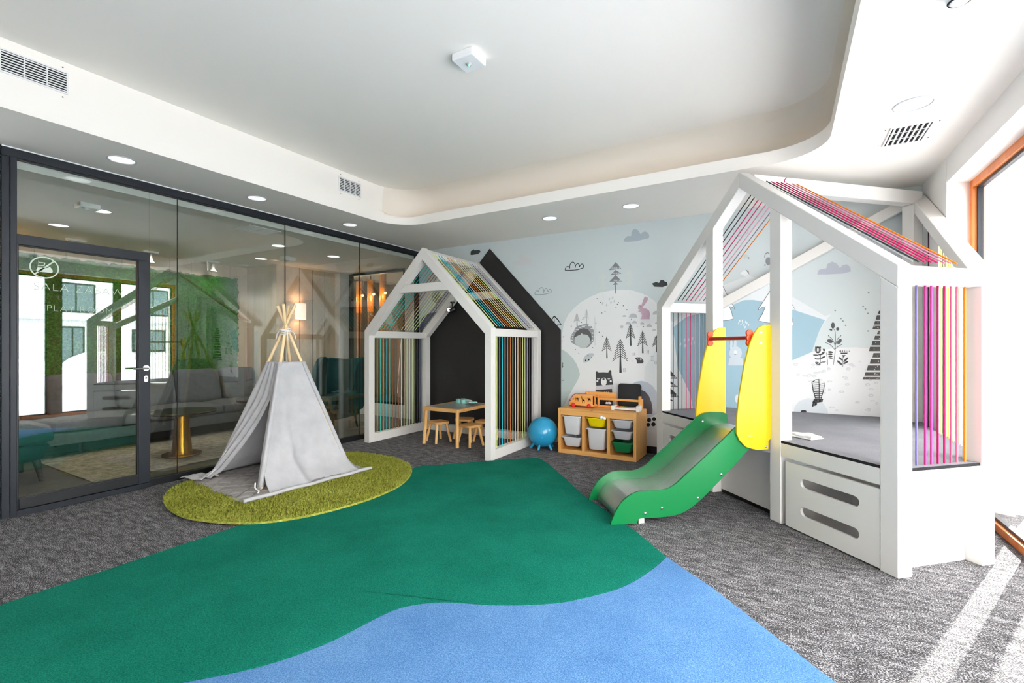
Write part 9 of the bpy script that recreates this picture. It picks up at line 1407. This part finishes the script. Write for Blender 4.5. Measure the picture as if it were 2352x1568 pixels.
# ================================================================== THE LOUNGE BEHIND THE GLASS
LZ = 2.72
LX = -8.44
struct('floor', box(B(), -9.0, XL - .0605, -1.2, 9.0, -.1, -.0005), M['tile'])
struct('wall_lounge_far', box(B(), LX - .15, LX, -1.2, 4.885, 0, 3.4), M['oak_panel'])
FW_ = bpy.data.objects['wall_lounge_far']
struct('wall_lounge_near', box(B(), LX, XL - .12, -1.2, -1.0, 0, 3.4), M['wall'])
bm = box(B(), LX - .15, -7.56, 4.885, 6.10, 0, 3.4)
struct('wall_lounge_column', bm, M['oak_panel'])
CW = bpy.data.objects['wall_lounge_column']
for k in range(4):
    obj('panel_joint', box(B(), -7.5605, -7.557, 5.05 + k * .27, 5.056 + k * .27, .1, LZ), M['dark_slot'], CW)
for k in range(14):
    obj('panel_joint', box(B(), LX - .001, LX + .0015, .55 + k * .31, .555 + k * .31, .1, LZ), M['oak_dark'], FW_)
struct('wall_lounge_back', box(B(), -8.0, XL - .10, 6.30, 6.40, 0, .235), M['wall'])
BWL = bpy.data.objects['wall_lounge_back']
obj('pier', box(B(), -8.0, -7.42, 6.10, 6.40, 0, 3.4), M['wall'], BWL)
obj('pier', box(B(), -5.93, XL - .10, 6.30, 6.40, .235, 3.4), M['wall'], BWL)
obj('lintel', box(B(), -7.42, -5.93, 6.30, 6.40, 2.755, 3.4), M['wall'], BWL)
struct('ceiling', box(B(), -8.6, XL - .085, -1.2, 6.4, LZ, LZ + .05), M['ceil'])
LC = bpy.data.objects['ceiling.001']
obj('ceiling_edge', box(B(), XL - .085, XL - .066, 1.04, 5.735, LZ - .004, 2.80), M['ceil'], LC)
obj('bulkhead_ledge', box(B(), XL - .14, XL - .062, 1.04, 5.735, 2.80, 2.86), M['ceil'], LC)
# glazed frame to the next room
fr = thing('window_2', '', '', (-6.68, 6.35, .235)); del fr['label']; del fr['category']; fr['kind'] = 'structure'
for nm, x0, x1, z0, z1 in (('frame_stile', -7.42, -7.355, .235, 2.755), ('frame_stile', -5.985, -5.93, .235, 2.755), ('frame_head', -7.355, -5.985, 2.675, 2.755), ('frame_sill', -7.355, -5.985, .235, .275)):
    obj(nm, box(B(), x0, x1, 6.31, 6.38, z0, z1), M['anthracite_dark'], fr, True, bevel=.003)
obj('pane', box(B(), -7.355, -5.985, 6.342, 6.350, .275, 2.675), M['pane'], fr, True)
struct('wall_next_room', box(B(), -9.0, XL - .1, 8.9, 9.0, 0, 3.4), plain('taupe_wall_paint', '#86796c', .8))
NR = bpy.data.objects['wall_next_room']
obj('side_wall', box(B(), -9.0, -8.9, 6.1, 8.9, 0, 3.4), plain('taupe_side_paint', '#86796c', .8), NR)
obj('side_wall', box(B(), XL - .1, XL - .0, 6.02, 9.0, 0, 3.4), plain('taupe_side_paint_b', '#86796c', .8), NR)
for k in range(7):
    x = -7.95 + k * .40
    obj('slat', box(B(), x, x + .15, 8.72, 8.9, .25, 1.95), M['slat_wood'], NR, bevel=.004)
struct('ceiling', box(B(), -9.0, XL, 6.4, 9.0, 2.9, 2.95), M['ceil'])
# amber tube lamps and small pendant bulbs
def lamp_tube(x, y, ztop, label):
    t = thing('amber_column_lamp', label, 'lamp', (x, y, .25), 0, 'amber column lamps in the next room')
    obj('lower_tube', lathe(B(), [(0, 0), (.065, 0), (.065, ztop - .95), (0, ztop - .95)], n=18), M['amber_dim'], t, smooth=50)
    obj('glow_tube', lathe(B(), [(0, ztop - .95), (.066, ztop - .95), (.066, ztop - .55), (0, ztop - .55)], n=18), M['amber'], t, smooth=50)
    obj('cap', lathe(B(), [(0, ztop - .55), (.067, ztop - .55), (.067, ztop - .25), (0, ztop - .25)], n=18), M['slat_wood'], t, smooth=50)
    obj('stem', tube(B(), [(0, 0, min(2.4, ztop - .25)), (0, 0, 2.64)], .018, 8), M['black'], t)
lamp_tube(-8.185, 7.25, 2.74, 'leftmost amber glass column lamp glowing behind the dark-framed glazing')
lamp_tube(-7.83, 7.25, 2.75, 'middle amber glass column lamp behind the dark-framed glazing')
lamp_tube(-7.46, 7.25, 2.86, 'rightmost amber glass column lamp, next to the white house roof')
for i, (x, z, lb) in enumerate(((-8.35, 2.40, 'leftmost clear tube pendant with a glowing bulb, by the dark frame'), (-8.0, 2.40, 'second clear tube pendant from the left, between two amber columns'), (-7.655, 2.41, 'third clear tube pendant, between two amber columns'), (-7.31, 2.42, 'rightmost clear tube pendant, close to the white house rafter'))):
    t = thing('tube_pendant', lb, 'pendant lamp', (x, 7.18, z), 0, 'tube pendants in the next room')
    obj('glass_tube', lathe(B(), [(.028, 0), (.030, 0), (.030, .42), (.028, .42)], n=14), M['tube_glass'], t, smooth=50)
    obj('bulb', lathe(B(), [(0, -.01), (.026, 0), (.030, .02), (.022, .035), (0, .04)], n=12), M['bulb'], t, smooth=50)
    obj('cable', tube(B(), [(0, 0, .42), (0, 0, 2.9 - z)], .005, 6), M['black'], t)
    L = bpy.data.lights.new('pendant_glow', 'POINT'); L.energy = 5 * LAMP; L.color = (1, .7, .42); L.shadow_soft_size = .04
    lo = bpy.data.objects.new('pendant_glow', L); lo.location = (x, 7.12, z - .05); COL.objects.link(lo)

# moss picture on the far wall
rm = random.Random(9)
def ragged(y0, y1, z0, z1, n):
    pts = []
    for i in range(n): pts.append((y0 + (y1 - y0) * i / n, z0 + rm.uniform(-.02, .02)))
    for i in range(n // 2): pts.append((y1 + rm.uniform(-.025, .02), z0 + (z1 - z0) * i / (n // 2)))
    for i in range(n): pts.append((y1 - (y1 - y0) * i / n, z1 + rm.uniform(-.02, .02)))
    for i in range(n // 2): pts.append((y0 + rm.uniform(-.02, .02), z1 - (z1 - z0) * i / (n // 2)))
    return pts
ms = prism(B(), ragged(.35, 4.70, .80, 2.50, 90), 'X', LX + .002, LX + .055)
mo = tag(obj('moss_picture', ms, M['moss']), 'wide green moss picture with ragged edges on the lounge wall', 'moss wall')
vv, ff = [], []
for k in range(9000):
    y = rm.uniform(.36, 4.69); z = rm.uniform(.81, 2.49); a = rm.uniform(0, 2 * PI); s = rm.uniform(.008, .02); b = len(vv)
    x = LX + .055
    vv += [(x - .01, y + s * math.cos(a), z + s * math.sin(a)), (x - .01, y - s * math.cos(a), z - s * math.sin(a)), (x + rm.uniform(.005, .022), y + rm.uniform(-.01, .01), z + rm.uniform(-.01, .01))]
    ff.append((b, b + 1, b + 2))
me = bpy.data.meshes.new('moss_tufts'); me.from_pydata(vv, [], ff); me.materials.append(M['moss'])
o = bpy.data.objects.new('moss_tufts', me); COL.objects.link(o); o.parent = mo; o['kind'] = 'stuff'

# sofa along the far wall
so = thing('lounge_sofa', 'long grey upholstered sofa with slanted back cushions behind the glass', 'sofa', (-7.75, 2.7, 0))
def sb(name, x0, x1, y0, y1, z0, z1, r=.04, puff=.0, mat='sofa'):
    return obj(name, soft(B(), x0, x1, y0, y1, z0, z1, r, puff), M[mat], so, True, smooth=70)
sb('base', -8.30, -7.30, .55, 4.80, .15, .30, .02)
for a, b in ((1.98, 2.93), (2.93, 3.88), (3.88, 4.80)):
    sb('seat_cushion', -8.20, -7.28, a + .004, b - .004, .295, .445, .045, .012)
sb('chaise_cushion', -8.25, -7.285, .57, 1.97, .295, .415, .045, .008)
for a, b in ((2.10, 2.78), (2.82, 3.52), (3.56, 4.18), (4.22, 4.78)):
    o = obj('back_cushion', soft(B(), -.09, .09, a - 3.4, b - 3.4, 0, .52, .06, .0), M['sofa'], so, smooth=70)
    for v in o.data.vertices:
        v.co.x += -.30 - .24 * v.co.z + .08; v.co.y += .70; v.co.z += .43
sb('back_frame', -8.40, -8.28, 1.95, 4.80, .30, .78, .03)
for x, y in ((-7.36, 2.24), (-7.36, .70), (-7.36, 4.65), (-8.2, 2.24), (-8.2, 4.65), (-8.2, .70)):
    lg = obj('leg', tube(B(), [(x, y, .02), (x, y, .152)], [.018, .024], 10), M['black'], so, True, smooth=50)
    obj('leg_tip', tube(B(), [(x, y, .012 if -7.6 < x and y > 1.8 else 0), (x, y, .02)], [.014, .018], 10), M['chrome'], lg, True, smooth=50)

# brass pedestal tables
def ped(x, y, z, rt, label, s=1.0):
    t = thing('pedestal_table', label, 'side table', (x, y, .012), 0, 'round brass pedestal tables in the lounge')
    obj('tabletop', lathe(B(), [(0, z - .03), (rt * .96, z - .03), (rt, z - .022), (rt, z - .008), (rt * .98, z), (0, z)], n=48), M['dark_brass'], t, smooth=40)
    obj('pedestal', lathe(B(), [(.0, .02), (.115 * s, .02), (.105 * s, .05), (.085 * s, .24), (.072 * s, z - .03), (0, z - .03)], n=40), M['brass'], t, smooth=40)
    obj('base_plate', lathe(B(), [(0, 0), (.20 * s, 0), (.205 * s, .008), (.20 * s, .02), (0, .022)], n=48), M['brass'], t, smooth=40)
ped(-6.256, 2.836, .53, .36, 'round brass pedestal table nearest the glass, in front of the grey sofa')
ped(-6.95, 4.20, .49, .30, 'second round brass pedestal table, half hidden behind the tepee')

# rug, pouf, wing chair, sconce
tag(obj('lounge_rug', box(B(), -7.62, -5.72, 1.84, 4.50, 0, .012), M['lounge_rug'], bevel=.003), 'faded beige patterned rug under the brass tables behind the glass', 'rug')
pf = thing('velvet_footstool', 'teal velvet footstool on dark legs at the left end behind the glass door', 'footstool', (-6.60, 1.35, 0))
obj('seat_cushion', soft(B(), -.40, .40, -.36, .36, .36, .51, .07, .02), M['teal'], pf, smooth=70)
bm = soft(B(), -.38, .38, -.34, .34, .19, .37, .05, 0)
for v in bm.verts:
    k = .84 + .16 * (v.co.z - .19) / .18; v.co.x *= k; v.co.y *= k
obj('upholstered_base', bm, M['teal'], pf, smooth=70)
for sx in (-1, 1):
    for sy in (-1, 1):
        obj('leg', tube(B(), [(sx * .30, sy * .27, 0), (sx * .27, sy * .24, .20)], [.018, .032], 10), M['dark_wood'], pf, smooth=50)

wc = thing('wing_armchair', 'dark teal velvet wing armchair behind the glass beside the string house', 'armchair', (-6.24, 4.93, 0), math.radians(14))
bm = B()
prof_ = [(-.33, .30), (-.345, .60), (-.365, .95), (-.36, 1.09), (-.30, 1.125), (0, 1.105), (.30, 1.125), (.36, 1.09), (.365, .95), (.345, .60), (.33, .30)]
prism(bm, prof_, 'Y', .24, .34)
bm.transform(Matrix.Translation((0, .30, .3)) @ Matrix.Rotation(math.radians(-9), 4, 'X') @ Matrix.Translation((0, -.30, -.3)))
obj('backrest', bm, M['teal'], wc, bevel=.035, seg=4, smooth=60)
for s in (-1, 1):
    bm = prism(B(), spline([(.30, .30), (.33, .60), (.40, .98), (.36, 1.12), (.22, 1.10), (.10, .92), (.04, .68), (-.10, .60), (-.34, .57), (-.37, .50), (-.36, .30)], 3, True), 'X', s * .365 - .045, s * .365 + .045)
    obj('wing_arm', bm, M['teal'], wc, bevel=.03, seg=4, smooth=60)
obj('seat_cushion', soft(B(), -.31, .31, -.36, .24, .34, .49, .06, .02), M['teal'], wc, smooth=70)
obj('seat_base', soft(B(), -.35, .35, -.33, .30, .19, .345, .03, 0), M['teal'], wc, smooth=70)
for sx in (-1, 1):
    for sy in (-.28, .26):
        obj('leg', tube(B(), [(sx * .31, sy * 1.1, 0), (sx * .28, sy, .195)], [.012, .022], 10), M['dark_wood'], wc, smooth=50)

def sconce(x, y, z, face, label):
    t = thing('wall_sconce', label, 'wall lamp', (x, y, z), 0, 'linen wall sconces in the lounge')
    obj('shade', lathe(B(), [(.095, -.14), (.095, .14), (.092, .14), (.092, -.14), (.095, -.14)], n=24, sx=.8), M['linen_shade'], t, smooth=60)
    obj('bracket', box(B(), -.10, -.0, -.012, .012, -.01, .01), M['brass'], t)
    obj('backplate', box(B(), -.105, -.098, -.03, .03, -.05, .05), M['brass'], t)
    L = bpy.data.lights.new('sconce_glow', 'POINT'); L.energy = 5 * LAMP; L.color = (1, .62, .34); L.shadow_soft_size = .05
    lo = bpy.data.objects.new('sconce_glow', L); lo.location = (x, y, z); COL.objects.link(lo)
sconce(-7.45, 5.275, 1.93, 0, 'pale linen wall sconce glowing on the wood column behind the tepee poles')
t = thing('wall_uplight', 'brass bowl uplighter on the lounge wall left of the door frame', 'wall lamp', (-8.34, 1.10, 2.35))
obj('bowl', lathe(B(), [(.02, -.09), (.08, -.02), (.10, .05), (.094, .05), (.075, -.01), (.0, -.07)], n=20), M['brass'], t, smooth=60)
obj('backplate', box(B(), -.095, -.075, -.03, .03, -.08, .02), M['brass'], t)
obj('bulb', lathe(B(), [(0, -.03), (.022, -.01), (.025, .01), (0, .03)], n=12), M['bulb'], t)
L = bpy.data.lights.new('uplight_glow', 'POINT'); L.energy = 14 * LAMP; L.color = (1, .50, .16); L.shadow_soft_size = .05
lo = bpy.data.objects.new('uplight_glow', L); lo.location = (-8.34, 1.10, 2.44); COL.objects.link(lo)

# lounge ceiling fittings
G2 = 'downlights in the lounge ceiling'
for x, y, e, lb in ((-6.124, 2.016, 42, 'lit round downlight in the lounge, left of centre above the glass door'), (-7.274, 2.015, 42, 'lit round downlight further back in the lounge at the left'), (-6.115, 3.985, 42, 'lit round downlight in the lounge above the tepee poles, nearest the glass'), (-7.284, 4.447, 42, 'lit round downlight at the back of the lounge near the wood column'), (-6.112, 4.9, 42, 'lit round downlight in the lounge nearest the dark-framed glazing'), (-6.2, .4, 42, 'lit round downlight in the lounge hidden by the left post')):
    downlight(x, y, LZ, .10, lb, e, G2)
def spot(x, y, label):
    t = thing('ceiling_spot', label, 'spotlight', (x, y, LZ), 0, 'white spotlights over the moss picture')
    obj('mounting_plate', box(B(), -.03, .03, -.10, .10, -.025, 0), M['white_plastic'], t, bevel=.004)
    obj('bracket', box(B(), -.012, .012, -.095, -.08, -.16, -.025), M['white_plastic'], t)
    obj('lamp_head', lathe(B(), [(0, -.045), (.022, -.045), (.030, -.13), (.055, -.165), (.055, -.17), (0, -.17)], n=18), M['white_plastic'], t, smooth=50)
def spotlit(x, y):
    L = bpy.data.lights.new('picture_light', 'SPOT'); L.energy = 9 * LAMP; L.spot_size = math.radians(125); L.spot_blend = .8; L.color = (1, .9, .78); L.shadow_soft_size = .05
    lo = bpy.data.objects.new('picture_light', L); lo.location = (x, y, LZ - .08)
    lo.rotation_euler = Vector((-.45, 0, -.9)).to_track_quat('-Z', 'Y').to_euler(); COL.objects.link(lo)
for q in ((-7.95, 2.401), (-7.95, 3.263), (-7.95, 4.18)): spotlit(*q)
spot(-8.05, 2.401, 'white ceiling spotlight over the glass door frame, leftmost of three')
spot(-8.13, 3.263, 'middle white ceiling spotlight over the moss picture, right of the door frame')
spot(-8.20, 4.18, 'rightmost white ceiling spotlight above the right end of the moss picture')
t = thing('emergency_lamp', 'white square emergency lamp on the lounge ceiling at the upper left', 'emergency lamp', (-5.95, 1.86, LZ))
obj('housing', box(B(), -.08, .08, -.08, .08, -.05, 0), M['white_plastic'], t, bevel=.008)
obj('lens', lathe(B(), [(0, -.062), (.016, -.058), (.02, -.05), (0, -.05)], n=12), M['clear_tube'], t)
t = thing('emergency_lamp', 'white square emergency lamp on the lounge ceiling above the wood column', 'emergency lamp', (-6.78, 4.567, LZ))
obj('housing', box(B(), -.07, .07, -.10, .10, -.06, 0), M['white_plastic'], t, bevel=.008)
obj('lens', lathe(B(), [(0, -.072), (.016, -.068), (.02, -.06), (0, -.06)], n=12), M['clear_tube'], t)
grille('ceiling_vent', 'square white air diffuser in the lounge ceiling above the tepee', .40, .34, Matrix.Translation((-5.50, 3.31, LZ)) @ Matrix.Rotation(PI / 2, 4, 'Z') @ RD, 9, 1, 'air grilles')
